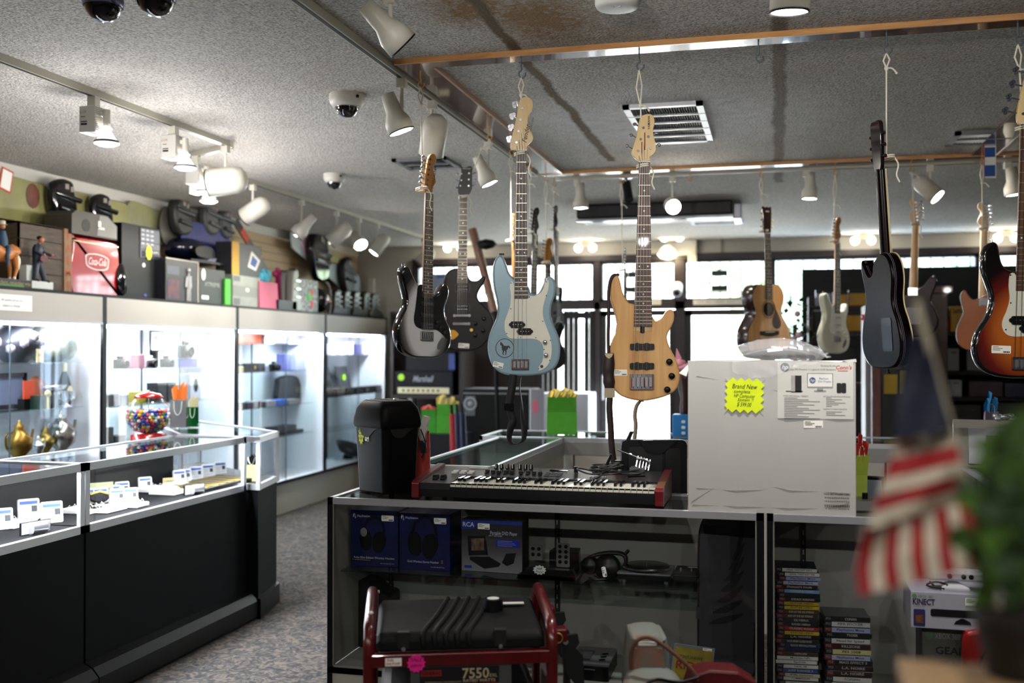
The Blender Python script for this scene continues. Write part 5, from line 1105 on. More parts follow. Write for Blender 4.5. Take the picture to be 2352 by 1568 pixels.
# red gift bag behind the shredder
def gift_bag(label, px0, px1, pt, pb, y, col, tissue=None, tcol=None, z=CT, rz=None, group='paper gift bags', dfrac=.45, hcol='#c9c4b4', tpeak=(.5,.2,.6), slant=0, tfrac=.22):
    a = onY(px0, pb, y); b = onY(px1, pb, y); wd = (b - a).length*1.0; h = onY((px0 + px1)/2, pt, y).z - z; t = thing('gift_bag', label, 'gift bag', ((a.x + b.x)/2, y, z), RZC if rz is None else rz, group)
    m = mat(col, .6, noise=.08, nscale=25); d_ = wd * dfrac
    r0 = [V((x, yy, 0)) for x, yy in ((-wd/2,0),(wd/2,0),(wd/2, d_),(-wd/2, d_))]; r1 = [V((q.x*.98 + slant, q.y*.92 + .01, h*.6)) for q in r0]; r2 = [V((q.x*.95 + slant*1.6, q.y*.8 + d_*.08, h)) for q in r0]
    MB(m).rings([r0, r1, r2], None, False, True, False).build('paper_bag', t)
    mb = MB(mat(hcol, .8))
    for yy in (d_*.1, d_*.82): mb.tube(smooth_path([(-wd*.2 + slant, yy, h*.97),(-wd*.19 + slant, yy, h*1.08),(-wd*.08 + slant, yy, h*1.17),(wd*.08 + slant, yy, h*1.17),(wd*.19 + slant, yy, h*1.08),(wd*.2 + slant, yy, h*.97)],4), max(.0018, wd*.013), None, 6)
    mb.build('rope_handle', t)
    if tcol:
        mb = MB(mat(tcol, .7)); R2 = random.Random(len(label))
        for k in range(9):
            cx = -wd*.36 + wd*.72*k/8; yy = d_ * R2.uniform(.25,.7); hh = h*(1 + tfrac * R2.uniform(.35,1)); ww = wd * R2.uniform(.14,.22)
            mb.add([(cx - ww/2 + slant, yy, h*.8),(cx + ww/2 + slant, yy + .01, h*.8),(cx + ww*.7 + slant, yy - .012, hh*.97),(cx + slant + ww*.1, yy + .012, hh),(cx - ww*.7 + slant, yy + .004, hh*.93)],[(0,1,2),(0,2,3),(0,3,4)])
        mb.build('tissue_paper', t)
    return t
gift_bag('tall red gift bag squeezed behind the shredder', 930,986,990,1108,3.72, '#8e1f10', None, None, dfrac=.2)
t = thing('tissue_bundle', 'white tissue poking up behind the right edge of the shredder', 'tissue', onY(972,985,3.70)); MB(mat('#a9a5a0', .7)).prism([(-.02,-.02),(.0,.05),(.022,.045),(.012,.012),(.016,.005),(.008,-.015),(.006,-.045),(-.01,-.05)],0,.02).build('tissue_paper', t)
# keyboard synthesizer
KY0, KY1 = 3.43,3.72; ka = onY(948,1120, KY0).x; kb = onY(1524,1140, KY0).x; KL = kb - ka
t = thing('keyboard_synthesizer', 'black keyboard synthesizer with red end cheeks lying on the front display case', 'keyboard', (ka, KY0, CT))
def pan(y): return .052 + (y/(KY1 - KY0))*.03
PANM = mat('#15161b', .3, coat=.2); E = .026
mb = MB(mat('#0d0d0f', .4)); mb.rings([[V((E, y, z)) for y, z in ((0.005,0.004),(.29,.004),(.29,.078),(.135,.062),(.13,.045),(.0,.04))],[V((KL - E, y, z)) for y, z in ((0.005,0.004),(.29,.004),(.29,.078),(.135,.062),(.13,.045),(.0,.04))]], None, False); mb.build('chassis', t)
mb = MB(PANM); mb.rings([[V((E, y, z)) for y, z in ((.13,.060),(.289,.0785),(.289,.0805),(.13,.063))],[V((KL - E, y, z)) for y, z in ((.13,.060),(.289,.0785),(.289,.0805),(.13,.063))]], None, False); mb.build('control_panel', t)
for x0, x1 in ((0, E),(KL - E, KL)):
    mb = MB(REDM); mb.rings([[V((x, y, z)) for y, z in ((-.012,0),(.29,0),(.29,.086),(.28,.09),(.0,.06),(-.012,.052))] for x in (x0, x1)], None, False); mb.build('end_cheek', t, .003)
kx0, kx1 = .135, KL - E - .004; nw = 36; kw = (kx1 - kx0)/nw; KW = mat('#cfcdbf', .25); KB = mat('#0b0b0d', .15, coat=.5)
MB(mat('#1b1c20', .4)).rings([[V((x, y, z)) for y, z in ((.0,.03),(.13,.045),(.13,.064),(.0,.052))] for x in (E, kx0)], None, False).build('wheel_block', t)
for dx in (.038,.066): MB(BLACK).cyl((E + dx - .008,.065,.06),(E + dx + .008,.065,.06),.016, n=20).build('pitch_wheel', t)
wk = None
for i in range(nw):
    if wk is None:
        wk = MB(KW).bx(.0008, kw - .0008,0,.13,.047,.054).bx(.0008, kw - .0008,.0,.003,.034,.054).build('white_key', t, .0008); o = wk
    else: o = wk.copy(); COL.objects.link(o)
    o.location = (kx0 + i * kw, .004,0)
bk = None
for i in range(nw - 1):
    if i % 7 in (2,6): continue
    if bk is None: bk = MB(KB).rings([[V((x, y, z)) for x, z in ((-.0055,.05),(.0055,.05),(.0045,.0655 - dz),(-.0045,.0655 - dz))] for y, dz in ((.046,.008),(.052,0),(.128,0))], None, False).build('black_key', t); o = bk
    else: o = bk.copy(); COL.objects.link(o)
    o.location = (kx0 + (i + 1)*kw, 0,0)
def pz(y): return .063 + (y - .13)/.159*.0175
mb = MB(mat('#c9c9c4', .5)); rows = [(.045 + i*.022 + j*.001,.165 + j*.02) for i in range(3) for j in range(2)]
for i in range(3):
    for j in range(2): x, y = .1 + i*.03,.168 + j*.024; MB(mat('#c9c9c4', .5)).bx(x - .01, x + .01, y - .007, y + .007, pz(y), pz(y) + .006).build('pad_button', t)
MB(mat('#b9b9b4', .4)).bx(.13,.2,.258,.268, pz(.26), pz(.26) + .001).build('logo_strip', t)
for g, n_ in ((.232,4),(.322,3),(.345 + .03,0)):
    for i in range(n_): x = g + i*.021; y = .262; MB(BLACK).cyl((x, y, pz(y)),(x, y, pz(y) + .018),.0068,.0058, n=14).bx(x - .0008, x + .0008, y - .007, y - .005, pz(y) + .003, pz(y) + .018, PAPER).build('control_knob', t)
for i in range(9): x = .215 + i*.0235 + (.012 if i > 4 else 0); y = .2; MB(mat('#08080a', .5)).bx(x - .005, x + .005, y - .025, y + .022, pz(y) - .001, pz(y) + .0015).bx(x - .007, x + .007, y - .004 - .01*(i % 3), y + .006 - .01*(i % 3), pz(y), pz(y) + .009).build('slider', t)
for i in range(3):
    for j in range(3): x, y = .44 + i*.022,.17 + j*.022; MB(mat('#3a3c44', .4)).bx(x - .008, x + .008, y - .005, y + .005, pz(y), pz(y) + .003).build('function_button', t)
MB(mat('#060608', .1)).bx(.435,.5,.248,.27, pz(.26), pz(.26) + .001).build('display_screen', t)
x, y = .535,.235; mb = MB(BLACK); mb.cyl((x, y, pz(y)),(x, y, pz(y) + .022),.008,.007, n=16); mb.build('control_knob', t); MB(mat('#9a9aa0', .5)).lathe([(.02, pz(y) + .0005),(.021, pz(y) + .001),(.0205, pz(y) + .0012)],(x, y, 0), None, 28, None, False).build('dial_ring', t)
mb = MB(mat('#b8b8be', .4)); [mb.bx(.60 + i*.0035,.6013 + i*.0035,.15,.2, pz(.15), pz(.2) + .0006) for i in range(16)]; mb.build('striped_graphic', t)
MB(mat('#a9a9a4', .5)).txt('VINTAGE SERIES', .01,0.07,.27, pz(.27) + .0015, axis='top').build('lettering', t)
# tangled cable on the keyboard
t = thing('coiled_cable', 'tangled black cable heap lying on the keyboard synthesizer', 'cable', (onY(1375,1080,3.6).x, 3.6, CT + .075))
mb = MB(mat('#0d0d0f', .5)); R3 = random.Random(5)
for k in range(9):
    cx, cy, r = R3.uniform(-.03,.05), R3.uniform(-.03,.03), R3.uniform(.022,.045); zt_ = R3.uniform(.0,.028); tl = R3.uniform(-.6,.6)
    mb.tube([(cx + r * math.cos(a)*1.2, cy + r * math.sin(a),.006 + zt_ + max(0, tl * r * math.cos(a)*.9)) for a in [2*math.pi * i/18 for i in range(19)]],.0032, None, 6)
mb.tube(smooth_path([(.02,-.02,.03),(.02,-.06,.01),(-.005,-.085,-.004),(-.0,-.1,-.006)],4),.0035).tube(smooth_path([(.06,-.02,.01),(.12,-.03,.012),(.16,-.01,.016),(.145,.03,.02),(.1,.04,.012)],5),.003)
mb.build('cable', t); MB(BLACK).cyl((.03,.0,.04),(.045,.0,.075),.006,.004).build('plug', t); MB(BLACK).cyl((.105,-.02,.004),(.165,-.016,.006),.0065,.005).build('plug', t)
# drum pedal beater
t = thing('drum_pedal', 'chrome drum pedal with a black beater lying behind the keyboard', 'drum pedal', (onY(1450,1060,3.735).x, 3.735, CT + .09))
def q3(px, py, y=3.735): return onY(px, py, y) - t.location
MB(CHROME).cyl(q3(1418,1033), q3(1470,1052),.003).cyl(q3(1446,1043), q3(1450,1045),.007).build('beater_rod', t); MB(BLACK).prism(rrect(q3(1411,1025).x, q3(1432,1025).x, q3(0,1037).z, q3(0,1020).z, .004),-.012,.012).build('beater_head', t); MB(mat('#c02030', .5)).bx(q3(1411,0).x, q3(1421,0).x, -.014,-.012, q3(0,1031).z, q3(0,1028).z).build('felt_band', t)
mb = MB(CHROME)
for i in range(5): c = q3(1462 + i*7,1060 + i*2); mb.cyl(c + V((0,-.015,-.018)), c + V((.004,.012,.018)),.0035)
mb.tube(smooth_path([q3(1462,1052), q3(1480,1054), q3(1492,1062), q3(1486,1074), q3(1470,1078)],4),.004); mb.build('clamp', t); MB(mat('#8d8f92', .3,.8)).box(q3(1465,1076),(.05,.07,.012)).box(q3(1465,1084) + V((0,0,-.02)),(.03,.04,.045)).build('foot_plate', t)
# black tool case standing behind
p0 = onY(1432,1100,3.9); t = thing('tool_case', 'black moulded plastic tool case standing open behind the keyboard', 'tool case', (onY(1503,1100,3.84).x, 3.84,.9), RZC)
sc_ = dep(onY(1503,1100,3.84))/FPX; wcs = 150*sc_; z0, z1 = onY(1500,1135,3.84).z - .9, onY(1500,1010,3.84).z - .9
TC = mat('#0b0c10', .4, spec=.3)
MB(TC).prism(rrect(-wcs/2, wcs/2,-.02, z1,.02),0,.04).build('case_shell', t)
mb = MB(mat('#08090c', .45)); mb.prism(rrect(-wcs*.4, wcs*.12, z0*.4, z1 - .025,.015),-.004,.0); mb.prism(rrect(wcs*.17, wcs*.4, z0*.6, z1 - .03,.012),-.004,.0); mb.build('moulded_recess', t)
MB(TC).prism(smooth_loop([(-wcs*.2, z1 - .01),(-.03, z1 - .04),(.02, z1 - .05),(wcs*.3, z1 - .012),(wcs*.3, z1 - .002),(-wcs*.2, z1 - .002)],3),-.008,.0).build('handle_bridge', t)
MB(PAPER).bx(-.042,-.005,-.003,-.001, z1 - .022, z1 + .0).build('price_label', t); MB(TC).prism([(-wcs*.36, z1),(-wcs*.31, z1 + .03),(-wcs*.36, z1 + .03),(-wcs*.42, z1)],.01,.03).build('latch', t)
MB(mat('#6f6e6a', .6)).bx(-.16,.2,-.02,.2,-.9,-.02).build('stand_block', t) if False else None
o = thing('stool_table', 'low grey stand inside the island carrying the tool case', 'stand', (t.location.x, 3.84,0)); MB(GREY).bx(-.16,.22,-.03,.28,.85,.88).build('top', o)
for sx in (-.14,.2):
    for sy in (-.01,.26): MB(GREY).bx(sx - .012, sx + .012, sy - .012, sy + .012,0,.85).build('leg', o)
# big white carton
BY = 3.37; xa, xb = onY(1580,1000, BY).x, onY(1966,1000, BY).x; BW = xb - xa; z1 = onY(1770,827, BY).z - CT
BOXW = mat('#acaba8', .75, noise=.03, nscale=7, bump=.05)
t = thing('computer_box', 'big white cardboard computer box with a yellow handwritten star', 'cardboard box', ((xa + xb)/2, BY, CT)); D_ = .36
mb = MB(BOXW); R4 = random.Random(3); n = 10
ring = lambda z, k: [V((x, y, z + k * R4.uniform(-.003,.003))) for x, y in ([(-BW/2 + BW * i / n, -.001*(i % 3)) for i in range(n + 1)] + [(BW/2, D_),(-BW/2, D_)])]
mb.rings([ring(0,0), ring(.012,.5), ring(z1*.16,0), ring(z1*.8,0), ring(z1 - .004,1)], None, False); mb.build('carton', t, .002)
def bp(px, py): q = onY(px, py, BY); return q.x - t.location.x, q.z - CT
mb = MB(mat('#c8c7c2', .7)); x, z = bp(1580,828); mb.prism([(x, z + .0),(x + .1, z + .004),(x + .3, z + .001),(x + .3, z - .002),(x, z - .004)],0,.01); mb.add([(x, 0, z - .012),(x - .028,-.004, z - .04),(x - .004,-.012, z - .05),(x + .002,0, z - .03)],[(0,1,2,3)]); x, z = bp(1966,828); mb.prism([(x - .04, z),(x, z + .005),(x + .002, z - .004),(x - .02, z - .006)],-.002,.02); mb.build('torn_flap', t)
mb = MB(mat('#8f8c84', .8))
for pts in (((1600,863),(1660,874),(1740,891),(1850,905)),((1600,1120),(1680,1126),(1745,1125),(1780,1118),(1820,1126),(1950,1132)),((1588,1152),(1615,1135),(1640,1120)),((1590,1158),(1760,1165),(1880,1168),(1950,1155))):
    MB(mat('#8f8c84', .8)).tube([V((bp(*q)[0],-.0012, bp(*q)[1])) for q in pts],.0007, None, 5).build('crease', t)
s1 = bp(1710,908); sq = star_sticker(t, s1[0], s1[1],-.003,.061,.056,5, '#d3e614', [('Brand New', .021,0,.028,.078),('complete', .016,-.008,.012,.05),('HP Computer', .016,0,-.002,.066),('System !!', .013,.004,-.014,.05),('$ 599.00', .018,0,-.029,.044)], square=True, rot=math.radians(2))
a = bp(1786,960); b = bp(1960,832); sh = MB(mat('#c3c2bd', .6)).bx(a[0], b[0],-.0024,-.0016, a[1], b[1]).build('info_sheet', t)
DIM = mat('#55565a', .6)
mb = MB(DIM); x, z = bp(1872,842); mb.txt('Desktop Bundle', .007, x + .04,-.0028, z + .003); x, z = bp(1858,849); mb.txt('HP 23xi IPS Monitor + Logitech S150 Speakers', .008, x + .005,-.0028, z + .001, fit=.15)
x, z = bp(1825,909); mb.txt('PV500-C60C Desktop - Highlights:', .007, x + .004,-.0028, z, fit=.075); x, z = bp(1922,909); mb.txt('HP 23xi IPS LED Backlit Monitor', .007, x, -.0028, z - .002, fit=.08); x, z = bp(1918,939); mb.txt('Logitech Compact Speakers', .007, x, -.0028, z, fit=.07)
x0, z0 = bp(1799,914)
for i in range(13): mb.bx(x0 + .003, x0 + .003 + .04 + .085*((i*7) % 5)/5,-.0028,-.0024, z0 - i*.0053, z0 - i*.0053 + .0016)
x0, z0 = bp(1895,914)
for i in range(9): mb.bx(x0 + .003, x0 + .02 + .05*((i*3) % 5)/5,-.0028,-.0024, z0 - i*.0052 - (.012 if i > 5 else 0), z0 - i*.0052 + .0016 - (.012 if i > 5 else 0))
mb.build('printed_text', sh)
mb = MB(INK); (xa_, zt_),(xb_, zb_) = bp(1817,862), bp(1841,901); mb.bx(xa_, xb_, -.0028,-.0024, zb_, zt_); xa_, zt_ = bp(1805,897); mb.bx(xa_, xb_ + .004,-.0028,-.0024, zt_ - .003, zt_)
for q in (1927,1938): x, z = bp(q, 891); mb.prism(rrect(x - .007, x + .007, z - .016, z + .016,.004),-.0028,-.0024)
(xa_, zt_),(xb_, zb_) = bp(1854,857), bp(1913,889); mb.bx(xa_, xb_, -.0027,-.0024, zb_, zt_); mb.build('product_picture', sh)
mb = MB(mat('#d6d5d2', .6)); mb.bx(xa_ + .0015, xb_ - .0015,-.003,-.0027, zb_ + .0015, zt_ - .0015); mb.bx((xa_ + xb_)/2 - .009,(xa_ + xb_)/2 + .009,-.003,-.0027, zb_ - .012, zb_ - .002, GREY).bx((xa_ + xb_)/2 - .018,(xa_ + xb_)/2 + .018,-.003,-.0027, zb_ - .014, zb_ - .010, GREY).bx(xa_, xb_, -.003,-.0027, zb_ - .002, zb_ + .001, GREY); tx_, tz_ = bp(1817,862); mb.bx(tx_, tx_ + .012,-.003,-.0027, tz_ - .05, tz_, mat('#9a9a98', .5)); mb.build('screen_picture', sh)
mb = MB(mat('#2c4f7c', .5)); x, z = bp(1866,873); mb.prism(circ(x, z, .0095),-.0034,-.003); mb.txt('hp', .014, x, -.0038, z, mat('#d6d5d2', .6),0,.3); mb.build('round_logo', sh)
mb = MB(mat('#4a5a78', .5)); x, z = bp(1892,870); mb.txt('Pavilion', .009, x, -.0034, z + .001).txt('23xi Display', .008, x + .002,-.0034, z - .008); x, z = bp(1803,843); mb.prism(circ(x, z, .014),-.0028,-.0024, mat('#5d6472', .5)); mb.txt('hp', .02, x, -.003, z, PAPER, 0,.3); mb.build('lettering', sh)
mb = MB(mat('#b3341f', .5)); x, z = bp(1938,844); mb.txt("Conn's", .017, x, -.0028, z, None, .015,.2); mb.bx(x - .018, x + .012,-.0028,-.0024, z - .011, z - .009); mb.build('red_logo', sh)
x, z = bp(1868,974); price_label(t, x, z, .058,.023,-.0016)
mb = MB(mat('#2c2b2a', .7)); x, z = bp(1923,1135); mb.txt('NAE-BD-PV500-C60C', .008, x, -.0018, z, None, .01, fit=.078)
for r_, (dz, hh) in enumerate(((-.011,.004),(-.022,.0035),(-.036,.008))):
    for i in range(34): mb.bx(x - .038 + i*.0022, x - .038 + i*.0022 + .0006 + .0009*((i*5 + r_) % 3)/2,-.0018,-.0014, z + dz - hh/2, z + dz + hh/2)
mb.txt('8 86593 94700 5', .006, x, -.0018, z - .045, fit=.07); mb.build('barcode_print', t)
# black device in a clear plastic bag on the carton
zb_ = CT + z1; t = thing('bagged_device', 'flat black device wrapped in a clear crinkled plastic bag on the white box', 'plastic bag', ((onY(1780,820,3.45).x),3.47, zb_ + .003),0)
MB(mat('#0a0a0b', .6)).prism(smooth_loop([(-.1,.012),(-.06,.03),(0,.036),(.07,.032),(.12,.018),(.135,.006),(.08,.001),(-.06,.001)],4),-.06,.1, None, .008).build('device', t)
PLB = bpy.data.materials.new('thin_plastic'); PLB.use_nodes = True; b_ = PLB.node_tree.nodes['Principled BSDF']; b_.inputs['Base Color'].default_value = (.8,.8,.82,1); b_.inputs['Roughness'].default_value = .16; b_.inputs['Alpha'].default_value = .16
mb = MB(PLB); nx, ny = 30,16; vs = []; R5 = random.Random(8)
for j in range(ny + 1):
    for i in range(nx + 1):
        u, v = i / nx, j / ny; x = -.15 + .32*u; y = .12 - .2*v if v < .62 else -.004 - .112
        hgt = .06*math.sin(math.pi * min(1, max(0,(u*1.05)))) ** .5*math.sin(math.pi*(.15 + .6*v/.62)) if v < .62 else None
        if v < .62: z = .006 + hgt; y = .12 - .235*v/.62
        else:
            k = (v - .62)/.38; z = .02 - k*(.06 + .02*math.sin(u*5)); x = -.13 + .29*u*(1 - .15*k)
        vs.append((x + R5.uniform(-.003,.003), y + R5.uniform(-.0035,.0015), z + R5.uniform(-.003,.004)))
mb.add(vs, [(j*(nx + 1) + i, j*(nx + 1) + i + 1,(j + 1)*(nx + 1) + i + 1,(j + 1)*(nx + 1) + i) for j in range(ny) for i in range(nx)], None, True); mb.build('plastic_wrap', t)
MB(PAPER).box((.0,-.066,.03),(.048,.001,.01), R=Matrix.Rotation(math.radians(-6),3, 'Y')).build('price_label', t)
# --- inside the left front case: shelf -------------------------------------------------
SZ = .8132; IY = 3.5
def fit_box(px0, px1, pt, y=IY, z=SZ):
    a, b = onY(px0,1250, y), onY(px1,1250, y); return (a.x + b.x)/2, b.x - a.x, onY((px0 + px1)/2, pt, y).z - z
NAVY = mat('#101c55', .35, noise=.35, nscale=9, coat=.2, color2='#0a1138'); NAVD = mat('#0b1034', .4)
def headset(t, cx, cz, s, silver=True, y=-.0008):
    mb = MB(mat('#07080c', .3)); oc = [(cx + .0 + .042*s * math.cos(a), cz + .022*s + .062*s * math.sin(a)) for a in [math.pi * i/14 for i in range(15)]]; ic = [(cx + .034*s * math.cos(a), cz + .022*s + .05*s * math.sin(a)) for a in [math.pi * i/14 for i in range(15)]]
    mb.add([(p[0], y, p[1]) for p in oc + ic],[(i, i + 1,16 + i, 15 + i) for i in range(14)])
    mb.prism(smooth_loop([(cx - .055*s, cz),(cx - .045*s, cz + .03*s),(cx - .015*s, cz + .02*s),(cx - .01*s, cz - .03*s),(cx - .03*s, cz - .045*s),(cx - .05*s, cz - .03*s)],3), y, y + .0006); mb.prism(smooth_loop([(cx + .005*s, cz + .02*s),(cx + .035*s, cz + .025*s),(cx + .045*s, cz - .01*s),(cx + .025*s, cz - .05*s),(cx, cz - .045*s),(cx - .008*s, cz - .01*s)],3), y, y + .0006)
    mb.build('headset_picture', t)
    if silver: MB(mat('#8c8f88', .3,.5)).prism(circ(cx - .04*s, cz + .022*s, .013*s, 20,.016*s), y - .0006, y).build('silver_disc_print', t)
LTX = mat('#b9bccb', .5)
cx, ww, hh = fit_box(806,914,1172); t = carton('headset_box', 'dark blue headset box with a silver disc, leftmost on the shelf', 'box', (cx, IY, SZ), math.radians(2), ww, .13, hh, NAVY, NAVD, 'blue headset boxes')
def pslogo(mb, x, z, s, y=-.001): mb.txt('P', .022*s, x, y, z + .001, None, .03).txt('S', .014*s, x + .005*s, y, z - .007*s, None, .02).txt('PlayStation', .013*s, x + .042*s, y, z - .001)
mb = MB(LTX); pslogo(mb, -ww*.42, hh*.9,.85); mb.txt('Pulse Elite Edition Wireless Headset', .011,-.0,-.001, hh*.155, fit=ww*.85); mb.txt('For PS4, PS3 & PS Vita', .005,.05,-.001,.012, fit=.05); mb.bx(-ww*.48,-ww*.05,-.001,-.0002,.018,.028, BLACK); mb.txt('7.1 virtual surround sound', .006,-ww*.27,-.0014,.023, fit=ww*.38); mb.build('lettering', t); headset(t, 0, hh*.5,1.0); price_label(t, ww*.28, hh*.87,.046,.021,-.0002)
cx, ww, hh = fit_box(918,1034,1178); t = carton('headset_box', 'dark blue headset box with a plain black headset picture, second on the shelf', 'box', (cx + .003, IY - .012, SZ), math.radians(-1), ww, .13, hh, NAVY, NAVD, 'blue headset boxes')
mb = MB(LTX); pslogo(mb, -ww*.44, hh*.92,.85); mb.txt('Gold Wireless Stereo Headset', .011,-.005,-.001, hh*.145, fit=ww*.62); mb.txt('For PS4, PS3 & PS Vita', .005,.05,-.001,.012, fit=.05); mb.build('lettering', t); headset(t, 0, hh*.5,1.15, False); price_label(t, ww*.31, hh*.88,.046,.021,-.0002)
MB(mat('#8a6a2a', .4,.6)).prism([(ww*.33, hh*.13),(ww*.37, hh*.13),(ww*.36, hh*.17),(ww*.375, hh*.19),(ww*.325, hh*.19),(ww*.34, hh*.17)],-.0012,-.0004).build('trophy_print', t)
cx, ww, hh = fit_box(1057,1199,1196); DV = bpy.data.materials.new('dvd_box_print'); DV.use_nodes = True; nt = DV.node_tree; tc = nt.nodes.new('ShaderNodeTexCoord'); sp_ = nt.nodes.new('ShaderNodeSeparateXYZ'); rp = nt.nodes.new('ShaderNodeValToRGB'); mm = nt.nodes.new('ShaderNodeMath'); mm.operation = 'DIVIDE'; mm.inputs[1].default_value = hh
nt.links.new(tc.outputs['Object'], sp_.inputs[0]); nt.links.new(sp_.outputs[2], mm.inputs[0]); nt.links.new(mm.outputs[0], rp.inputs[0]); nt.links.new(rp.outputs[0], nt.nodes['Principled BSDF'].inputs['Base Color']); rp.color_ramp.elements[0].color = lin('#77777c'); rp.color_ramp.elements[1].color = lin('#17171c'); rp.color_ramp.elements[1].position = .72
t = carton('dvd_player_box', 'grey and black box of a portable disc player on the shelf', 'box', (cx, IY + .01, SZ), math.radians(-3), ww, .08, hh, DV, BLK)
MB(mat('#1a2f7a', .4)).bx(-ww/2, ww*.5,-.0008,0, hh*.93, hh).prism([(-ww/2, hh*.93),(-ww/2, hh*.8),(-ww*.3, hh*.82),(-ww*.22, hh*.93)],-.0008,0).build('blue_band_print', t)
mb = MB(LTX); mb.txt('RCA', .022,-ww*.38,-.0016, hh*.9, None, .02).txt('Portable DVD Player', .018, ww*.2,-.001, hh*.76, fit=ww*.44).txt('with 7" LCD screen', .009, ww*.06,-.001, hh*.71, fit=ww*.22); mb.build('lettering', t)
MB(mat('#1b2fa0', .4)).bx(ww*.07, ww*.46,-.0008,0, hh*.5, hh*.64).bx(-ww*.45,-ww*.33,-.0008,0, hh*.06, hh*.11).build('blue_panel_print', t); mb = MB(LTX); [mb.bx(ww*.1, ww*(.34 + .03*(i % 3)),-.0014,-.0008, hh*(.61 - .03*i), hh*(.615 - .03*i)) for i in range(4)]; mb.build('fine_print', t)
MB(mat('#08080a', .4)).prism([(-ww*.38, hh*.3),(-ww*.4, hh*.68),(-ww*.1, hh*.7),(-ww*.06, hh*.33)],-.0008,0).prism([(-ww*.36, hh*.28),(-ww*.04, hh*.3),(ww*.15, hh*.18),(ww*.12, hh*.12),(-ww*.12, hh*.06),(-ww*.36, hh*.22)],-.0008,0).prism([(ww*.17, hh*.2),(ww*.24, hh*.38),(ww*.4, hh*.4),(ww*.36, hh*.2),(ww*.25, hh*.14)],-.0008,0).build('player_picture', t)
MB(mat('#7a6652', .4, noise=.7, nscale=60)).prism([(-ww*.33, hh*.4),(-ww*.34, hh*.63),(-ww*.13, hh*.65),(-ww*.12, hh*.42)],-.0014,-.0008).build('screen_print', t); price_label(t, -ww*.13, hh*.88,.044,.02,-.001)
# pedal set
cx = onY(1262,1300,3.5).x; t = thing('pedal_set', 'black racing pedal base with two pierced grey pedals and a half price star', 'game pedals', (cx, 3.44, SZ))
s_ = dep(onY(1262,1300,3.45))/FPX
MB(mat('#0b0b0d', .3)).prism([(-70*s_, 0),(70*s_, 0),(70*s_, .012),(62*s_, .035),(-48*s_, .035),(-62*s_, .014)],-.0,.03).rings([[V((x, y, z)) for x, y in ((-68*s_, 0),(70*s_, 0),(66*s_, .2),(-50*s_, .2))] for z in (0.0,.014)], None, False).rings([[V((x, y, z)) for x, y in ((-10*s_, .12),(62*s_, .12),(56*s_, .2),(-5*s_, .2))] for z in (0.014,.075)], None, False).build('pedal_base', t, .004)
for (px, pyt, pyb, rows) in ((1233,1250,1284,2),(1295,1245,1300,4)):
    x = onY(px, 1270,3.5).x - cx; zt_ = onY(px, pyt, 3.5).z - SZ; zb2 = onY(px, pyb, 3.5).z - SZ
    mb = MB(mat('#6f706c', .35,.6)); mb.prism(rrect(x - .023, x + .023, zb2, zt_, .005),.045,.048); d = mb.build('pedal', t); mb = MB(BLACK)
    for r_ in range(rows):
        for s in (-1,1): z = zt_ - .012 - r_*(zt_ - zb2 - .012)/rows*1.0; mb.cyl((x + s*.0105,.0445, z),(x + s*.0105,.046, z),.0065, n=14)
    mb.build('round_holes', d)
x = onY(1240,1308,3.44).x - cx; star_sticker(t, x, onY(1240,1308,3.44).z - SZ, -.004,.024,.017,11, '#b4bab2', [('Half', .012,0,.005,.02),('Price!', .012,0,-.006,.026)])
# headphones
cx = onY(1385,1310,3.52).x; t = thing('headphones', 'black headphones with green lines beside the small turntable', 'headphones', (cx, 3.52, SZ)); HB = mat('#0a0b0a', .4)
for i, (px, py, r) in enumerate(((1356,1298,.03),(1396,1303,.045))):
    q = onY(px, py, 3.52) - t.location; mb = MB(HB); mb.lathe([(r*.6,-.02),(r, -.012),(r*1.02,.01),(r*.9,.022),(0,.026)], q, None, 20,(-.25 + i*.1,-1,.1)); e = mb.build('ear_cup', t); MB(mat('#1e7a1e', .4)).lathe([(r*1.0,-.008),(r*1.03,-.006),(r*1.0,-.004)], q, None, 20,(-.25 + i*.1,-1,.1), False).build('green_line', e)
P = [onY(a, b, 3.54) - t.location for a, b in ((1352,1280),(1375,1272),(1405,1269),(1432,1273),(1438,1290),(1425,1308))]; MB(HB).ribbon(smooth_path(P, 4),.03,(0,1,0),.01).build('headband', t)
q = onY(1390,1310,3.45) - t.location; price_label(t, q.x, q.z, .014,.034, q.y - .02, rot=math.radians(-12)); MB(HB).tube(smooth_path([(-.03,0,.006),(.0,-.04,.004),(.02,-.03,.003),(-.02,-.05,.003),(-.045,-.02,.003)],4),.002).build('cable', t); q = onY(1436,1272,3.55) - t.location; MB(HB).cyl(q, q + V((.012,0,.014)),.006).build('plug', t)
# turntable controller
cx = onY(1510,1310,3.5).x; t = thing('turntable_controller', 'small game turntable controller with a silver dotted platter on the shelf', 'turntable', (cx, 3.49, SZ)); s_ = dep(onY(1510,1310,3.5))/FPX
MB(mat('#55565a', .3,.6)).bx(-90*s_, 33*s_, -.03,.14,.026,.034).build('deck_plate', t, .003); MB(BLACK).bx(-88*s_, 31*s_, -.028,.138,.012,.026).build('base_box', t); MB(BLK).bx(36*s_, 92*s_, -.02,.13,.01,.036).build('mixer_box', t, .005)
mb = MB(mat('#141416', .25,.4)); mb.lathe([(.078,.036),(.082,.04),(.076,.047),(.03,.048),(0,.048)],(-28*s_, .055,0), None, 40); pl = mb.build('platter', t); mb = MB(SILV)
for k in range(60):
    for r_, z in ((.0818,.0405),(.0795,.0435)): a = 2*math.pi*(k + (r_ > .08)*.5)/60; mb.ball((-28*s_ + r_ * math.cos(a),.055 + r_ * math.sin(a), z),.0013, None, 4)
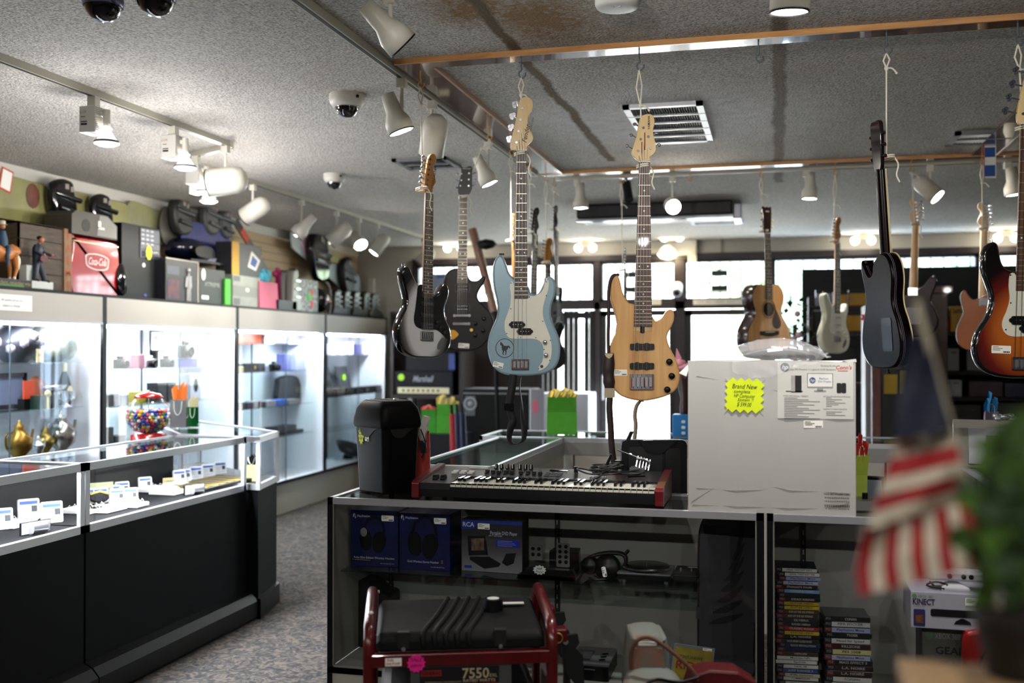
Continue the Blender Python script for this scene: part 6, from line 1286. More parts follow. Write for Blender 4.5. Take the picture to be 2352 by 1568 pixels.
mb.build('strobe_dots', pl); MB(SILV).cyl((-28*s_, .055,.048),(-28*s_, .055,.055),.0025).build('spindle', pl); MB(SILV).cyl((52*s_, .03,.036),(52*s_, .03,.048),.004).build('control_knob', t); MB(SILV).cyl((76*s_, .04,.036),(76*s_, .04,.046),.003).build('control_knob', t); MB(SILV).bx(64*s_, 88*s_, .1,.106,.036,.038).build('cross_fader', t)
for x in (-75*s_, 22*s_): MB(mat('#77787c', .3,.5)).cyl((x, -.01,0),(x, -.01,.012),.008).build('foot', t)
# snowboard in the case
DZ = .4905
q = onY(1690,1185,3.62); b = onY(1660,1560,3.5)
t = thing('snowboard', 'dark grey snowboard standing upside down inside the case at its right end', 'snowboard', (b.x - .0,3.56, DZ + .004), rot=(math.radians(-4), math.radians(3.3), RZC)); h = .565
bd = [(-.085,.0),(.085,.0),(.094,.1),(.097, h*.55),(.1, h*.8),(.085, h*.92),(.05, h*.985),(0, h),(-.05, h*.985),(-.085, h*.92),(-.1, h*.8),(-.095, h*.5),(-.088,.1)]
MB(mat('#303136', .4)).prism(smooth_loop(bd, 4),-.006,.004).build('board', t); MB(mat('#1d0f0c', .4)).prism(smooth_loop([(a*1.06, c*1.008) for a, c in bd],4),-.001,.002).build('edge_strip', t)
mb = MB(mat('#0e0f11', .5))
for k in range(9): z = h*(.34 + .065*k); mb.prism(smooth_loop([(-.06 + .012*k, z - .02),(-.03 + .008*k, z + .0),(.045, z + .02 + .01*k),(.05, z + .012 + .01*k),(-.0 + .005*k, z - .014)],3),-.0068,-.006)
mb.build('wave_graphic', t); mb = MB(mat('#4a4b4e', .5)); mb.M = Matrix.Translation((-.035,-.0065, h*.38)) @ Matrix.Rotation(math.pi, 4, 'Y'); mb.txt('RIDE', .022,0,0,0, None, .01).txt('SNOWBOARDS', .008,0,0,-.014); mb.build('lettering', t)
for s in (-1,1): MB(mat('#57585a', .3,.7)).bx(s*.092 - .008, s*.092 + .008,-.012,.006, h*.33, h*.40).build('hanging_clip', t)
# items on the deck
t = thing('floor_speaker', 'black wedge shaped unit with two price labels at the bottom left of the case', 'speaker', (onY(856,1450,3.6).x, 3.6, DZ)); zz = onY(856,1335,3.6).z - DZ; s_ = dep(onY(856,1400,3.6))/FPX
MB(BLK).prism([(-38*s_, 0),(38*s_, 0),(38*s_, zz - .055),(30*s_, zz - .045),(22*s_, zz - .045),(-15*s_, zz - .005),(-38*s_, zz)],0,.12, smooth=False).build('housing', t, .003); price_label(t, 0, zz - .06,.03,.026,-.001, rot=math.radians(8)); price_label(t, .018, zz - .035,.02,.012,-.001, rot=math.radians(4))
t = thing('disc_unit', 'silver topped black electronic unit at the bottom of the case behind the saw', 'electronic unit', (onY(1360,1560,3.45).x, 3.42, DZ)); MB(BLACK).bx(-.075,.06,0,.2,0,.05).build('housing', t, .003); MB(mat('#6f7074', .3,.4)).bx(-.075,.06,0,.2,.05,.056).build('top_plate', t); MB(DGREY).bx(-.065,-.01,.04,.15,.056,.058).build('screen', t)
for i in range(3): MB(BLACK).box((.03,.05 + i*.035,.058),(.02,.006,.004), R=Matrix.Rotation(.5,3, 'Z')).build('button', t)
MB(SILV).bx(-.02,.015,-.002,0,.036,.04).build('logo_strip', t)
t = thing('game_case', 'yellow game case leaning in the case behind the red saw guard', 'game case', (onY(1585,1560,3.42).x, 3.42, DZ + .002), rot=(math.radians(-8), math.radians(8), RZC)); MB(mat('#6c7078', .2)).bx(-.068,.068,0,.014,0,.135).build('case_shell', t, .002); MB(mat('#8a7a1c', .45, noise=.3, nscale=30)).bx(-.062,.062,-.001,0,.004,.125).build('cover_print', t)
mb = MB(INK); mb.txt('TONY HAWK', .016,-.01,-.002,.095, fit=.085); mb.txt('RIDE', .036,-.012,-.002,.068, mat('#7a1410', .5),.02, fit=.085); mb.build('lettering', t); price_label(t, .042,.128,.03,.008,-.002)
# --- generator ----------------------------------------------------------------
t = thing('generator', 'portable generator with a black ribbed tank in a scratched red tube frame', 'generator', (-.905,2.93,0), math.radians(20)); W2, D2 = .255,.17; RT = mat('#560a0f', .28, noise=.25, nscale=30, coat=.5)
for s in (-1,1):
    x = s * W2; MB(RT).tube(smooth_path([(x, -D2,0),(x, -D2,.3),(x, -D2,.68),(x, -D2,.76),(x, -D2 + .015,.80),(x, -D2 + .06,.826),(x, D2 - .06,.852),(x, D2 - .015,.845),(x, D2,.81),(x, D2,.7),(x, D2,.3),(x, D2,0)],4),.0165, None, 12).build('frame_hoop', t)
for y, z in ((-D2,.735),(D2,.735),(-D2,.06),(D2,.06)): MB(RT).bx(-W2, W2, y - .014, y + .014, z - .018, z + .018).build('cross_bar', t, .003)
mb = MB(mat('#d8d4cc', .5)); [mb.ball((s * W2 + .004,-D2 + .05 + R4.uniform(0,.22),.842 + R4.uniform(0,.01)),.008, None, 6,(1,1.8,.5)) for s in (-1,1,1,-1,1)]; mb.build('scratched_paint', t)
TK = mat('#09090b', .65, spec=.25, noise=.15, nscale=8)
def tz(y): return .80 + (y + D2)*.09
rs = []
for x, k in ((-W2 + .02,.0),(-W2 + .032,1),(W2 - .032,1),(W2 - .02,0)):
    i_ = 0 if k else .014; rs.append([V((x, y, z)) for y, z in ((-D2 + .0 + i_, .755),(-D2 + i_, .79 - i_),(-D2 + .016 + i_, .806 - i_),(D2 - .03, tz(D2 - .03) - i_),(D2 - .01,.80 - i_),(D2 - .01,.755))])
MB(TK).rings(rs, None, False).build('fuel_tank', t, .008,3)
for i in range(5): x = -.085 + i*.032; MB(TK).tube(smooth_path([(x - .02,-D2 - .002,.77),(x - .02,-D2 + .012,.804),(x + .02,-.03,.817),(x + .06, D2 - .03, tz(D2 - .03) - .001)],3),.0075, None, 8).build('tank_rib', t)
MB(BLACK).cyl((.105,.02,.808),(.105,.02,.852),.031,.029, n=24).build('fuel_cap', t); MB(mat('#d4d4d0', .4)).cyl((.105,.02,.8525),(.105,.02,.8535),.018, n=16).box((.14,.05,.83),(.12,.02,.002)).build('torn_label', t)
for x in (-.16,.11): MB(mat('#0a0a0b', .6)).bx(x - .016, x + .016,-D2 - .003,-D2 + .02,.765,.81).build('tank_notch', t); MB(SILV).cyl((x, -D2 - .006,.765),(x, -D2 + .01,.765),.006, n=8).build('bolt', t)
pn = MB(mat('#5a5a5c', .4,.5)).bx(-.14,.14,-D2 - .004,-D2 + .0,.655,.717).build('name_plate', t); MB(mat('#141214', .4)).bx(-.115,.105,-D2 - .006,-D2 - .004,.66,.712).build('black_panel', pn); MB(mat('#7a1a14', .5)).bx(-.115,.105,-D2 - .0066,-D2 - .006,.66,.666).bx(-.112,-.055,-D2 - .0066,-D2 - .006,.688,.705).build('red_stripe', pn)
mb = MB(mat('#a89b78', .5)); mb.txt('7550', .04,.04,-D2 - .007,.692, None, .02, fit=.075).txt('EXL', .013,.09,-D2 - .007,.686, None, .01).txt('RATED WATTS', .011,.05,-D2 - .007,.673, None, .02, fit=.09).txt('POWER ELEVATOR 13,500 SURGE WATTS', .006,-.05,-D2 - .007,.671, fit=.1).txt('GENERAC', .012,-.083,-D2 - .0072,.696, BLACK, .01, fit=.05); mb.build('lettering', pn)
q = MB(PAPER).bx(-W2 + .045,-W2 + .09,-D2 - .0148,-D2 - .0142,.722,.744).build('fuel_label', t); MB(mat('#a01818', .5)).txt('FUEL', .009,-W2 + .06,-D2 - .0155,.738, None, .02).txt('SHUTOFF', .009,-W2 + .067,-D2 - .0155,.728, None, .02).build('lettering', q)
star_sticker(t, -.125,.728,-D2 - .016,.026,.026,13, '#e3178a', [('SALE', .013,0,.010,.034),('$499.99', .012,0,-.007,.03)], mat('#3a0a20', .6),.84)
MB(mat('#101012', .5)).bx(-W2 + .03,.03,-D2 + .03, D2 - .03,.1,.65).build('alternator', t, .03); MB(mat('#18181a', .45)).bx(.05, W2 - .03,-D2 + .03, D2 - .03,.15,.64).build('engine_block', t, .04); MB(mat('#8a7070', .4)).bx(W2 + .004, W2 + .01,-.12,.13,.45,.79).build('side_plate', t, .004)
for y in (-.13,.12): MB(RT).bx(W2 + .0, W2 + .05, y - .01, y + .03,.76,.80).build('handle_hinge', t, .006); MB(mat('#121315', .45)).prism([(W2 + .03,.775),(W2 + .08,.78),(W2 + .085,.755),(W2 + .075,.74),(W2 + .095,.72),(W2 + .1,.62),(W2 + .07,.64),(W2 + .04,.68)], y, y + .015).cyl((W2 + .088, y + .008,.64),(W2 + .088, y + .008,.4),.012, n=10).build('folding_handle', t); MB(SILV).cyl((W2 + .045, y - .004,.76),(W2 + .045, y, .76),.008, n=10).build('bolt', t)
MB(GOLD).tube([(W2 + .02 + .014*math.cos(a),-.145,.775 + .014*math.sin(a)) for a in [2*math.pi * i/16 for i in range(17)]],.0016, None, 5).build('key_ring', t)
MB(BLACK).tube(smooth_path([(-.2,-D2 + .01,.66),(-.17,-D2 - .01,.64),(-.18,-D2 - .005,.6)],4),.004).build('fuel_hose', t)
for s in (-1,1): MB(BLK).cyl((s*(W2 + .02),.08,.11),(s*(W2 + .07),.08,.11),.11, n=24).build('wheel', t, .01)
# --- tile saw ------------------------------------------------------------------------
cx = onY(1492,1500,2.86).x; t = thing('tile_saw', 'dusty grey and orange saw motor with a red guard on a stand', 'tile saw', (cx, 2.88,0), RZC); DU = mat('#6d6258', .7, noise=.5, nscale=9, color2='#5f6b66'); DO = mat('#8a5a44', .7, noise=.4, nscale=14, color2='#6a675f')
s_ = dep(onY(1492,1500,2.88))/FPX; za = onY(1492,1458,2.88).z
MB(DU).prism(smooth_loop([(-48*s_, .60),(-45*s_, za - .03),(-30*s_, za - .005),(10*s_, za + .0),(30*s_, za - .008),(42*s_, za - .03),(44*s_, .60)],4),0,.16, None, .02).build('motor_housing', t)
MB(DO).prism(smooth_loop([(-38*s_, .62),(-38*s_, za - .05),(-28*s_, za - .035),(20*s_, za - .035),(30*s_, za - .055),(30*s_, .62)],3),-.006,.004).build('motor_cover', t); MB(PAPER).bx(-28*s_, 14*s_, -.004,0, za - .028, za - .018).build('price_label', t)
MB(DU).lathe([(.07,0),(.085,.01),(.08,.05),(.06,.06),(0,.06)],(-.0,-.03, za - .165), None, 28,(0,-.5,1)).build('gear_housing', t); MB(mat('#5a1418', .5, noise=.3, nscale=15)).prism([(-.09,.52),(-.1,.6),(-.05, za - .13),(.0, za - .115),(.06, za - .13),(.09,.6)],-.13,-.1).build('blade_guard', t)
MB(mat('#5a1014', .4, noise=.35, nscale=10)).prism([(.10,.5),(.075,.6),(.11, za - .1),(.155, za - .085),(.235, za - .09),(.285, za - .12),(.3,.5)],-.04,.05, None, .006, smooth=False).build('belt_guard', t)
MB(mat('#5b3a2c', .7)).tube(smooth_path([(-.055,-.01, za - .09),(-.055,-.02, za - .04),(-.035,-.03, za - .003),(.0,-.04, za + .002),(.05,-.05, za - .03),(.105,-.05, za - .08),(.12,-.05, za - .11)],5),.0055).build('power_hose', t); MB(BLACK).tube(smooth_path([(-.12,-.12, za - .2),(-.07,-.12, za - .15),(-.01,-.11, za - .09),(.06,-.08, za - .105),(.12,-.07, za - .095)],5),.0045).build('power_cord', t)
MB(DU).bx(-.07,.3,-.15,.2,.44,.5).build('water_tray', t, .01)
for sx in (-.05,.27):
    for sy in (-.12,.17): MB(GREY).cyl((sx, sy, 0),(sx, sy, .44),.014).build('leg', t)
# --- game cases in the right front case ---------------------------------------------
GY = 3.5; W = '#b9b8b2'; K = '#131316'
tall = [(W, 'FINAL FANTASY XIII-2'),(W, 'FINAL FANTASY XIII'),('#8a8fb8', 'PlayStation Move'),('#9aa0b8', 'PlayStation Move'),('#251012', "Demon's Souls"),('#5f86b4', "ASSASSINS CREED"),(K, ''),(K, 'DEAD RISING'),('#a88a18', 'GUITAR HERO'),('#b09a20', 'GUITAR HERO'),('#4a2f1c', 'RISE OF THE SIX STRING'),('#3a2a1e', 'RISE OF THE SIX STRING'),('#202226', 'DJ HERO'),('#151518', 'BAND HERO'),('#8e2620', 'CLASSIC ROCK'),('#b09a20', 'GUITAR HERO'),('#171012', 'L.A. NOIRE'),('#1c1e20', 'ROCK BAND CLASSIC ROCK'),('#1b2448', 'ROCK REVOLUTION'),('#161c38', ''),('#3a3018', 'HEROES'),(W, 'Madden NFL'),(W, 'Sports'),(W, 'NHL 08'),('#24447e', 'JUST DANCE 3'),('#a8a288', 'Fifa soccer'),(W, 'COMMANDER'),(W, 'NCAA BASKETBALL 09'),(W, 'NBA')]
short = [(K, 'CONAN'),(W, 'FIFA SOCCER'),('#8f96b8', 'PlayStation Move'),(K, 'TIGER'),(W, 'Need for Speed'),('#2a1010', 'KILLZONE'),('#b9b37a', 'PES 2008'),('#9aa0b8', 'PlayStation Move'),(K, 'MASS EFFECT 3'),('#241012', 'L.A. NOIRE'),('#281214', 'L.A. NOIRE'),(W, 'TOPSPIN'),(W, 'HAZE'),('#9aa0b8', 'PlayStation Move')]
ordn = ['topmost', 'second from top', 'third from top', 'fourth from top', 'fifth from top', 'sixth from top', 'seventh from top', 'eighth from top', 'ninth from top', 'tenth from top', 'eleventh from top', 'twelfth from top', 'thirteenth from top', 'fourteenth from top', 'fifteenth from top', 'sixteenth from top', 'seventeenth from top', 'eighteenth from top', 'nineteenth from top', 'twentieth from top', 'twenty first from top', 'twenty second from top', 'twenty third from top', 'twenty fourth from top', 'twenty fifth from top', 'twenty sixth from top', 'twenty seventh from top', 'twenty eighth from top', 'lowest']
def colname(c): return {W: 'white', K: 'black'}.get(c) or {'#8a8fb8': 'blue and white', '#9aa0b8': 'blue and white', '#8f96b8': 'blue and white', '#251012': 'dark red', '#5f86b4': 'light blue', '#a88a18': 'yellow', '#b09a20': 'yellow', '#8e2620': 'red', '#24447e': 'blue', '#1b2448': 'navy', '#161c38': 'navy', '#a8a288': 'beige', '#b9b37a': 'pale yellow'}.get(c, 'dark')
def stack(lst, px0, px1, ptop, wh):
    n = len(lst); s_ = dep(onY((px0 + px1)/2,1450, GY))/FPX; ztop = onY(px0, ptop, GY).z; th = (ztop - DZ)/n
    for i, (c, tx) in enumerate(lst):
        zb2 = ztop - (i + 1)*th; x0_ = onY(px0,1450, GY).x; x1_ = onY(px1,1450, GY).x; j = R4.uniform(-.006,.006); ww = (x1_ - x0_)
        t = thing('game_case', '%s spined game case, %s of the %s stack' % (colname(c), ordn[i], wh), 'game case', ((x0_ + x1_)/2 + j, GY + R4.uniform(-.004,.004), zb2 + .0003), math.radians(R4.uniform(-2,2)) + RZC*.3, 'game cases in the %s stack' % wh)
        MB(mat('#3c4046', .15, alpha=.8) if c != W or i % 2 else mat('#22262a', .2)).bx(-ww/2, ww/2,0,.125,0, th - .0012).build('case_shell', t, .0008)
        x_ = -ww/2 + ww*(.16 if tx not in ('Madden NFL', 'Sports') else .0)
        MB(mat(c, .4)).bx(x_, ww/2,-.0006,.0,.0008, th - .002).build('spine_insert', t)
        if x_ > -ww/2: MB(mat('#5a1418' if c not in (W,) and i % 3 else '#15151a', .4)).bx(-ww/2, x_, -.0006,0,.0008, th - .002).txt('PS3', th*.6,(-ww/2 + x_)/2,-.001, th/2, GREY).build('spine_end', t)
        if tx: MB(INK if c in (W, '#a8a288', '#b9b37a', '#9aa0b8', '#8a8fb8', '#8f96b8', '#a88a18', '#b09a20') else mat('#a9a69c', .5)).txt(tx, th*.62,.01,-.001, th/2, None, .015, fit=ww * min(.6,.05*len(tx))).build('lettering', t)
stack(tall, 1786,1881,1302, 'tall'); stack(short, 1896,2002,1412, 'short')
# console accessory boxes
def pbx(px0, px1, pt, pb, y): a, b = onY(px0, pt, y), onY(px1, pb, y); return (a.x + b.x)/2, b.x - a.x, b.z, a.z - b.z
cx, ww, zb2, hh = pbx(2118,2290,1440,1590,3.52); t = carton('console_box', 'silver and dark console box at the bottom right of the case', 'box', (cx, 3.52, DZ),0, ww, .16, onY(2200,1440,3.52).z - DZ, mat('#5d5e58', .4,.3, noise=.2, nscale=5), mat('#3d3f3c', .5)); hh = onY(2200,1440,3.52).z - DZ
mb = MB(mat('#8a8c88', .5)); mb.txt('XBOX 360', .026,-ww*.16,-.001, hh*.86, fit=ww*.34); mb.prism(circ(-ww*.4, hh*.87,.013),-.001,0, mat('#4f6a48', .5)); mb.txt('GEARS', .032,-ww*.08,-.001, hh*.66, mat('#161618', .5),.02, fit=ww*.48).txt('OF', .018,-ww*.2,-.001, hh*.5, mat('#161618', .5),.02).txt('WAR', .032, ww*.08,-.001, hh*.48, mat('#161618', .5),.02); mb.build('lettering', t)
MB(mat('#1a1012', .4, noise=.5, nscale=20, color2='#4a1512')).prism([(-ww*.48,0),(ww*.2,0),(ww*.15, hh*.28),(-ww*.2, hh*.42),(-ww*.48, hh*.3)],-.001,0).build('dark_artwork', t); price_label(t, ww*.17, hh*.88,.04,.022,-.001)
kz = onY(2200,1440,3.5).z; cx, ww, zb2, hh = pbx(2092,2300,1345,1440,3.46); t = carton('sensor_box', 'white camera sensor box stacked on the silver console box', 'box', (cx, 3.46, kz + .001),0, ww, .2, hh, mat('#a09da6', .5), mat('#8b8893', .5))
MB(mat('#8f8e94', .5)).bx(-ww/2 - .03,-ww/2 - .001,.02,.2,0, hh).build('side_flap', t) if False else None
mb = MB(mat('#231440', .5)); mb.txt('KINECT', .026,-ww*.355,-.001, hh*.72, None, .03, fit=ww*.25).txt('XBOX 360', .012,-ww*.34,-.001, hh*.88, mat('#5f7a58', .5), fit=ww*.17).txt('SENSOR', .009,-ww*.41,-.001, hh*.61, GREY); mb.prism(circ(-ww*.46, hh*.88,.007),-.001,0, mat('#5f7a58', .5)); mb.build('lettering', t)
MB(mat('#0b0a0f', .3)).prism(rrect(-ww*.28, ww*.42, hh*.34, hh*.55,.006),-.001,0).prism([(-ww*.02, hh*.15),(ww*.17, hh*.15),(ww*.16, hh*.24),(ww*.09, hh*.32),(ww*.06, hh*.32),(0, hh*.24)],-.001,0).build('sensor_picture', t); MB(mat('#241f55', .5)).prism(rrect(-ww*.47,-ww*.34,.005, hh*.52,.004),-.001,0).build('blue_card_print', t); MB(mat('#7a4a22', .5, noise=.6, nscale=80)).bx(-ww*.45,-ww*.36,-.0016,-.001,.015, hh*.36).build('game_artwork', t); price_label(t, ww*.2, hh*.8,.05,.024,-.001)
tz_ = kz + hh + .002; t = thing('camera_sensor', 'white bar shaped camera sensor with round lenses on the sensor box', 'camera sensor', (onY(2192,1340,3.5).x, 3.52, tz_)); s_ = dep(onY(2192,1340,3.5))/FPX
MB(mat('#b0adb2', .3)).bx(-58*s_, 62*s_, -.02,.035,.028,.06).build('sensor_bar', t, .008); MB(mat('#b0adb2', .3)).rings([[V((x * k, y * k, z)) for x, y in ((-.04,-.03),(.045,-.03),(.03,.04),(-.03,.04))] for z, k in ((0,1),(.01,1),(.022,.4))], None, False).build('foot_stand', t, .003)
for x, r, c in ((-10,.0075, DGREY),(20,.0075, BLACK),(36,.0075, BLACK)): MB(c).cyl((x * s_, -.0215,.044),(x * s_, -.019,.044), r, n=16).build('lens', t)
MB(BLACK).tube(smooth_path([(-.07,0,.02),(-.05,-.02,.006),(-.02,-.02,.015),(-.05,0,.02),(-.08,-.01,.01),(-.03,-.03,.006)],5),.003).build('cable', t)
t = thing('plastic_tub', 'rounded red plastic carry case in front of the silver console box', 'carry case', (onY(2262,1530,3.44).x, 3.44, DZ)); zz = onY(2262,1450,3.44).z - DZ; MB(mat('#8e1512', .35)).prism(smooth_loop([(-.055,0),(-.06, zz*.5),(-.058, zz*.9),(-.03, zz),(.09, zz),(.11, zz*.9),(.11,0)],4),0,.06, None, .012).build('shell', t); MB(BLACK).tube(smooth_path([(-.02,-.006, zz*.3),(-.015,-.008, zz*.6),(.0,-.008, zz*.75),(.012,-.006, zz*.78)],4),.004).build('latch_strap', t)
# small things right of the white carton
gift_bag('small lime gift bag with red tissue right of the white box', 1960,1992,1045,1118,3.6, '#8b9c2c', True, '#c93c30', rz=RZC, dfrac=.3, slant=.006, tfrac=.5)
t = thing('small_monitor', 'thin tilted photo frame beside the lime gift bag', 'photo frame', (onY(2000,1100,3.66).x, 3.66, CT), rot=(0, math.radians(-18), RZC + 1.0)); MB(BLACK).bx(-.006,.006,-.05,.05,0,.1).build('frame', t, .002); MB(mat('#77808c', .2)).bx(-.0075,-.006,-.042,.042,.01,.09).build('screen', t)
cx = onY(1995,1130,3.5).x; t = thing('guitar_pedal', 'small silver effects box with a black knob right of the white box', 'effects box', (cx + .0,3.5, CT), math.radians(8)); MB(mat('#8f8e88', .4,.5)).rings([[V((x, y, z)) for x, y in ((-.04,0),(.05,0),(.05,.12),(-.04,.12))] for z in (0,.03)], None, False).build('housing', t, .002); MB(BLACK).cyl((-.0,.05,.03),(-.0,.05,.05),.009, n=14).build('control_knob', t); MB(SILV).cyl((.02,.03,.03),(.02,.03,.036),.006).build('button', t); MB(mat('#a01c20', .4)).bx(-.044,-.04,0,.12,.0,.034).build('red_edge', t)
# ---------------- left side: cabinet tops, shelves, jewelry ----------------
CZ = 1.991; R90 = math.radians(90)
def cabT(name, label, cat, px0, px1, pt, X=-4.74, z=CZ, pb=None, group=None, rz=R90):
    a = mpx(px0, X).y; b = mpx(px1, X).y; c = (px0 + px1)/2
    if pb is not None: z = onX(c, pb, X).z
    t = thing(name, label, cat, (X, (a + b)/2, z), rz, group); return t, b - a, onX(c, pt, X).z - z
def bxs(mb, *rows):
    for r in rows: mb.bx(*r)
    return mb
# wooden crate
t, w_, h = cabT('wooden_crate', 'old dark wooden crate with red letters on its end behind the figurine', 'crate', 42,161,517,-4.74)
WD = wood_mat('#33291f', '#4d4030', .7,(3,3,14),0); WD2 = wood_mat('#6b5238', '#86684a', .7,(10,3,3),0)
mb = MB(WD); n = 4
for i in range(n): mb.bx(-w_/2, w_/2,.0,.012, h * i / n + .002, h*(i + 1)/n - .002)
mb.build('front_board', t); bxs(MB(WD),(-w_/2,-w_/2 + .012,0,.3,0, h),(-w_/2, w_/2,.29,.3,0, h),(-w_/2, w_/2,0,.3,0,.012),(-w_/2, w_/2,0,.3, h - .012, h)).build('crate_frame', t)
e = MB(WD2).bx(w_/2 - .08, w_/2,-.012,.3,0, h).build('end_board', t); mb = MB(mat('#93412c', .7))
for i, c in enumerate('FARMS'): mb.txt(c, .07, w_/2 - .04,-.0135, h*(.88 - i*.19), None, .02)
mb.build('lettering', e)
# standing figurine
t, w_, h = cabT('person_figurine', 'figurine of a person in dark blue clothes holding a guitar on a white stepped base', 'figurine', 55,110,536,-4.67)
MB(mat('#aeb2ad', .6)).bx(-w_*.45, w_*.45,-.05,.07,0,.05).bx(-w_*.4,-.0,.0,.06,.05, h*.42).build('stepped_base', t, .004)
s = h/.32; JK = mat('#182230', .5)
mb = MB(JK); F_ = lambda x, y, z: V((x * s, y * s, z * s))
mb.tube([F_(-.035,-.02,.05), F_(-.03,-.02,.1), F_(.0,-.0,.17)],[.016*s, .017*s, .022*s], None, 8).tube([F_(.045,-.02,.045), F_(.03,-.015,.1), F_(.008,0,.17)],[.014*s, .017*s, .022*s], None, 8).tube([F_(.003,0,.16), F_(.005,0,.2), F_(.012,0,.235), F_(.02,0,.262)],[.024*s, .027*s, .031*s, .012*s], None, 10)
mb.tube([F_(-.005,0,.25), F_(-.035,-.02,.215), F_(.0,-.045,.195)],[.012*s, .011*s, .009*s], None, 8).tube([F_(.03,0,.25), F_(.055,-.01,.215), F_(.07,-.04,.2)],[.012*s, .01*s, .008*s], None, 8); mb.ball(F_(-.038,-.03,.048),.014*s, None, 8,(1,1.8,.6)).ball(F_(.05,-.03,.046),.014*s, None, 8,(1,1.8,.6)); mb.build('figure', t)
SK = mat('#9c6a4c', .5); MB(SK).ball(F_(.03,-.008,.285),.0185*s, None, 14,(.85,.95,1.15)).ball(F_(.036,-.026,.283),.004*s).ball(F_(.003,-.05,.197),.008*s).ball(F_(.075,-.046,.2),.008*s).cyl(F_(.022,0,.26), F_(.027,-.003,.275),.009*s).build('face', t); MB(BLACK).ball(F_(.027,.0,.298),.0175*s, None, 12,(1,1.05,.75)).build('hair', t)
MB(mat('#4a1418', .3)).prism(smooth_loop([(-.03*s, .165*s),(.0,.155*s),(.03*s, .17*s),(.025*s, .195*s),(-.02*s, .19*s)],3),-.052*s, -.042*s).cyl(F_(.02,-.046,.18), F_(.1,-.05,.2),.004*s).build('guitar', t)
# horse figurine with rider
t, w_, h = cabT('horse_figurine', 'palomino horse figurine with a rider at the left edge of the shelf', 'figurine', -30,42,505,-4.66)
HM = mat('#a8672c', .5); HW = mat('#cfc9ba', .6); k = h/.42
mb = MB(HM); H_ = lambda x, y, z: V((x * k, y * k, z * k)); mb.tube(smooth_path([H_(.09,0,.2), H_(.07,0,.225), H_(0,0,.2), H_(-.08,0,.22), H_(-.13,0,.27), H_(-.16,0,.31)],3),[.03*k, .05*k, .054*k, .05*k, .045*k, .045*k, .05*k, .05*k, .05*k, .05*k, .045*k, .04*k, .035*k, .03*k, .026*k, .022*k][:16], None, 10)
mb.ball(H_(-.185,0,.3),.026*k, None, 8,(1.5,.8,.8))
for x, dy, kx in ((.075,-.02,.0),(.06,.02,.02),(-.08,-.02,-.01),(-.09,.02,.01)): mb.tube([H_(x, dy, .2), H_(x + .02 if x > 0 else x - .005, dy, .12), H_(x + kx, dy, .06)],[.024*k, .014*k, .009*k], None, 8)
mb.build('horse', t); 
for x, dy, kx in ((.075,-.02,.0),(.06,.02,.02),(-.08,-.02,-.01),(-.09,.02,.01)): MB(HW).cyl(H_(x + kx, dy, .065), H_(x + kx, dy, .014),.009*k, .012*k).build('white_stocking', t)
MB(HW).tube(smooth_path([H_(.1,0,.215), H_(.13,0,.18), H_(.12,0,.12)],3),[.016*k]*7, None, 8).build('tail', t); MB(mat('#3d6a30', .6)).bx(-.14*k, .14*k, -.04,.04,0,.014*k).build('base', t)
MB(mat('#1f3d52', .6)).tube([H_(-.0,0,.235), H_(-.01,0,.3), H_(-.01,0,.35)],[.03*k, .032*k, .02*k], None, 8).tube([H_(0,-.04,.25), H_(-.03,-.055,.19), H_(-.02,-.05,.13)],[.018*k, .014*k, .01*k], None, 8).build('rider', t); MB(SK).ball(H_(-.01,0,.38),.02*k, None, 10).build('rider_face', t); MB(mat('#d0c8b0', .6)).lathe([(.035*k, .39*k),(.02*k, .395*k),(.018*k, .415*k),(0,.418*k)],(-.01*k, 0,0), None, 16).build('hat', t)
# plaque
t, w_, h = cabT('wooden_plaque', 'long dark plaque with gold saying lying along the cabinet edge', 'plaque', -60,127,641,-4.63)
MB(mat('#14100e', .5)).prism([(-w_/2,0),(w_/2,0),(w_/2, h),(-w_/2, h)],-.005,.005, smooth=False).build('plaque_board', t); MB(mat('#8a7a4e', .5)).txt('When you get there, remember where you came from', .035,0,-.006, h/2, None, 0,.2, fit=w_*.92).build('lettering', t)
# red cooler
t, w_, h = cabT('metal_cooler', 'glossy red metal drinks cooler with an oval shield emblem', 'cooler', 167,274,548,-4.74)
RC = mat('#8f0b14', .2, coat=.7); MB(RC).prism(smooth_loop([(-w_/2,.0),(-w_/2 + .01, h*.88),(-w_*.46, h*.98),(w_*.36, h*.98),(w_*.46, h*.9),(w_/2, h*.6),(w_/2,.02),(w_*.45,0)],4),0,.3, None, .012).build('cooler_body', t); MB(mat('#c8b48a', .2,.8)).bx(-w_/2 - .002, w_*.46,-.004,.3, h*.90, h*.915).build('lid_trim', t)
em = MB(mat('#c9c4c0', .3,.3)).prism(smooth_loop([(-.13, h*.6),(-.12, h*.7),(0, h*.73),(.12, h*.68),(.13, h*.58),(.11, h*.47),(0, h*.44),(-.11, h*.49)],3),-.003,0).build('emblem', t); MB(RC).prism(smooth_loop([(-.12, h*.6),(-.11, h*.69),(0, h*.715),(.11, h*.67),(.12, h*.58),(.1, h*.485),(0, h*.455),(-.1, h*.5)],3),-.004,-.003).txt('Coca-Cola', .075,0,-.0052, h*.585, mat('#d8d4d0', .3),.01,.4, fit=.2).build('lettering', em)
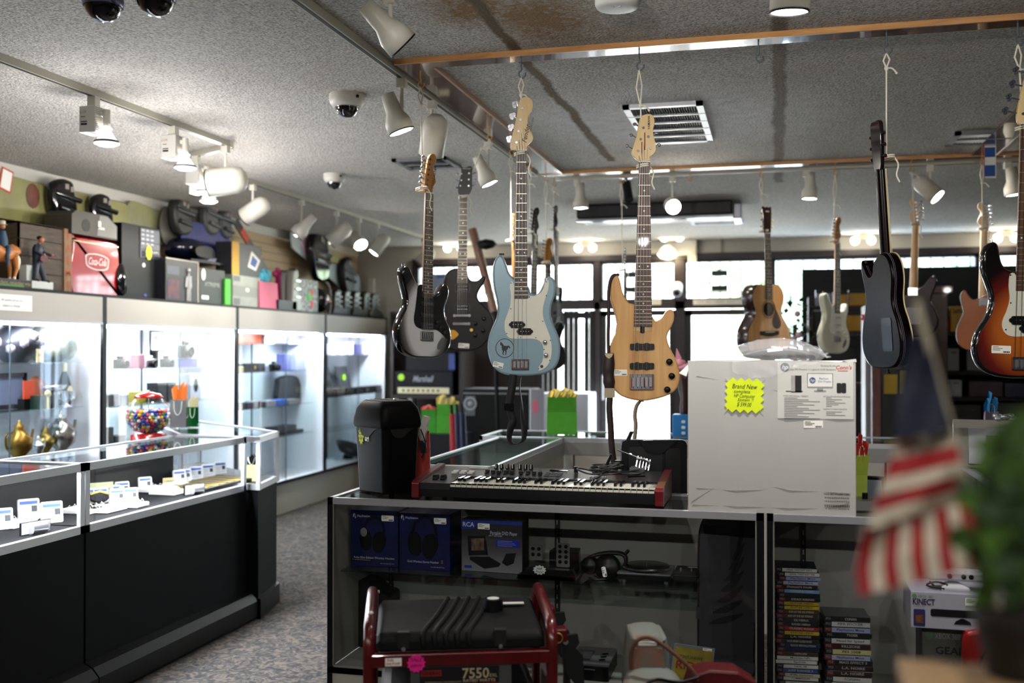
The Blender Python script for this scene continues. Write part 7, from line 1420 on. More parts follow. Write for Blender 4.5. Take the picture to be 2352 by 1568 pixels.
# grey box on cooler
t, w_, h2 = cabT('appliance_box', 'grey and yellow angled box lying on top of the red cooler', 'box', 164,268,490,-4.70, CZ + h*.985 + .012); MB(mat('#39352c', .5)).prism([(-w_/2,0),(w_/2,0),(w_/2, h2*.62),(w_*.28, h2),(-w_*.4, h2),(-w_/2, h2*.8)],0,.22, None, 0, False).build('carton', t, .004); MB(mat('#77756f', .5)).prism([(.02,.01),(w_*.49,.01),(w_*.49, h2*.6),(w_*.27, h2*.96),(.05, h2*.96)],-.002,0).build('grey_print', t); MB(BLACK).prism(circ(-w_*.2, h2*.42,.045,20),-.002,0).build('round_print', t); MB(PAPER).bx(.03,.06,-.004,-.002, h2*.4, h2*.7).bx(.03,.1,-.004,-.002, h2*.36, h2*.44).build('price_label', t)
# stereo tower
t, w_, h = cabT('stereo_tower', 'tall black stereo tower with grey controls and a yellow star', 'stereo', 279,366,518,-4.75); wa = w_*.40
MB(BLACK).bx(-w_/2, w_/2,0,.25,0, h).build('cabinet', t, .004); x0 = -.0; MB(mat('#4a4c52', .4,.3)).bx(-.02, w_*.48,-.006,0, h*.79, h*.97).bx(-.02, w_*.48,-.006,0, h*.69, h*.78).bx(-.02, w_*.48,-.006,0, h*.57, h*.68).build('control_face', t)
mb = MB(mat('#8f939c', .4)); [mb.bx(-.01 + .06*i, .03 + .06*i, -.009,-.006, h*(.93 - .06*j), h*(.955 - .06*j)) for i in range(3) for j in range(4)]; mb.build('button', t); MB(mat('#10142a', .1)).bx(.0, w_*.45,-.01,-.006, h*.58, h*.665).build('display_screen', t); MB(PAPER).prism(circ(.03, h*.465,.016),-.004,0).build('round_label', t); MB(mat('#2a2f8a', .3)).prism(circ(.05, h*.055,.02,16,.01),-.004,0).build('blue_badge', t); star_sticker(t, .085, h*.645,-.011,.04,.06,9, '#d6e22a', [], r2=.85)
t, w_, h = cabT('round_speaker', 'glossy black round speaker dish standing beside the red cooler', 'speaker', 276,300,598,-4.70); t.scale = (.5,1,1); MB(GLOSSBLK).lathe([(0,.0),(h*.4,-.02),(h*.5,-.05),(h*.48,-.055),(0,-.03)],(0,0, h/2), None, 28,(0,-1,.1)).build('dish', t)
# boxed action figure etc.
def gbox(label, px0, px1, pt, col, X=-4.68, name='boxed_toy', cat='box', z=CZ, d_=.16, side=None, grp=None, rot=0):
    t, w_, h = cabT(name, label, cat, px0, px1, pt, X, z, None, grp, R90 + rot); m = mat(col, .4, noise=.2, nscale=8); mb = MB(m); mb.bx(-w_/2, w_/2,0,.004,0, h).bx(-w_/2, w_/2,.004, d_, 0, h, mat(side, .5) if side else m); mb.build('carton', t, .002); return t, w_, h
t, w_, h = gbox('tall black window box holding a silver robot like figure', 380,455,596, '#16161a')
MB(mat('#b8b0a0', .5)).bx(w_/2 - .012, w_/2,-.003,0,0, h).bx(-w_/2, w_/2,-.003,0, h - .008, h).build('box_edge', t); MB(mat('#3a3d48', .4)).bx(-w_*.47,-w_*.1,-.002,0, h*.62, h*.82).build('printed_panel', t); MB(mat('#2a2038', .5, noise=.6, nscale=18, color2='#5a2a22')).bx(-w_*.45,-w_*.1,-.002,0, h*.06, h*.5).build('artwork', t)
mb = MB(mat('#a9a9a6', .3,.5)); cx = w_*.17; s = h
for a, b, r in (((-.05,.02),(-.035,.3),.035),((.05,.02),(.035,.3),.035),((0,.3),(0,.62),.075),((-.08,.6),(-.11,.35),.025),((.08,.6),(.11,.35),.025),((0,.62),(0,.7),.03)): mb.cyl((cx + a[0]*s, -.006, a[1]*s),(cx + b[0]*s, -.006, b[1]*s), r * s*.8, r * s, None, 8)
mb.ball((cx, -.006, h*.76), h*.055, None, 10).build('silver_figure', t)
t, w_, h = gbox('black carton with a green glow picture and pale round label', 457,516,618, '#17201c'); MB(PAPER).prism(circ(-w_*.34, h*.82,.03,16,.05),-.002,0).bx(-w_*.4,-w_*.15,-.002,0, h*.12, h*.22).build('round_label', t); MB(mat('#8f9a8c', .5)).txt('XTREME', .05,0,-.002, h*.55, fit=w_*.6).build('lettering', t)
t, w_, h = gbox('narrow bright green folder between two cartons', 517,530,640, '#3fae1c', -4.66)
t, w_, h = gbox('large pale grey carton with small dark windows', 534,598,634, '#8d9087', -4.68); hg = h; MB(mat('#5c5f5c', .5)).bx(-w_*.46,-w_*.25,-.002,0, h*.8, h*.96).bx(-w_*.46,-w_*.25,-.002,0, h*.05, h*.25).build('dark_window', t); MB(mat('#777a74', .5)).bx(-w_/2, w_/2,-.0015,0, h*.32, h*.66).build('grey_band', t); MB(PAPER).bx(-.02,.03,-.003,-.0015, h*.5, h*.6).build('price_label', t)
t, w_, h = gbox('dark photo carton with a yellow edge standing on the pale grey carton', 532,600,560, '#2b2c30', -4.69, z=CZ + hg + .001); MB(mat('#b88a12', .5)).bx(-w_/2,-w_*.27,-.002,0,0, h).build('yellow_edge', t); MB(PAPER).prism([(w_*.02, h*.3),(w_*.3, h*.2),(w_*.45, h*.55),(w_*.15, h*.8)],-.002,0).prism([(w_*.1, h*.38),(w_*.27, h*.3),(w_*.36, h*.52),(w_*.18, h*.68)],-.003,-.002, mat('#3a5a9a', .5)).build('picture_frame_print', t)
t, w_, h = cabT('gift_bag', 'pink gift bag with teal tissue on the cabinet tops', 'gift bag', 597,639,648,-4.66); mb = MB(mat('#c4607a', .6)); mb.rings([[V((x, y, 0)) for x, y in ((-w_/2,0),(w_/2,0),(w_/2,.1),(-w_/2,.1))],[V((x, y, h)) for x, y in ((-w_/2,.01),(w_/2,.01),(w_/2,.08),(-w_/2,.08))]], None, False).build('paper_bag', t); mb = MB(mat('#3f9db4', .7)); [mb.ball((-w_*.3 + .05*i, .04, h + .04 + .03*(i % 2)),.06, None, 6,(1,.5,1)) for i in range(4)]; mb.build('tissue_paper', t); t['group'] = 'paper gift bags'
t, w_, h = cabT('gift_bow', 'magenta ribbon bow beside the teal tissue', 'bow', 624,652,612,-4.8, CZ + .33); mb = MB(mat('#a01a5c', .4)); [mb.ball((.06*i - .06,0,.04*(i % 2) + .03),.045, None, 8,(1.2,.5,.7)) for i in range(3)]; mb.bx(-.02,.02,-.02,.02,-.33,.02).build('ribbon', t)
def boot(label, px0, px1, pt, col, X=-4.72, flip=1, grp='ski boots', z=CZ):
    t, w_, h = cabT('ski_boot', label, 'ski boot', px0, px1, pt, X, z, None, grp); m = mat(col, .35); L = max(w_*.9,.12)
    o = [(-.45*L, 0),(.5*L, 0),(.5*L, .16*h),(.35*L, .3*h),(.12*L, .42*h),(.1*L, .75*h),(.14*L, h),(-.22*L, h*1.0),(-.36*L, .8*h),(-.38*L, .35*h),(-.45*L, .2*h)]
    MB(m).prism(smooth_loop([(a * flip, b) for a, b in o],3),-.04,.04, None, .015).build('boot_shell', t); mb = MB(SILV if col[1] > '5' else mat('#55554a', .4))
    for i in range(3): z_ = h*(.32 + .2*i); mb.bx(min(-.05,.2*L * flip), max(.05,.12*L * flip),-.055,-.05, z_, z_ + .018)
    mb.build('buckle', t); MB(BLK).prism([(a * flip, b) for a, b in ((-.2*L, h*.96),(.13*L, h*.96),(.1*L, h*1.05),(-.16*L, h*1.04))],-.035,.035, smooth=False).build('liner', t); return t
boot('pale grey ski boot behind the speckled box, nearer the pink bag', 640,668,625, '#8f938f', -4.78); boot('pale grey ski boot closest to the speckled box', 660,688,622, '#8f938f', -4.68)
t, w_, h = gbox('small black carton in front of the grey ski boots', 640,682,690, '#141418', -4.64, d_=.03)
SPK = mat('#b9bbb8', .5, nscale=32, color2='#3a3c3e'); t, w_, h = cabT('speckled_box', 'black and white speckled box with orange and green stickers', 'box', 682,730,642,-4.67); MB(SPK).bx(-w_/2, w_/2,0,.2,0, h).build('carton', t, .003)
for x, z, c in ((.2,.62, '#e0391a'),(.2,.24, '#e0391a'),(.0,.45, '#25b83a'),(.15,.48, '#7ac02a')): MB(mat(c, .5)).prism(circ(x * w_, z * h, .03,14,.038),-.002,0).build('round_sticker', t)
o = MB(mat('#cfe02a', .5)).prism(circ(-w_*.48, h*.22,.045,14,.075),-.004,-.002).build('yellow_sticker', t)
t, w_, h = cabT('helmet', 'small black helmet with a red mark right of the speckled box', 'helmet', 731,755,662,-4.68); MB(GLOSSBLK).ball((0,.06, h*.52),.12, None, 16,(1,1, h*.5/.12)).build('helmet_shell', t); MB(mat('#a01c1c', .4)).prism(smooth_loop([(-.07, h*.42),(0, h*.52),(.07, h*.44),(0, h*.46)],3),-.07,-.055).build('red_mark', t); MB(mat('#8a8a86', .4)).tube([(.12*math.cos(a),-.03, h*.5 + .2*math.sin(a)) for a in [math.pi*(i/10 - .5) for i in range(11)]],.008).build('chin_strap', t)
for i, (a, b, p, f) in enumerate(((756,788,668,1),(780,808,669,1),(802,830,671,1),(824,856,672,1),(842,876,676,1))): boot('dark ski boot, %s of five in the row beside the helmet' % ('first', 'second', 'third', 'fourth', 'last')[i], a, b, p, '#23231f' if i < 3 else '#2c2c20', -4.70 - .03*(i % 2), f, 'dark ski boots')
# snowboards and gear on the slat wall
WLX = XL + .012
def board(label, px0, py0, px1, py1, hw, col, X=-5.08, col2=None, r=None, t_=.02, grp='boards on the slat wall'):
    a = onX(px0, py0, X); b = onX(px1, py1, X); d = b - a; L = d.length; c = (a + b)/2; ang = math.atan2(d.z, d.y)
    t = thing('snowboard', label, 'snowboard', c, rot=(0,0, R90), group=grp); r = r or hw
    o = [(-L/2,0),(-L/2 + r*.3, hw*.8),(-L/2 + r, hw),(0, hw*.9),(L/2 - r, hw),(L/2 - r*.3, hw*.8),(L/2,0),(L/2 - r*.3,-hw*.8),(L/2 - r, -hw),(0,-hw*.9),(-L/2 + r, -hw),(-L/2 + r*.3,-hw*.8)]
    cs, sn = math.cos(ang), math.sin(ang); MB(mat(col, .35, noise=.3 if col2 is None else 0, nscale=3, color2=col2)).prism(smooth_loop([(x * cs - z * sn, x * sn + z * cs) for x, z in o],4),-.006,.006, None, .002).build('board', t); return t, L, cs, sn
def binding(t, x, z, s=1.0, m=GLOSSBLK, l=None):
    mb = MB(m); mb.prism(smooth_loop([(x - .1*s, z - .06),(x - .11*s, z + .08*s),(x - .05*s, z + .13*s),(x + .03*s, z + .14*s),(x + .08*s, z + .1*s),(x + .11*s, z - .08*s),(x + .04*s, z - .13*s),(x - .05*s, z - .12*s)],3),-.1,-.008, None, .03).cyl((x - .09*s, -.09, z + .06),(x + .1*s, -.12, z + .03),.02).cyl((x - .08*s, -.12, z - .04),(x + .1*s, -.1, z - .06),.018); b = mb.build('binding', t)
    MB(mat('#8a8276', .5)).bx(x - .02, x + .02,-.104,-.1, z + .08*s, z + .11*s).bx(x + .04, x + .07,-.104,-.1, z + .07*s, z + .1*s).build('buckle', b)
t, L, cs, sn = board('long pale yellow snowboard with black bindings on the slat wall', -60,435,300,515,.155, '#8f8d58', -5.06)
binding(t, mpx(125,-5.06).y - t.location.y, .03,1.25); binding(t, mpx(214,-5.06).y - t.location.y, -.0,1.15); MB(PAPER).box((mpx(10,-5.06).y - t.location.y, -.01,.12),(.09,.003,.13), R=Matrix.Rotation(.2,3, 'Y')).build('price_sheet', t); MB(mat('#b8402a', .5)).box((mpx(10,-5.06).y - t.location.y, -.0085,.12),(.115,.002,.155), R=Matrix.Rotation(.2,3, 'Y')).build('red_border', t); MB(mat('#6b3a26', .5, noise=.5, nscale=9)).prism(circ(mpx(72,-5.06).y - t.location.y, .05,.07,12,.09),-.008,-.006).prism(circ(mpx(165,-5.06).y - t.location.y, .0,.05,12,.1),-.008,-.006).build('floral_print', t)
t, L, cs, sn = board('grey snowboard mounted after the pale yellow one', 285,500,432,540,.16, '#5f655f', -5.07, '#8f8d5c'); 
t, L, cs, sn = board('grey green snowboard with grey bindings leaning on the slat wall', 366,515,500,540,.17, '#55534a', -5.02); binding(t, -.25,.08,1.2, mat('#2c2d2c', .4)); binding(t, .22,.12,1.1, mat('#4a4c4c', .4)); binding(t, .48,.1,1.0, mat('#3d4042', .4))
t, L, cs, sn = board('blue snowboard nose with a red and white sticker', 415,552,528,556,.17, '#202a78', -4.95); x = L/2 - .15; MB(PAPER).prism(circ(x, -.03,.04,12,.05),-.009,-.006).build('white_sticker', t); MB(mat('#c8331c', .5)).prism(circ(x + .02,-.06,.035,12,.04),-.011,-.009).build('red_sticker', t)
t, w_, h = cabT('helmet', 'dark blue and black full face helmet under the blue snowboard', 'helmet', 402,480,545,-4.9, pb=597); MB(mat('#0d1226', .2, coat=.6)).ball((0,.1, h*.5),.24, None, 20,(.95,.8, h*.52/.24)).build('helmet_shell', t); MB(BLACK).prism(smooth_loop([(-.1,.03),(-.12, h*.5),(.1, h*.62),(.2, h*.3),(.1,.02)],3),-.11,-.06).build('visor_opening', t); MB(mat('#8d90a8', .3)).prism([(.1, h*.0),(.24, h*.02),(.27, h*.18),(.14, h*.12)],-.08,-.05).build('chin_guard', t)
o = MB(BLACK).bx(-5.14,-4.75, mpx(402,-4.9).y, mpx(480,-4.9).y, onX(440,600,-4.9).z - .02, onX(440,600,-4.9).z).build('wall_shelf'); tag(o, 'narrow black shelf under the dark blue helmet', 'shelf')
t, L, cs, sn = board('black ski with a red tip leaning diagonally over the dark photo carton', 541,508,618,632,.045, '#2a2220', -5.0, grp='boards on the slat wall'); MB(mat('#c23a18', .5)).box((-.25*L * cs, -.008,-.25*L * sn),(.16,.004,.08), R=Matrix.Rotation(-math.atan2(sn, cs),3, 'Y')).build('red_print', t)
t, L, cs, sn = board('white and pink snowboard leaning diagonally with black bindings', 668,530,826,668,.17, '#a9b4b6', -5.0, '#8aa0a8'); MB(mat('#c9a4b0', .4)).prism(circ(-.32*L * cs, -.32*L * sn, .12,14,.15),-.009,-.006).build('pink_print', t)
binding(t, -.2*L * cs + .0,-.16*L * sn - .05,2.1); binding(t, .22*L * cs, .22*L * sn, 1.6, mat('#1c1e1c', .4)); MB(mat('#7d7a2c', .5)).box((-.03*L, -.06,.05),(.22,.1,.1)).build('yellow_pad', t)

# ---- inside the lit cabinets ----
def shelf_item(i, lv, px, name, label, cat, group=None, X=-4.82): y = mpx(px, X).y; return thing(name, label, cat, (X, y, CSH[i][lv] + .0015), R90, group)
def pxw(px0, px1, X=-4.82): return mpx(px1, X).y - mpx(px0, X).y
def urn(t, prof, m): return MB(m).lathe(prof, (0,0,0), None, 28).build('vessel', t)
t = shelf_item(0,0,36, 'flower_vase', 'dark silver vase with raised flowers holding red glitter sprigs', 'vase', None, -4.855); urn(t, [(.07,0),(.09,.02),(.155,.1),(.16,.15),(.11,.21),(.075,.235),(.08,.26),(.1,.275)], mat('#45454d', .3,.5)); mb = MB(mat('#8d8590', .4,.3)); [mb.ball((.15*math.cos(a),.15*math.sin(a),.13 + .04*math.sin(a*3)),.035, None, 6) for a in [i*.52 for i in range(12)]]; mb.build('raised_flowers', t)
mb = MB(mat('#b8304a', .4)); R6 = random.Random(4)
for k in range(26): a = R6.uniform(0,6.28); r = R6.uniform(.03,.13); top = V((r * math.cos(a), r*.5*math.sin(a),.27 + R6.uniform(.08,.17))); mb.tube([(0,0,.22), top*.6 + V((0,0,.1)), top],.0022, None, 4).ball(top, .008, None, 5).ball(top*.85 + V((0,0,.03)),.006, None, 5)
mb.build('glitter_sprigs', t)
t = shelf_item(0,0,118, 'ginger_jar', 'round pale ginger jar with a floral pattern on the top shelf', 'jar', None, -4.86); urn(t, [(.09,0),(.14,.03),(.178,.1),(.178,.16),(.145,.22),(.11,.235)], mat('#b4b79a', .25, nscale=16, color2='#7d8a86')); MB(mat('#b4b79a', .25)).lathe([(.115,.235),(.1,.245),(.03,.255),(.012,.26),(.018,.275),(0,.285)],(0,0,0), None, 24).build('jar_lid', t)
t = shelf_item(0,0,92, 'price_card', 'small cream price card between the vase and ginger jar', 'card', X=-4.7); MB(CREAM).box((0,0,.045),(.07,.003,.09)).txt('SALE', .02,0,-.002,.05, INK).build('card', t)
t = shelf_item(0,1,24, 'picture_frame', 'dark framed picture leaning on the middle shelf', 'picture frame', X=-4.92); bxs(MB(mat('#1c1420', .4)),(-.16,.16,0,.02,0,.03),(-.16,.16,0,.02,.21,.24),(-.16,-.13,0,.02,0,.24),(.13,.16,0,.02,0,.24)).build('frame', t); MB(mat('#6f7490', .5)).bx(-.13,.13,.01,.015,.03,.21).build('picture', t)
t = shelf_item(0,1,68, 'plaque', 'orange red square plaque beside the dark frame', 'plaque', X=-4.78); MB(mat('#b23a18', .5)).bx(-.05,.05,0,.012,.07,.19).bx(-.05,.05,0,.05,.0,.07, BLACK).build('plate', t)
t = shelf_item(0,1,92, 'decorative_plate', 'round brown glass plate on a stand', 'plate', X=-4.86); MB(mat('#8a4a34', .3)).lathe([(0,0),(.085,-.01),(.1,-.02)],(0,0,.12), None, 28,(0,-1,.15)).build('plate', t); MB(BLACK).bx(-.05,.05,-.03,.03,0,.03).build('plate_stand', t)
t = shelf_item(0,1,148, 'champagne_bottle', 'black champagne bottle with an oval label', 'bottle', X=-4.9); MB(mat('#0c0f12', .15)).lathe([(.043,0),(.045,.02),(.045,.15),(.03,.2),(.016,.24),(.015,.3),(0,.3)],(0,0,0)).build('bottle_glass', t); MB(CREAM).lathe([(.017,.24),(.0172,.3),(0,.305)],(0,0,0)).prism(circ(0,.1,.028,16,.04),-.048,-.044).build('label', t)
t = shelf_item(0,1,153, 'trophy_cup', 'silver two handled cup in front of the champagne bottle', 'cup', X=-4.74); MB(SILV).lathe([(.04,0),(.012,.02),(.012,.035),(.045,.06),(.055,.11)],(0,0,0)).tube([(.05,0,.1),(.085,0,.1),(.08,0,.06),(.045,0,.055)],.005).tube([(-.05,0,.1),(-.085,0,.1),(-.08,0,.06),(-.045,0,.055)],.005).build('cup', t)
t = shelf_item(0,1,110, 'jewelry_box', 'dark green jewelry box with a gold bow', 'box', X=-4.7); MB(mat('#12241c', .4)).bx(-.07,.07,0,.08,0,.09).build('box_body', t); MB(GOLD).ball((0,.0,.1),.03, None, 8,(1,.6,.8)).bx(-.01,.01,-.002,.08,0,.092).build('gold_bow', t)
t = shelf_item(0,1,112, 'silver_bowl', 'wide silver bowl behind the dark green jewelry box', 'bowl', X=-4.86); MB(SILV).lathe([(.04,.1),(.08,.12),(.1,.15),(.095,.15),(.0,.115)],(.03,0,0)).cyl((.03,0,0),(.03,0,.11),.03,.02).build('bowl', t)
for k, (px, lab, m, s_) in enumerate(((45, 'ornate bronze lidded urn on the bottom shelf', mat('#7a5a24', .3,.8),1.0),(142, 'tall silver coffee pot with a curved handle on the bottom shelf', mat('#a8a49c', .2,.9),1.15),(88, 'small silver sugar bowl between the urn and coffee pot', SILV, .55),(104, 'squat brass teapot behind the small silver bowl', mat('#8a7440', .3,.8),.75))):
    t = shelf_item(0,2, px, 'teapot', lab, 'pot', 'metal tableware', -4.76 - .06*(k % 2)); MB(m).lathe([(.05*s_, 0),(.035*s_, .02),(.08*s_, .07),(.085*s_, .11*s_ + .02),(.05*s_, .17*s_),(.03*s_, .2*s_),(.035*s_, .22*s_),(.01,.235*s_),(.012,.25*s_),(0,.26*s_)],(0,0,0), None, 22).build('pot_body', t)
    MB(m).tube(smooth_path([(-.06*s_, 0,.18*s_),(-.12*s_, 0,.17*s_),(-.12*s_, 0,.09*s_),(-.075*s_, 0,.08*s_)],4),.006*s_).build('handle', t); MB(m).tube(smooth_path([(.07*s_, 0,.08*s_),(.11*s_, 0,.12*s_),(.13*s_, 0,.19*s_)],4),.009*s_).build('spout', t)
# cameras and electronics
def camera(i, lv, px, lab, m=BLACK, X=-4.76, s_=1.0, z=0):
    t = shelf_item(i, lv, px, 'photo_camera', lab, 'camera', 'cameras in the lit cabinet', X); t.location.z += z; bxs(MB(m),(-.06*s_, .06*s_, 0,.04,0,.075*s_),(-.025*s_, .025*s_, 0,.035,.075*s_, .1*s_)).build('camera_body', t, .008); MB(BLACK).lathe([(.032*s_, 0),(.034*s_, .04),(.028*s_, .05),(.022*s_, .045),(0,.04)],(0,0,.038*s_), None, 18,(0,-1,0)).build('lens', t); return t
def sbox(i, lv, px0, px1, h, lab, col, X=-4.78, name='small_box', d_=.1, emis=0, cat='box', metal=0, part='carton'):
    t = shelf_item(i, lv, (px0 + px1)/2, name, lab, cat, None, X); w_ = pxw(px0, px1, X); MB(mat(col, .4, metal, noise=.15, nscale=20)).bx(-w_/2, w_/2,0, d_, 0, h).build(part, t, .003); return t, w_
camera(1,0,280, 'black camera at the left end of the camera shelf'); camera(1,0,347, 'silver camera below the framed picture', SILV); camera(1,0,385, 'black camera right of the silver camera'); t, w_ = sbox(1,0,408,455,.075, 'violet camera carton under the biggest black camera', '#4a4aa0', -4.75); camera(1,0,430, 'biggest black camera standing on the violet carton', X=-4.74, s_=1.45, z=.077)
sbox(1,0,302,333,.11, 'translucent pinkish box between two cameras', '#9a6478', -4.72); sbox(1,0,445,474,.2, 'tall pale carton behind the biggest camera', '#a6aab8', -4.9)
t = shelf_item(1,0,361, 'picture_frame', 'small framed picture on a black stand behind the cameras', 'picture frame', X=-4.93); t.location.z += .0; bxs(MB(BLACK),(-.09,.09,0,.012,.13,.145),(-.09,.09,0,.012,.29,.305),(-.09,-.078,0,.012,.13,.305),(.078,.09,0,.012,.13,.305),(-.02,.02,0,.06,0,.14)).build('frame', t); MB(PAPER).bx(-.078,.078,.004,.008,.145,.29).build('picture', t); MB(mat('#b08a90', .5, noise=.6, nscale=40)).bx(-.04,.04,.002,.004,.18,.26).build('figures_print', t)
sbox(1,1,362,384,.16, 'black carton with yellow corner marks, left one of two', '#121214'); t, w_ = sbox(1,1,386,406,.16, 'black carton with yellow corner marks, right one of two', '#121214'); sbox(1,1,248,262,.09, 'small black device at the left end of the second camera shelf', '#111114'); sbox(1,1,264,276,.1, 'upright white phone on the second camera shelf', '#b9bdc6'); sbox(1,1,280,296,.085, 'upright grey phone on the second camera shelf', '#8a8e98'); t, w_ = sbox(1,1,438,462,.22, 'white headset carton with a black oval picture', '#b4b8c2', -4.86); MB(BLACK).prism(circ(0,.12,.035,16,.06),-.002,0).build('oval_print', t); sbox(1,1,320,348,.09, 'pale yellow flat carton behind the gumball machine', '#b9a43a', -4.9)
t, w_ = sbox(1,2,455,478,.09, 'small brown wooden clock on the low camera shelf', '#3a2418', -4.8); MB(CREAM).prism(circ(0,.045,.025),-.002,0).build('dial', t); sbox(1,2,246,262,.14, 'black upright radio behind the jewelry counter', '#101013'); sbox(1,2,266,290,.07, 'low black device beside the upright radio', '#15151a')
t, w_ = sbox(2,0,546,608,.12, 'rust red case lying on the highest shelf of the third cabinet', '#8a3418', -4.85, 'carry_case', .2, cat='case'); t, w_ = sbox(2,0,664,700,.17, 'white carton with dark print at the right of the highest shelf', '#b8bac4', -4.9); MB(mat('#3a3f55', .5)).bx(-w_*.4, w_*.4,-.002,0,.1,.15).build('dark_print', t); sbox(2,0,630,660,.1, 'small bright white carton on the highest shelf', '#cfd2d8', -4.7)
t, w_ = sbox(2,1,562,610,.085, 'black lacquer box with a gold clasp', '#0c0c0f', -4.74, 'lacquer_box'); MB(GOLD).bx(-.012,.012,-.002,0,.03,.06).build('clasp', t); sbox(2,1,548,560,.06, 'cream price card next to the lacquer box', '#c9c49a', -4.66, 'price_card', .004, cat='card'); camera(2,1,632, 'black video camera on the shelf above the round tray'); sbox(2,1,655,682,.17, 'lilac headphone carton in the third cabinet', '#6e6fae', -4.86); sbox(2,1,680,702,.15, 'pale lilac headphone carton at the right end of its shelf', '#9a9cc4', -4.8)
t = shelf_item(2,2,668, 'round_tray', 'big black rounded case standing on the third shelf', 'case', X=-4.9); w_ = pxw(640,692); MB(mat('#111218', .4)).prism(smooth_loop([(-w_/2,0),(-w_*.5,.2),(-w_*.4,.27),(w_*.2,.28),(w_*.45,.2),(w_/2,0)],4),0,.06, None, .01).build('case_shell', t)
for k, (a, b, h, c, n) in enumerate(((548,566,.05, '#14141a', 'black'),(568,582,.06, '#2a1838', 'dark violet'),(584,594,.07, '#b9bcc4', 'white'),(597,612,.06, '#1c1420', 'plum coloured'),(616,634,.06, '#9a9da6', 'silver'),(636,660,.06, '#2f5fc0', 'bright blue'),(664,690,.05, '#85888f', 'flat grey'))): sbox(2,2, a, b, h, '%s little gadget box lined up on the third shelf' % n, c, -4.72, 'gadget_box')
t, w_ = sbox(2,3,612,700,.03, 'wide flat black laptop on the lowest shelf', '#111216', -4.78, 'laptop', .2, cat='laptop', part='base'); t, w_ = sbox(2,3,640,682,.05, 'grey game console resting on the flat laptop', '#3c3e48', -4.8, 'game_console', .15, cat='console'); t.location.z += .034
for k in range(6): sbox(3,0,760 + k*19,774 + k*19,.13 + .01*(k % 3), 'white boxed phone, %s in the row on the far cabinet shelf' % ('first', 'second', 'third', 'fourth', 'fifth', 'sixth')[k], '#c4c8d2' if k != 3 else '#2a2460', -4.84, 'phone_box', .05)
for k, (px, lab) in enumerate(((770, 'open black laptop at the left in the far cabinet'),(812, 'open black laptop with a lime round sticker in the far cabinet'))):
    t = shelf_item(3,1, px, 'laptop', lab, 'laptop', 'laptops in the far cabinet', -4.86); w_ = .36; MB(BLACK).bx(-w_/2, w_/2,-.1,.1,.05,.07).build('base', t, .004); MB(mat('#0f1018', .3)).rings([[V((x, y, z)) for x, y, z in ((-w_/2,.1,.07),(w_/2,.1,.07),(w_/2 - .01,.16,.32),(-w_/2 + .01,.16,.32))],[V((x, y + .012, z)) for x, y, z in ((-w_/2,.1,.07),(w_/2,.1,.07),(w_/2 - .01,.16,.32),(-w_/2 + .01,.16,.32))]], None, False).build('screen', t); MB(BLACK).bx(-w_/2, w_/2,-.08,.1,0,.05).build('riser', t)
    if k: MB(mat('#8fd020', .4, emit=.2)).prism(circ(.0,.19,.035),.115,.122).build('round_sticker', t)  # sticker brightened by a little emission of its own, no lamp
for k in range(6):
    t, w_ = sbox(3,1,752 + k*22,771 + k*22,.085, 'black car stereo, %s from the left in the far cabinet' % ('first', 'second', 'third', 'fourth', 'fifth', 'sixth')[k], '#101118', -4.68, 'car_stereo', .08, cat='car stereo'); t['group'] = 'car stereos in the far cabinet'; MB(SILV).cyl((-w_*.25,-.012,.04),(-w_*.25,0,.04),.016).cyl((w_*.25,-.006,.04),(w_*.25,0,.04),.01).build('knob', t)
t = thing('satellite_dish', 'dark oval dish lying at the bottom of the far cabinet', 'dish', (-4.85, mpx(800,-4.85).y, .325), R90); MB(mat('#14161c', .3)).lathe([(0,.05),(.13,.09),(.19,.16),(.2,.16),(.14,.07),(0,.03)],(0,0,0), None, 32,(0,-.35,1)).build('dish', t); MB(BLACK).cyl((0,0,0),(0,0,.05),.06).build('foot', t)

# ---- jewelry in the counters ----
JZ = .7915
def jp(x, y): return 0 + x/3.564,940 + y/3.564
cards = [(240,905,1.25,0),(430,930,1.25,0),(20,985,1.2,0),(640,770,1,0),(790,700,1,0),(880,655,1,1),(830,765,1,0),(935,740,1,0),(965,775,1,0),(1075,765,1,0),(1235,595,1,1),(1320,562,1,1),(1350,600,1,0),(1455,592,1,0),(1430,540,1,1),(1525,520,1,1),(1568,572,1,0),(1655,550,1,0)]
pos = ['near left pair, the left card', 'near left pair, the right card', 'cut by the left edge of the photo', 'just left of the frame post', 'just right of the frame post', 'behind the others next to the post', 'second row near the post', 'third along the front cluster', 'fourth along the front cluster', 'right end of the front cluster', 'left end of the back cluster', 'second in the back cluster', 'left of the front pair in the back cluster', 'right of the front pair in the back cluster', 'third in the back cluster', 'fourth in the back cluster', 'fifth in the back cluster', 'right end of the back cluster']
CW = mat('#d2d3d6', .5)
for (x, y, s_, b), ps in zip(cards, pos):
    q = onZ(*jp(x, y), JZ); q.x = min(max(q.x, JX - .43), JX - .07); t = thing('jewelry_card', 'white framed jewelry card, ' + ps, 'jewelry card', (q.x, q.y, JZ), math.radians(52), 'standing white jewelry cards'); s_ *= 1.22
    w2, h2 = .032*s_, .066*s_; MB(CW).prism(rrect(-w2, w2,0, h2,.009),0,.016, None, .003).build('card_holder', t); m = MB(mat('#3f62b4', .5)); m.bx(-w2*.8, w2*.8,-.001,0, h2*.74, h2*.88); m.build('blue_header', t); MB(DGREY).bx(w2*.25, w2*.75,-.001,0, h2*.38, h2*.66).bx(-w2*.7, w2*.1,-.001,0, h2*.55, h2*.57, GREY).bx(-w2*.7, w2*.0,-.001,0, h2*.42, h2*.44, GREY).bx(-w2*.7, w2*.6,-.001,0, h2*.2, h2*.22, GREY).build('printed_card', t); t.rotation_euler = (math.radians(-12),0, math.radians(52))
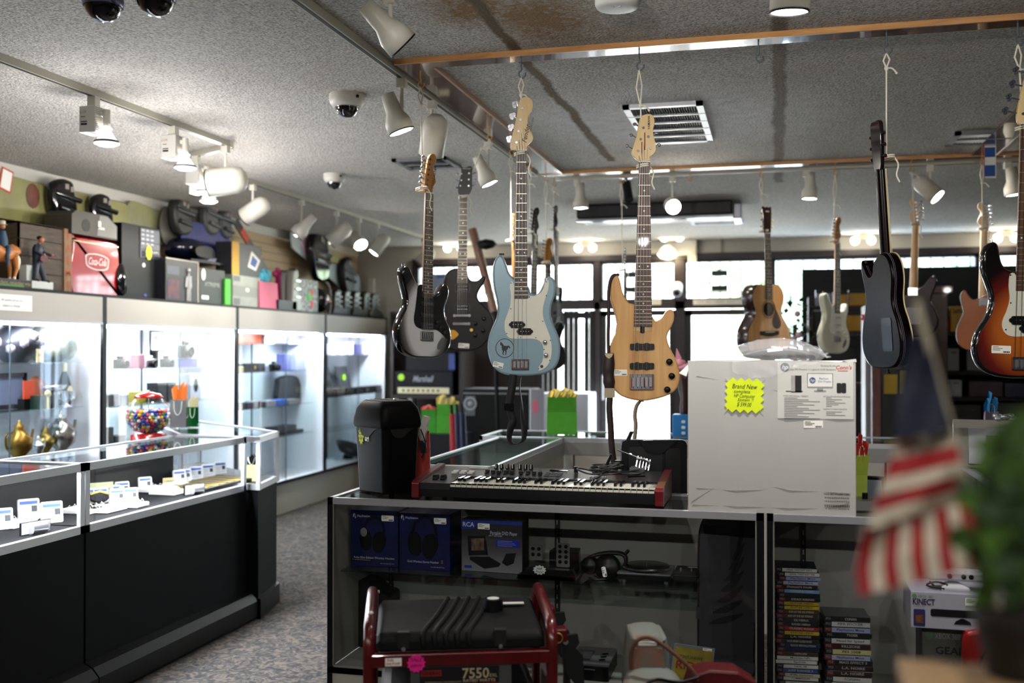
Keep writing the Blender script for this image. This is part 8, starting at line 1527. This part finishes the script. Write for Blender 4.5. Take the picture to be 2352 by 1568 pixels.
GEM = mat('#d9d6cc', .12,.9)
trays = [(680,840,.17,.14, 'white ring tray at the left of the frame post'),(850,830,.16,.16, 'white ring tray in front of the card cluster'),(1090,795,.12,.1, 'low white tray below the front card cluster'),(1250,665,.18,.17, 'big white ring tray in the middle of the counter'),(1370,690,.16,.12, 'white ring tray beside the dark watch box'),(1440,630,.12,.1, 'white ring tray under the back card pair'),(60,950,.2,.16, 'white ring tray at the near left corner')]
for x, y, a, b, lab in trays:
    q = onZ(*jp(x, y), JZ); q.x = min(max(q.x, JX - .38), JX - .12); t = thing('ring_tray', lab, 'ring tray', (q.x, q.y, JZ + .001),0, 'white ring trays'); MB(mat('#cfcfcd', .5)).bx(-a/2, a/2,-b/2, b/2,0,.02).build('tray', t, .003)
    for i in range(3):
        for j in range(3): c = V((a*(i - 1)*.28, b*(j - 1)*.28,.026)); MB(GEM).tube([c + V((.008*math.cos(k),0,.008*math.sin(k))) for k in [2*math.pi * n_/10 for n_ in range(11)]],.0015, None, 5).ball(c + V((0,0,.01)),.003, None, 6).build('ring', t)
q = onZ(*jp(1800,610), JZ); t = thing('chain_display', 'black pad covered with rows of gold and silver chains', 'chain display', (JX - .2, q.y - .06, JZ),0); MB(BLACK).bx(-.17,.12,-.36,.30,0,.015).build('velvet_pad', t)
for k in range(22):
    y = -.34 + .62*k/21; MB(GOLD if k % 3 else GEM).tube([(-.15, y, .019),(-.05, y + .01*(k % 2),.021),(.04, y - .01,.019),(.1, y + .005,.018)],.0014 if k % 4 else .0025, None, 5).build('chain', t)
for k, (x, y, lab) in enumerate(((210,1010, 'open silver watch box at the near left corner'),(1525,690, 'open silver watch box in front of the gold chains'))):
    q = onZ(*jp(x, y), JZ); t = thing('watch_box', lab, 'watch box', (JX - .09, q.y, JZ), math.radians(75), 'open watch boxes'); MB(BLACK).bx(-.075,.075,.0,.01,0,.055).build('box_shell', t, .002); MB(mat('#9a9ca2', .4)).bx(-.07,.07,-.002,0,.003,.052).build('lining', t); MB(SILV).lathe([(.026,-.035),(.026,.035)],(0,-.012,.026), None, 16,(1,0,0)).build('watch_band', t)
for k, (x, y, c, h, lab, tx) in enumerate(((545,740, '#c2c79a', .1, 'pale green price card at the back left of the near counter unit', 'LAYAWAY'),(1112,620, '#b8a878', .05, 'tan folded sign reading use our layaway plan', 'USE OUR LAYAWAY'),(430,760, '#b5b29c', .035, 'grey folded sign behind the near card pair', 'USE OUR'))):
    q = onZ(*jp(x, y), JZ); q.x = max(q.x, JX - .42); t = thing('counter_sign', lab, 'sign', (q.x, q.y, JZ), math.radians(50)); MB(mat(c, .6)).bx(-h*.6, h*.6,0,.004,0, h).txt(tx, h*.25,0,-.001, h*.6, INK, fit=h*.9).txt('PLAN', h*.25,0,-.001, h*.25, INK).build('sign_card', t)
q = onZ(88,1150, JZ); t = thing('bracelet_cushion', 'dark cushion holding a gold and diamond watch at the left', 'watch display', (max(onZ(*jp(215,740), JZ).x, JX - .4), onZ(*jp(215,740), JZ).y, JZ), math.radians(50)); MB(mat('#16161c', .6)).prism(circ(0,.03,.05,18,.028),-.03,.03, None, .01).build('cushion', t); MB(GOLD).tube([(-.045,-.02,.05),(0,-.03,.062),(.045,-.03,.045)],.008).build('bracelet', t)
# things in the angled unit
q = V((-3.12,5.8,.786)); t = thing('green_card_box', 'pale green card standing in the end of the angled corner unit', 'card', q, math.radians(20)); MB(mat('#a9b184', .6)).bx(-.05,.05,0,.02,0,.1).build('card', t); t = thing('necklace_bust', 'dark necklace bust with pearls inside the angled corner unit', 'necklace stand', (-3.2,5.95,.786),0); MB(BLACK).prism([(-.04,0),(.04,0),(.03,.12),(0,.15),(-.03,.12)],0,.03).build('bust', t); MB(GEM).tube(smooth_path([(-.025,-.006,.13),(-.01,-.008,.09),(.01,-.008,.09),(.025,-.006,.13)],4),.005).build('pearls', t)
# ---- gumball machine ----
u_ = (341 - 1176)/FPX; dg = 6.55; gc = EYE + ray(341,954)*dg; Rg = .137
t = thing('gumball_machine', 'clear globe gumball machine with red lid on a red stand', 'gumball machine', (gc.x, gc.y, 0)); zc = gc.z; RG = mat('#9c0f14', .25, coat=.6)
MB(RG).lathe([(.11,0),(.11,.03),(.05,.06),(.04,.3),(.04,.72),(.1,.78),(.12,.8),(.105, zc - .2),(.11, zc - .12),(.075, zc - .105),(0, zc - .105)],(0,0,0), None, 28).build('stand', t); MB(RG).lathe([(.085, zc + .112),(.09, zc + .118),(.07, zc + .135),(.02, zc + .148),(0, zc + .15)],(0,0,0), None, 28).build('lid', t); MB(SILV).ball((0,0, zc + .152),.01).cyl((0,0, zc - .1),(0,0, zc + .12),.003).build('centre_rod', t)
GG = glass_mat((.97,.98,.98),.5); MB(GG).lathe([(Rg * math.cos(a), zc + Rg*.92*math.sin(a)) for a in [math.radians(-50 + 105*i/20) for i in range(21)]],(0,0,0), None, 40, None, False).build('globe', t)
cols = [('red', '#a8141c'),('yellow', '#d9b41a'),('blue', '#1c3fa0'),('green', '#1d7a34'),('orange', '#d9641c'),('white', '#d0ccc4'),('pink', '#d0567c'),('violet', '#3c2068')]; P = []; R7 = random.Random(21); rb = .0118
base = {}
for (n, c) in cols: base[n] = MB(mat(c, .2, coat=.4)).ball((0,0,0), rb, None, 12).build('gumball')
for o in base.values(): COL.objects.unlink(o)
tocam = math.atan2(-gc.y, -gc.x); cnt = 0
for lay in range(8):
    zl = -.102 + lay*.0188; rl = math.sqrt(max(0,(Rg - .014) ** 2 - (zl/.92) ** 2)); nn = int(2*math.pi * rl/(rb*2.1)); half = nn if lay == 7 else nn
    for k in range(nn):
        a = 2*math.pi*(k + .5*(lay % 2))/nn
        if lay < 7 and math.cos(a - tocam) < .05: continue
        P.append((rl * math.cos(a), rl * math.sin(a), zl))
for r_ in (.095,.07,.045):
    nn = int(2*math.pi * r_/(rb*2.15)); P += [(r_ * math.cos(2*math.pi * k / nn), r_ * math.sin(2*math.pi * k / nn),-.102 + 7*.0188) for k in range(nn)]
for p_ in P:
    n, c = cols[R7.randrange(8)]; o = base[n].copy(); COL.objects.link(o); o.location = (gc.x + p_[0], gc.y + p_[1], zc + p_[2]); tag(o, n + ' gumball in the glass globe', 'gumball', 'gumballs in the globe')
mb = MB(mat('#5a4a60', .4))
for lay in range(6):
    for k in range(14): a = k*.9 + lay; r_ = .03 + .035*(k % 3)*.8; mb.ball((r_ * math.cos(a)*(.5 + lay*.09), r_ * math.sin(a)*(.5 + lay*.09),-.09 + lay*.0188),.011, None, 8)
o = mb.build('gumball_fill', None, loc=(gc.x, gc.y, zc)); tag(o, 'hidden gumballs filling the middle of the glass globe', 'gumballs', None, 'stuff')
# bags on the angled unit
def cbag(label, px0, px1, pt, pb, m, tm, tp, tc):
    a = onZ((px0 + px1)/2, pb, CT); s_ = dep(a)/FPX; w_ = (px1 - px0)*s_; h = (pb - pt)*s_; t = thing('gift_bag', label, 'gift bag', (a.x, a.y, CT + .001), RZC, 'paper gift bags')
    MB(m).rings([[V((x, y, 0)) for x, y in ((-w_/2,0),(w_/2,0),(w_/2, w_*.5),(-w_/2, w_*.5))],[V((x, y, h)) for x, y in ((-w_/2,.004),(w_/2,.004),(w_/2, w_*.42),(-w_/2, w_*.42))]], None, False, True, False).build('paper_bag', t)
    mb = MB(tm); R8 = random.Random(len(label))
    for k in range(7): x = -w_*.4 + w_*.8*k/6; mb.add([(x*.8, w_*.2, h*.8),(x*.8 + w_*.15, w_*.25, h*.85),(x + w_*.2 + R8.uniform(-.01,.01), w_*.2, h + tp * R8.uniform(.5,1)),(x - w_*.12, w_ * R8.uniform(.1,.4), h + tp * R8.uniform(.35,.8))],[(0,1,2),(0,2,3)])
    mb.build('tissue_paper', t); MB(PAPER).tube(smooth_path([(-w_*.25,-.002, h*.95),(-w_*.2,-.006, h*.6),(.0,-.008, h*.45),(w_*.2,-.006, h*.6),(w_*.25,-.002, h*.95)],4),.002).build('rope_handle', t)
cbag('silver holographic gift bag with orange tissue on the corner unit', 390,427,918,982, mat('#aab0b4', .15,.7), mat('#e0701a', .6),.13,0); cbag('small shiny green gift bag with cream tissue on the corner unit', 431,453,935,980, mat('#0c6a30', .15,.5), mat('#c9c7a0', .6),.085,0)
# ---------------- far background and near foreground ----------------
def fb(name, label, cat, px0, px1, pt, pb, y, d_, m, z0=None, group=None, rz=0, part='housing', bev=.006):
    a = onY(px0, pb, y); b = onY(px1, pb, y); z = a.z if z0 is None else z0; h = onY((px0 + px1)/2, pt, y).z - z; t = thing(name, label, cat, ((a.x + b.x)/2, y, z), rz, group); w_ = b.x - a.x
    MB(m).bx(-w_/2, w_/2,0, d_, 0, h).build(part, t, bev); return t, w_, h
TOL = mat('#0d0d13', .5, spec=.25); NOISYB = mat('#15130f', .6, noise=.3, nscale=10)
t, w_, h = fb('speaker_cabinet', 'big black bass speaker cabinet with a grey round logo plate', 'speaker cabinet', 1062,1216,893,1200,10.0,.45, TOL, 0); MB(mat('#0a0a0c', .9)).bx(-w_*.47, w_*.47,-.012,0,.08, h - .05).build('grille_cloth', t); lp_ = MB(mat('#4d4f55', .5)).bx(-w_*.45,-w_*.3,-.02,-.012, h - .27, h - .07).build('logo_plate', t); MB(mat('#8a8c92', .5)).lathe([(.05,0),(.06,.004),(.07,0)],(-w_*.375,-.02, h - .15), None, 20,(0,-1,0), False).lathe([(0,.003),(.025,.002),(.028,0)],(-w_*.375,-.02, h - .15), None, 16,(0,-1,0), False).build('round_mark', lp_); MB(GREY).bx(-w_*.48, w_*.48,-.016,-.01, h - .05, h - .04).build('piping', t)
sx0, sx1 = onY(896,900,11.5).x, onY(1062,900,11.5).x; t = thing('wall_shelf_unit', 'dark brown shelf unit against the far wall holding the amplifiers', 'shelf unit', ((sx0 + sx1)/2,11.5,0)); w_ = sx1 - sx0; zz = onY(970,907,11.5).z
for x in (-w_/2, w_/2 - .04): MB(mat('#2b2320', .6)).bx(x, x + .04,0,.5,0,2.05).build('side_panel', t)
for z in (zz, .5,2.02): MB(mat('#2b2320', .6)).bx(-w_/2 + .04, w_/2 - .04,0,.5, z - .04, z).build('shelf', t)
t, w_, h = fb('amplifier_head', 'black amplifier head with a cream control strip and a lime sticker', 'amplifier', 906,1040,853,905,11.5,.3, TOL, zz + .001); MB(CREAM).bx(-w_*.44, w_*.44,-.006,0, h*.06, h*.32).build('control_strip', t); MB(mat('#9a9ca6', .4)).txt('Marshall', .1,0,-.006, h*.68, None, .02,.35, fit=w_*.36).build('lettering', t); MB(mat('#9fd428', .5)).prism(circ(-w_*.38, h*.75,.04),-.008,0).build('round_sticker', t)
for i in range(8): MB(INK).cyl((-w_*.34 + w_*.085*i, -.014, h*.19),(-w_*.34 + w_*.085*i, -.006, h*.19),.014).build('knob', t)
t, w_, h2 = fb('amplifier_head', 'plain black amplifier head stacked above the one with the cream strip', 'amplifier', 932,1044,808,852,11.55,.28, TOL, zz + h + .004); MB(mat('#2a3f8a', .4)).bx(w_*.38, w_/2 + .002,-.003,.2,.02, h2*.9).build('blue_side', t)
t, w_, h = fb('practice_amplifier', 'low black amplifier bench under the two green gift bags', 'amplifier', 955,1062,996,1060,9.3,.35, TOL, 0)
bz_ = t.location.z + onY(1010,996,9.3).z; 
gift_bag('bright green gift bag with yellow tissue on the low black amplifier', 1003,1052,928,996,9.38, '#3f9a1c', True, '#c9b860', z=bz_, tfrac=.35); gift_bag('small bright green gift bag with red tissue beside the yellow tissue one', 968,1000,940,996,9.38, '#2f8a1c', True, '#c83a30', z=bz_, tfrac=.2)
gift_bag('bright green gift bag with yellow tissue standing alone on the back counter', 1257,1325,912,992,6.2, '#459a1e', True, '#cfb850', dfrac=.3, tfrac=.28)
t, w_, h = fb('leaning_board', 'pale grey board with a pink dot leaning beside the big speaker cabinet', 'board', 1219,1250,893,1180,9.9,.03, mat('#8f8f9a', .6),0, rz=.2); MB(mat('#d06a80', .5)).prism(circ(-.02, h - .17,.03,14,.07),-.003,0).build('pink_sticker', t)
fb('white_chest', 'white chest standing in daylight beside the folded black gate', 'chest', 1243,1352,903,1200,11.4,.5, mat('#c9ccd4', .5),0, part='chest_body')
for i, (px, c, l) in enumerate(((1046, '#8e1a20', 'red'),(1058, '#1c2450', 'navy blue'),(1070, '#1a2046', 'dark blue'))): q = onY(px, 1000,8.6 + i*.09); t = thing('umbrella', l + ' folded umbrella standing between the gift bags and the big speaker', 'umbrella', (q.x, 8.6 + i*.09,0), group='folded umbrellas'); zt_ = onY(px, 950,8.6).z; MB(mat(c, .6)).cyl((.0,0,.1),(-.03,0, zt_),.03,.025).build('canopy', t); MB(BLACK).cyl((-.03,0, zt_),(-.035,0, zt_ + .08),.014).build('handle', t); MB(BLACK).cyl((0,0,0),(0,0,.1),.008).build('tip', t)
q = onY(1100,640,8.8); t = thing('wooden_easel', 'brown wooden post leaning behind the guitars with dark clamps', 'easel', (q.x, 8.8,0)); a, b = onY(1085,525,8.8) - t.location, onY(1136,715,8.8) - t.location; MB(BLK).tube([b, V((b.x + .05,0,0))],.02, None, 6).build('stand_pole', t); MB(wood_mat('#6a4a34', '#8a6244', .5)).tube([a, b],.045, None, 4).build('post', t); MB(BLACK).ball(a*.8 + b*.2 + V((.1,-.05,0)),.08, None, 8,(1.2,.6,.6)).build('clamp', t)
t, w_, h = fb('boxed_product', 'blue and white carton standing in the left far window', 'box', 985,1030,628,692,12.0,.15, mat('#8fa0b8', .5), part='carton'); MB(mat('#1f4a9a', .5)).bx(-w_/2, w_/2,-.003,0,0, h*.3).build('blue_print', t); MB(mat('#1f4a9a', .5)).bx(-w_*.1, w_*.4,-.003,0, h*.85, h*.92).build('blue_logo', t); o = MB(DARKW).bx(x0w, onY(1075,700,12.2).x, 11.9, YB, t.location.z - .04, t.location.z).build('window_ledge'); tag(o, 'dark ledge under the blue and white carton in the far window', 'ledge')
t, w_, h = fb('blue_carton', 'bright blue carton with white pictograms half hidden by the white box', 'box', 1544,1600,952,1006,6.2,.12, mat('#1a6aa8', .4), CT, part='carton'); mb = MB(mat('#c8d4de', .5)); [mb.prism(rrect(-w_*.12, w_*.04, h*(.12 + .25*i), h*(.25 + .25*i),.006),-.002,0) for i in range(3)]; mb.build('pictogram', t)
zv = CT + h; q = onY(1574,950,6.25); t = thing('tall_vase', 'tall dark brown vase with a pink bow on the bright blue carton', 'vase', (q.x, 6.26, zv)); hv = onY(1574,838,6.25).z - zv; MB(mat('#2c1510', .3)).lathe([(.03,0),(.035, hv*.1),(.028, hv*.3),(.055, hv*.7),(.05, hv*.95),(.03, hv)],(0,0,0)).build('vessel', t); MB(mat('#d08a9a', .5)).ball((-.03,-.03, hv*1.02),.045, None, 8,(1,.6,.7)).ball((-.0,-.03, hv*.96),.05, None, 8,(1.1,.6,.5)).prism([(-.06, hv),(-.05, hv + .1),(-.02, hv + .04)],-.03,-.02).build('pink_bow', t)
# right background
xa, xb = onY(1842,700,11.9).x, XR; zt_ = onY(1900,617,11.9).z; o = MB(mat('#101012', .7)).bx(xa, xb, 11.9,11.96,0, zt_).build('display_partition'); tag(o, 'tall black display panel standing inside the right windows', 'partition', kind='structure')
t = thing('tool_shelving', 'dark brown shelving with yellow tool boxes in front of the black panel', 'shelving', (onY(1940,700,10.2).x, 10.2,0)); 
for px in (1862,2010): x = onY(px, 700,10.2).x - t.location.x; MB(mat('#1d1412', .6)).bx(x - .02, x + .02,0,.4,0,2.1).build('upright', t)
x0, x1 = onY(1862,700,10.2).x - t.location.x, onY(2010,700,10.2).x - t.location.x; SZS = [onY(1940, p_, 10.2).z for p_ in (702,760,880)]
for z in SZS: MB(mat('#2a1c18', .6)).bx(x0, x1,0,.4, z - .035, z).build('shelf', t)
YW = mat('#a87c10', .5, noise=.2, nscale=6)
def ybox(px0, px1, pt, lv, lab, m=None, cat='tool box', tx=None): t, w_, h = fb('tool_carton', lab, cat, px0, px1, pt, 0,10.22,.2, m or YW, SZS[lv] + .001, 'cartons on the tool shelving', part='carton'); (MB(INK).txt(tx, h*.3,0,-.003, h*.75, None, .02, fit=w_*.8).build('lettering', t) if tx else MB(INK).bx(-w_/2, w_/2,-.002,0, h*.75, h).build('black_band', t)); return t
ybox(1872,1906,664,0, 'white carton with red and blue print, left end of the top tool shelf', mat('#8c8d96', .5)); ybox(1912,1945,668,0, 'yellow tool carton, middle of the top tool shelf'); ybox(1948,1998,664,0, 'wide yellow tool carton, right end of the top tool shelf'); ybox(1935,1996,712,1, 'big yellow tool carton on the second tool shelf'); ybox(1868,1925,716,1, 'dark tool carton left of the big yellow one', NOISYB); ybox(1872,1960,800,2, 'black tool case on the lowest tool shelf', NOISYB)
t, w_, h = fb('glass_cabinet', 'grey upright cabinet edge with a pink star beside the tool shelving', 'cabinet', 1988,2018,700,1000,8.6,.4, mat('#77777c', .5),0, part='side_panel'); MB(mat('#d01a5c', .5)).prism(star(-.04, onY(2000,730,8.6).z, .05,.03,7,.05,.03),-.003,0, None, smooth=False).build('pink_star', t)
t, w_, h = fb('wooden_post', 'reddish brown wooden post right of the grey cabinet', 'post', 2003,2024,655,1000,8.4,.08, wood_mat('#42201a', '#5a2c20', .5),0, part='post_shaft')
t, w_, h = fb('glass_display', 'dark glass display tower with yellow tool boxes inside', 'display tower', 2024,2152,845,1000,8.5,.5, mat('#17191c', .4),0, part='tower_body'); MB(mat('#a88a14', .5)).bx(-w_*.45,-w_*.2,-.01,0, h - .2, h - .05).bx(-w_*.15, w_*.05,-.01,0, h - .2, h - .02, mat('#8a8430', .5)).bx(w_*.12, w_*.36,-.01,0, h - .2, h - .03).build('yellow_boxes', t)
q = onY(2098,760,8.2); t = thing('hanging_placard', 'square white plastic panel hanging behind the black cherry guitar', 'panel', (q.x, 8.2, onY(2098,795,8.2).z)); MB(mat('#9a9a94', .5)).bx(-.09,.09,0,.02,-.11,.11).build('panel_face', t, .004); MB(CORD).cyl((0,.01,.11),(0,.01, ZC - t.location.z),.002).build('wire', t); MB(INK).bx(-.05,.07,-.002,0,-.1,-.08).cyl((.0,-.003,.07),(0,0,.07),.01).build('black_mark', t)
t, w_, h = fb('brown_shelf_cap', 'brown wooden ledge cap in front of the barred window', 'cabinet', 2130,2178,672,1000,9.02,.15, wood_mat('#22140f', '#38211a', .5),0, part='cabinet_body'); MB(wood_mat('#2a1a14', '#45291f', .5)).bx(-w_*.7, w_*.7,-.05,.15, h, h + .05).build('cap', t)
sx = [onY(p_, 800,9.2).x for p_ in (2150,2420)]; cx = sum(sx)/2; t = thing('equipment_shelving', 'black metal shelving loaded with electronics at the right edge', 'shelving', (cx, 9.2,0)); ZL = [onY(2250, p_, 9.2).z for p_ in (762,852,912,985)]
for x in (sx[0] - cx, sx[1] - cx): MB(BLK).bx(x - .02, x + .02,0,.45,0,2.0).build('upright', t)
for z in ZL: MB(BLK).bx(sx[0] - cx, sx[1] - cx, 0,.45, z - .03, z).build('shelf', t)
MB(mat('#141212', .7)).bx(sx[0] - cx, sx[1] - cx, .43,.45,0,2.0).build('back_board', t)
def eb(px0, px1, pt, lv, lab, m, tx=None): t, w_, h = fb('stored_box', lab, 'box', px0, px1, pt, 0,9.22,.3, m, ZL[lv] + .001, 'boxes on the black shelving', part='carton'); MB(INK if tx else mat('#2a2a2e', .4)).txt(tx or '= =', h*.25,0,-.003, h*.8, None, .02, fit=w_*.7).build('lettering', t); return t
eb(2180,2222,703,0, 'yellow tool carton on the top of the black shelving', YW, 'DeWALT'); eb(2154,2176,735,0, 'small red carton beside the yellow one on the black shelving', mat('#8e1420', .5)); eb(2285,2345,715,0, 'dark carton on the top of the black shelving', NOISYB)
eb(2156,2200,800,1, 'grey white stereo unit on the second black shelf', mat('#6c6d70', .5)); eb(2218,2270,805,1, 'pale grey machine on the second black shelf', mat('#55565a', .5)); eb(2288,2345,812,1, 'dark receiver on the second black shelf', NOISYB)
eb(2160,2206,872,2, 'light grey printer on the third black shelf', mat('#7a7a7c', .5)); eb(2222,2300,876,2, 'black case with red edges on the third black shelf', mat('#2a1216', .5, noise=.5, nscale=14)); eb(2305,2350,880,2, 'navy case on the third black shelf', mat('#12142a', .5))
eb(2165,2250,930,3, 'long black stereo unit on the lowest black shelf', NOISYB); eb(2260,2350,925,3, 'black unit with a mesh grille on the lowest black shelf', mat('#2c2c2c', .5, nscale=60, color2='#0c0c0c'))
# flowering plant on the back counter side
q = onY(1826,800,9.0); t = thing('flowering_plant', 'leafy green plant with white and pink flowers by the right door', 'plant', (q.x, 9.0,0)); zt_ = onY(1826,690,9.0).z; MB(mat('#5a4a3a', .6)).lathe([(.1,0),(.14,.3),(.13,.3)],(0,0,0)).cyl((0,0,.2),(0,0, zt_ - .2),.02).build('pot', t); R9 = random.Random(2); mb = MB(mat('#1c3a1c', .6, noise=.4, nscale=9)); mf = MB(mat('#c9a8b0', .6))
for k in range(110):
    c = V((R9.uniform(-.12,.12), R9.uniform(-.1,.1), R9.uniform(zt_ - .62, zt_))); d = V((R9.uniform(-1,1), R9.uniform(-1,1), R9.uniform(-.5,.8))).normalized()*.07; sd_ = d.cross(V((0,0,1))).normalized()*.025; mb.add([c, c + d*.5 + sd_, c + d, c + d*.5 - sd_],[(0,1,2,3)])
for k in range(9): mf.ball((R9.uniform(-.1,.1),-.1, R9.uniform(zt_ - .5, zt_ - .08)),.03, None, 6)
mb.build('foliage', t); mf.build('blossoms', t)
# white printer, lilac bag and silver bow on the right counter
q = onZ(2285,1085, CT); t = thing('label_printer', 'white tilted desktop printer with a grey shell on the right counter', 'printer', (.98,5.0, CT), RZC + math.radians(-22)); WP = mat('#9c9ca4', .4)
MB(mat('#77766e', .5)).rings([[V((x, y, z)) for y, z in ((-.16,0),(.2,0),(.2,.16),(.05,.2),(-.1,.17),(-.16,.08))] for x in (-.2,.24)], None, False).build('shell', t, .01); MB(WP).rings([[V((x, y, z)) for y, z in ((-.175,.02),(-.165,.09),(-.11,.175),(-.09,.17),(-.13,.02))] for x in (-.14,.22)], None, False).build('front_cover', t, .006); MB(mat('#55564f', .5)).box((-.03,-.155,.12),(.08,.02,.05)).build('output_slot', t); MB(BLACK).box((.04,-.158,.12),(.02,.01,.008)).build('button', t)
bw_ = thing('gift_bow', 'silver ribbon bow on top of the white tilted printer', 'bow', (.99,4.97, CT + .2)); mb = MB(mat('#c4c6ce', .15,.8)); [mb.ball((.035*math.cos(a),.035*math.sin(a),.012 + .01*(i % 2)),.018, None, 6,(1.2,.8,.7)) for i, a in enumerate([k*.9 for k in range(7)])]; mb.build('ribbon_loops', bw_)
gift_bag('small lilac gift bag with blue tissue behind the white printer', 2262,2296,945,985,5.6, '#8a7a94', True, '#2f8ac4', z=CT, dfrac=.3, tfrac=.5)
# --- foreground: flag on a stick, leafy plant, wooden ledge -----------------------
def at(px, py, d): return EYE + ray(px, py)*d
DF = 1.0
t = thing('stick_flag', 'small striped flag with a dark blue canton on a pale stick close to the camera', 'flag', at(2318,1480, DF)); base = t.location.copy()
MB(mat('#a8a08a', .6)).tube([at(2105,690, DF) - base, at(2318,1480, DF) - base],.0035, None, 8).build('flag_stick', t)
FR_, FWH, FB = mat('#8e1018', .7), mat('#b5ab98', .7), mat('#161b30', .7)
def patch(name, L, Rr, m_of, n=8, dz=0):
    mb = MB(FR_); k = len(L) - 1
    for i in range(k):
        for j in range(n):
            def pt(u, v): l = L[v]; r = Rr[v]; x = l[0] + (r[0] - l[0])*u; y = l[1] + (r[1] - l[1])*u; return at(x, y, DF + .02*math.sin(u*3.1 + v*.9) + dz) - base
            a, b, c, d = pt(j / n, i), pt((j + 1)/n, i), pt((j + 1)/n, i + 1), pt(j / n, i + 1); o = V((0,.0012,0)); mb.add([a, b, c, d],[(0,1,2,3)], m_of(i, j), True)
    return mb.build(name, t, weld=True)
patch('canton', [(2085,770),(2072,850),(2060,930),(2055,1010)],[(2128,765),(2150,850),(2170,930),(2188,985)], lambda i, j: FB, 5)
Lp = [(2055,1010),(2045,1055),(2030,1100),(2015,1140),(2005,1175),(1992,1215)]; Rp = [(2188,985),(2198,1022),(2208,1060),(2214,1090),(2220,1118),(2228,1148)]
patch('striped_cloth', Lp, Rp, lambda i, j: FR_ if i % 2 else FWH, 8,.004)
Ld = [(1985,1215),(1975,1260),(1965,1310),(1972,1368)]; Rd = [(2228,1148),(2240,1200),(2252,1260),(2262,1300)]
patch('drooping_stripes', Ld, Rd, lambda i, j: FR_ if j % 2 == 0 else FWH, 9,-.01)
t = thing('potted_plant', 'blurred leafy green plant in a dark pot close to the camera at the right', 'plant', at(2345,1500,.97)); base = t.location.copy(); R10 = random.Random(6); mb = MB(mat('#55782a', .6, noise=.5, nscale=25, color2='#1c3312')); md = MB(mat('#243a18', .7))
for k in range(120):
    px, py = R10.gauss(2322,48), R10.gauss(1180,95); px = max(px, 2225 + abs(py - 1190)*.45); c = at(px, py, .8 + R10.uniform(-.04,.09)) - base; d = V((R10.uniform(-1,1), R10.uniform(-.4,.4), R10.uniform(-1,.9))).normalized()*.03; sd_ = d.cross(V((0,1,0))).normalized()*.011; o = V((0,-.004,0)); (mb if k % 3 else md).add([c, c + d*.4 + sd_ + o, c + d, c + d*.4 - sd_ + o],[(0,1,2),(0,2,3)], None, True)
mb.build('foliage', t); md.build('shaded_leaves' if False else 'lower_leaves', t); MB(mat('#2a3a1a', .8)).tube([V((0,.03,0)), at(2320,1200,.93) - base, at(2300,1000,.93) - base],.004, None, 6).build('stem', t); zl = at(2180,1553,.97).z; zp = zl - base.z; MB(mat('#1d1712', .7)).lathe([(.03, zp + .001),(.042, zp + .05),(.044, zp + .062),(.038, zp + .058),(0, zp + .055)],(.0,.0,.0), None, 24).build('pot', t)  # darker leaf copy scattered at random, shade put into its colour
a = at(2062,1550,1.02); b = at(2480,1550,1.02); w_ = b.x - a.x
o = MB(wood_mat('#b08a5c', '#c9a677', .5)).bx(-w_/2, w_/2,-.16,.0,-.02,0).build('wooden_ledge', None, .003, loc=((a.x + b.x)/2, a.y + .01, zl)); tag(o, 'pale wooden shelf ledge blurred along the bottom edge near the camera', 'ledge')
t2 = thing('ledge_stand', 'dark stand carrying the pale wooden ledge near the camera', 'stand', (o.location.x, o.location.y - .08,0)); MB(BLK).bx(-.06,.08,-.05,.05,0, zl - .021).build('pillar', t2)
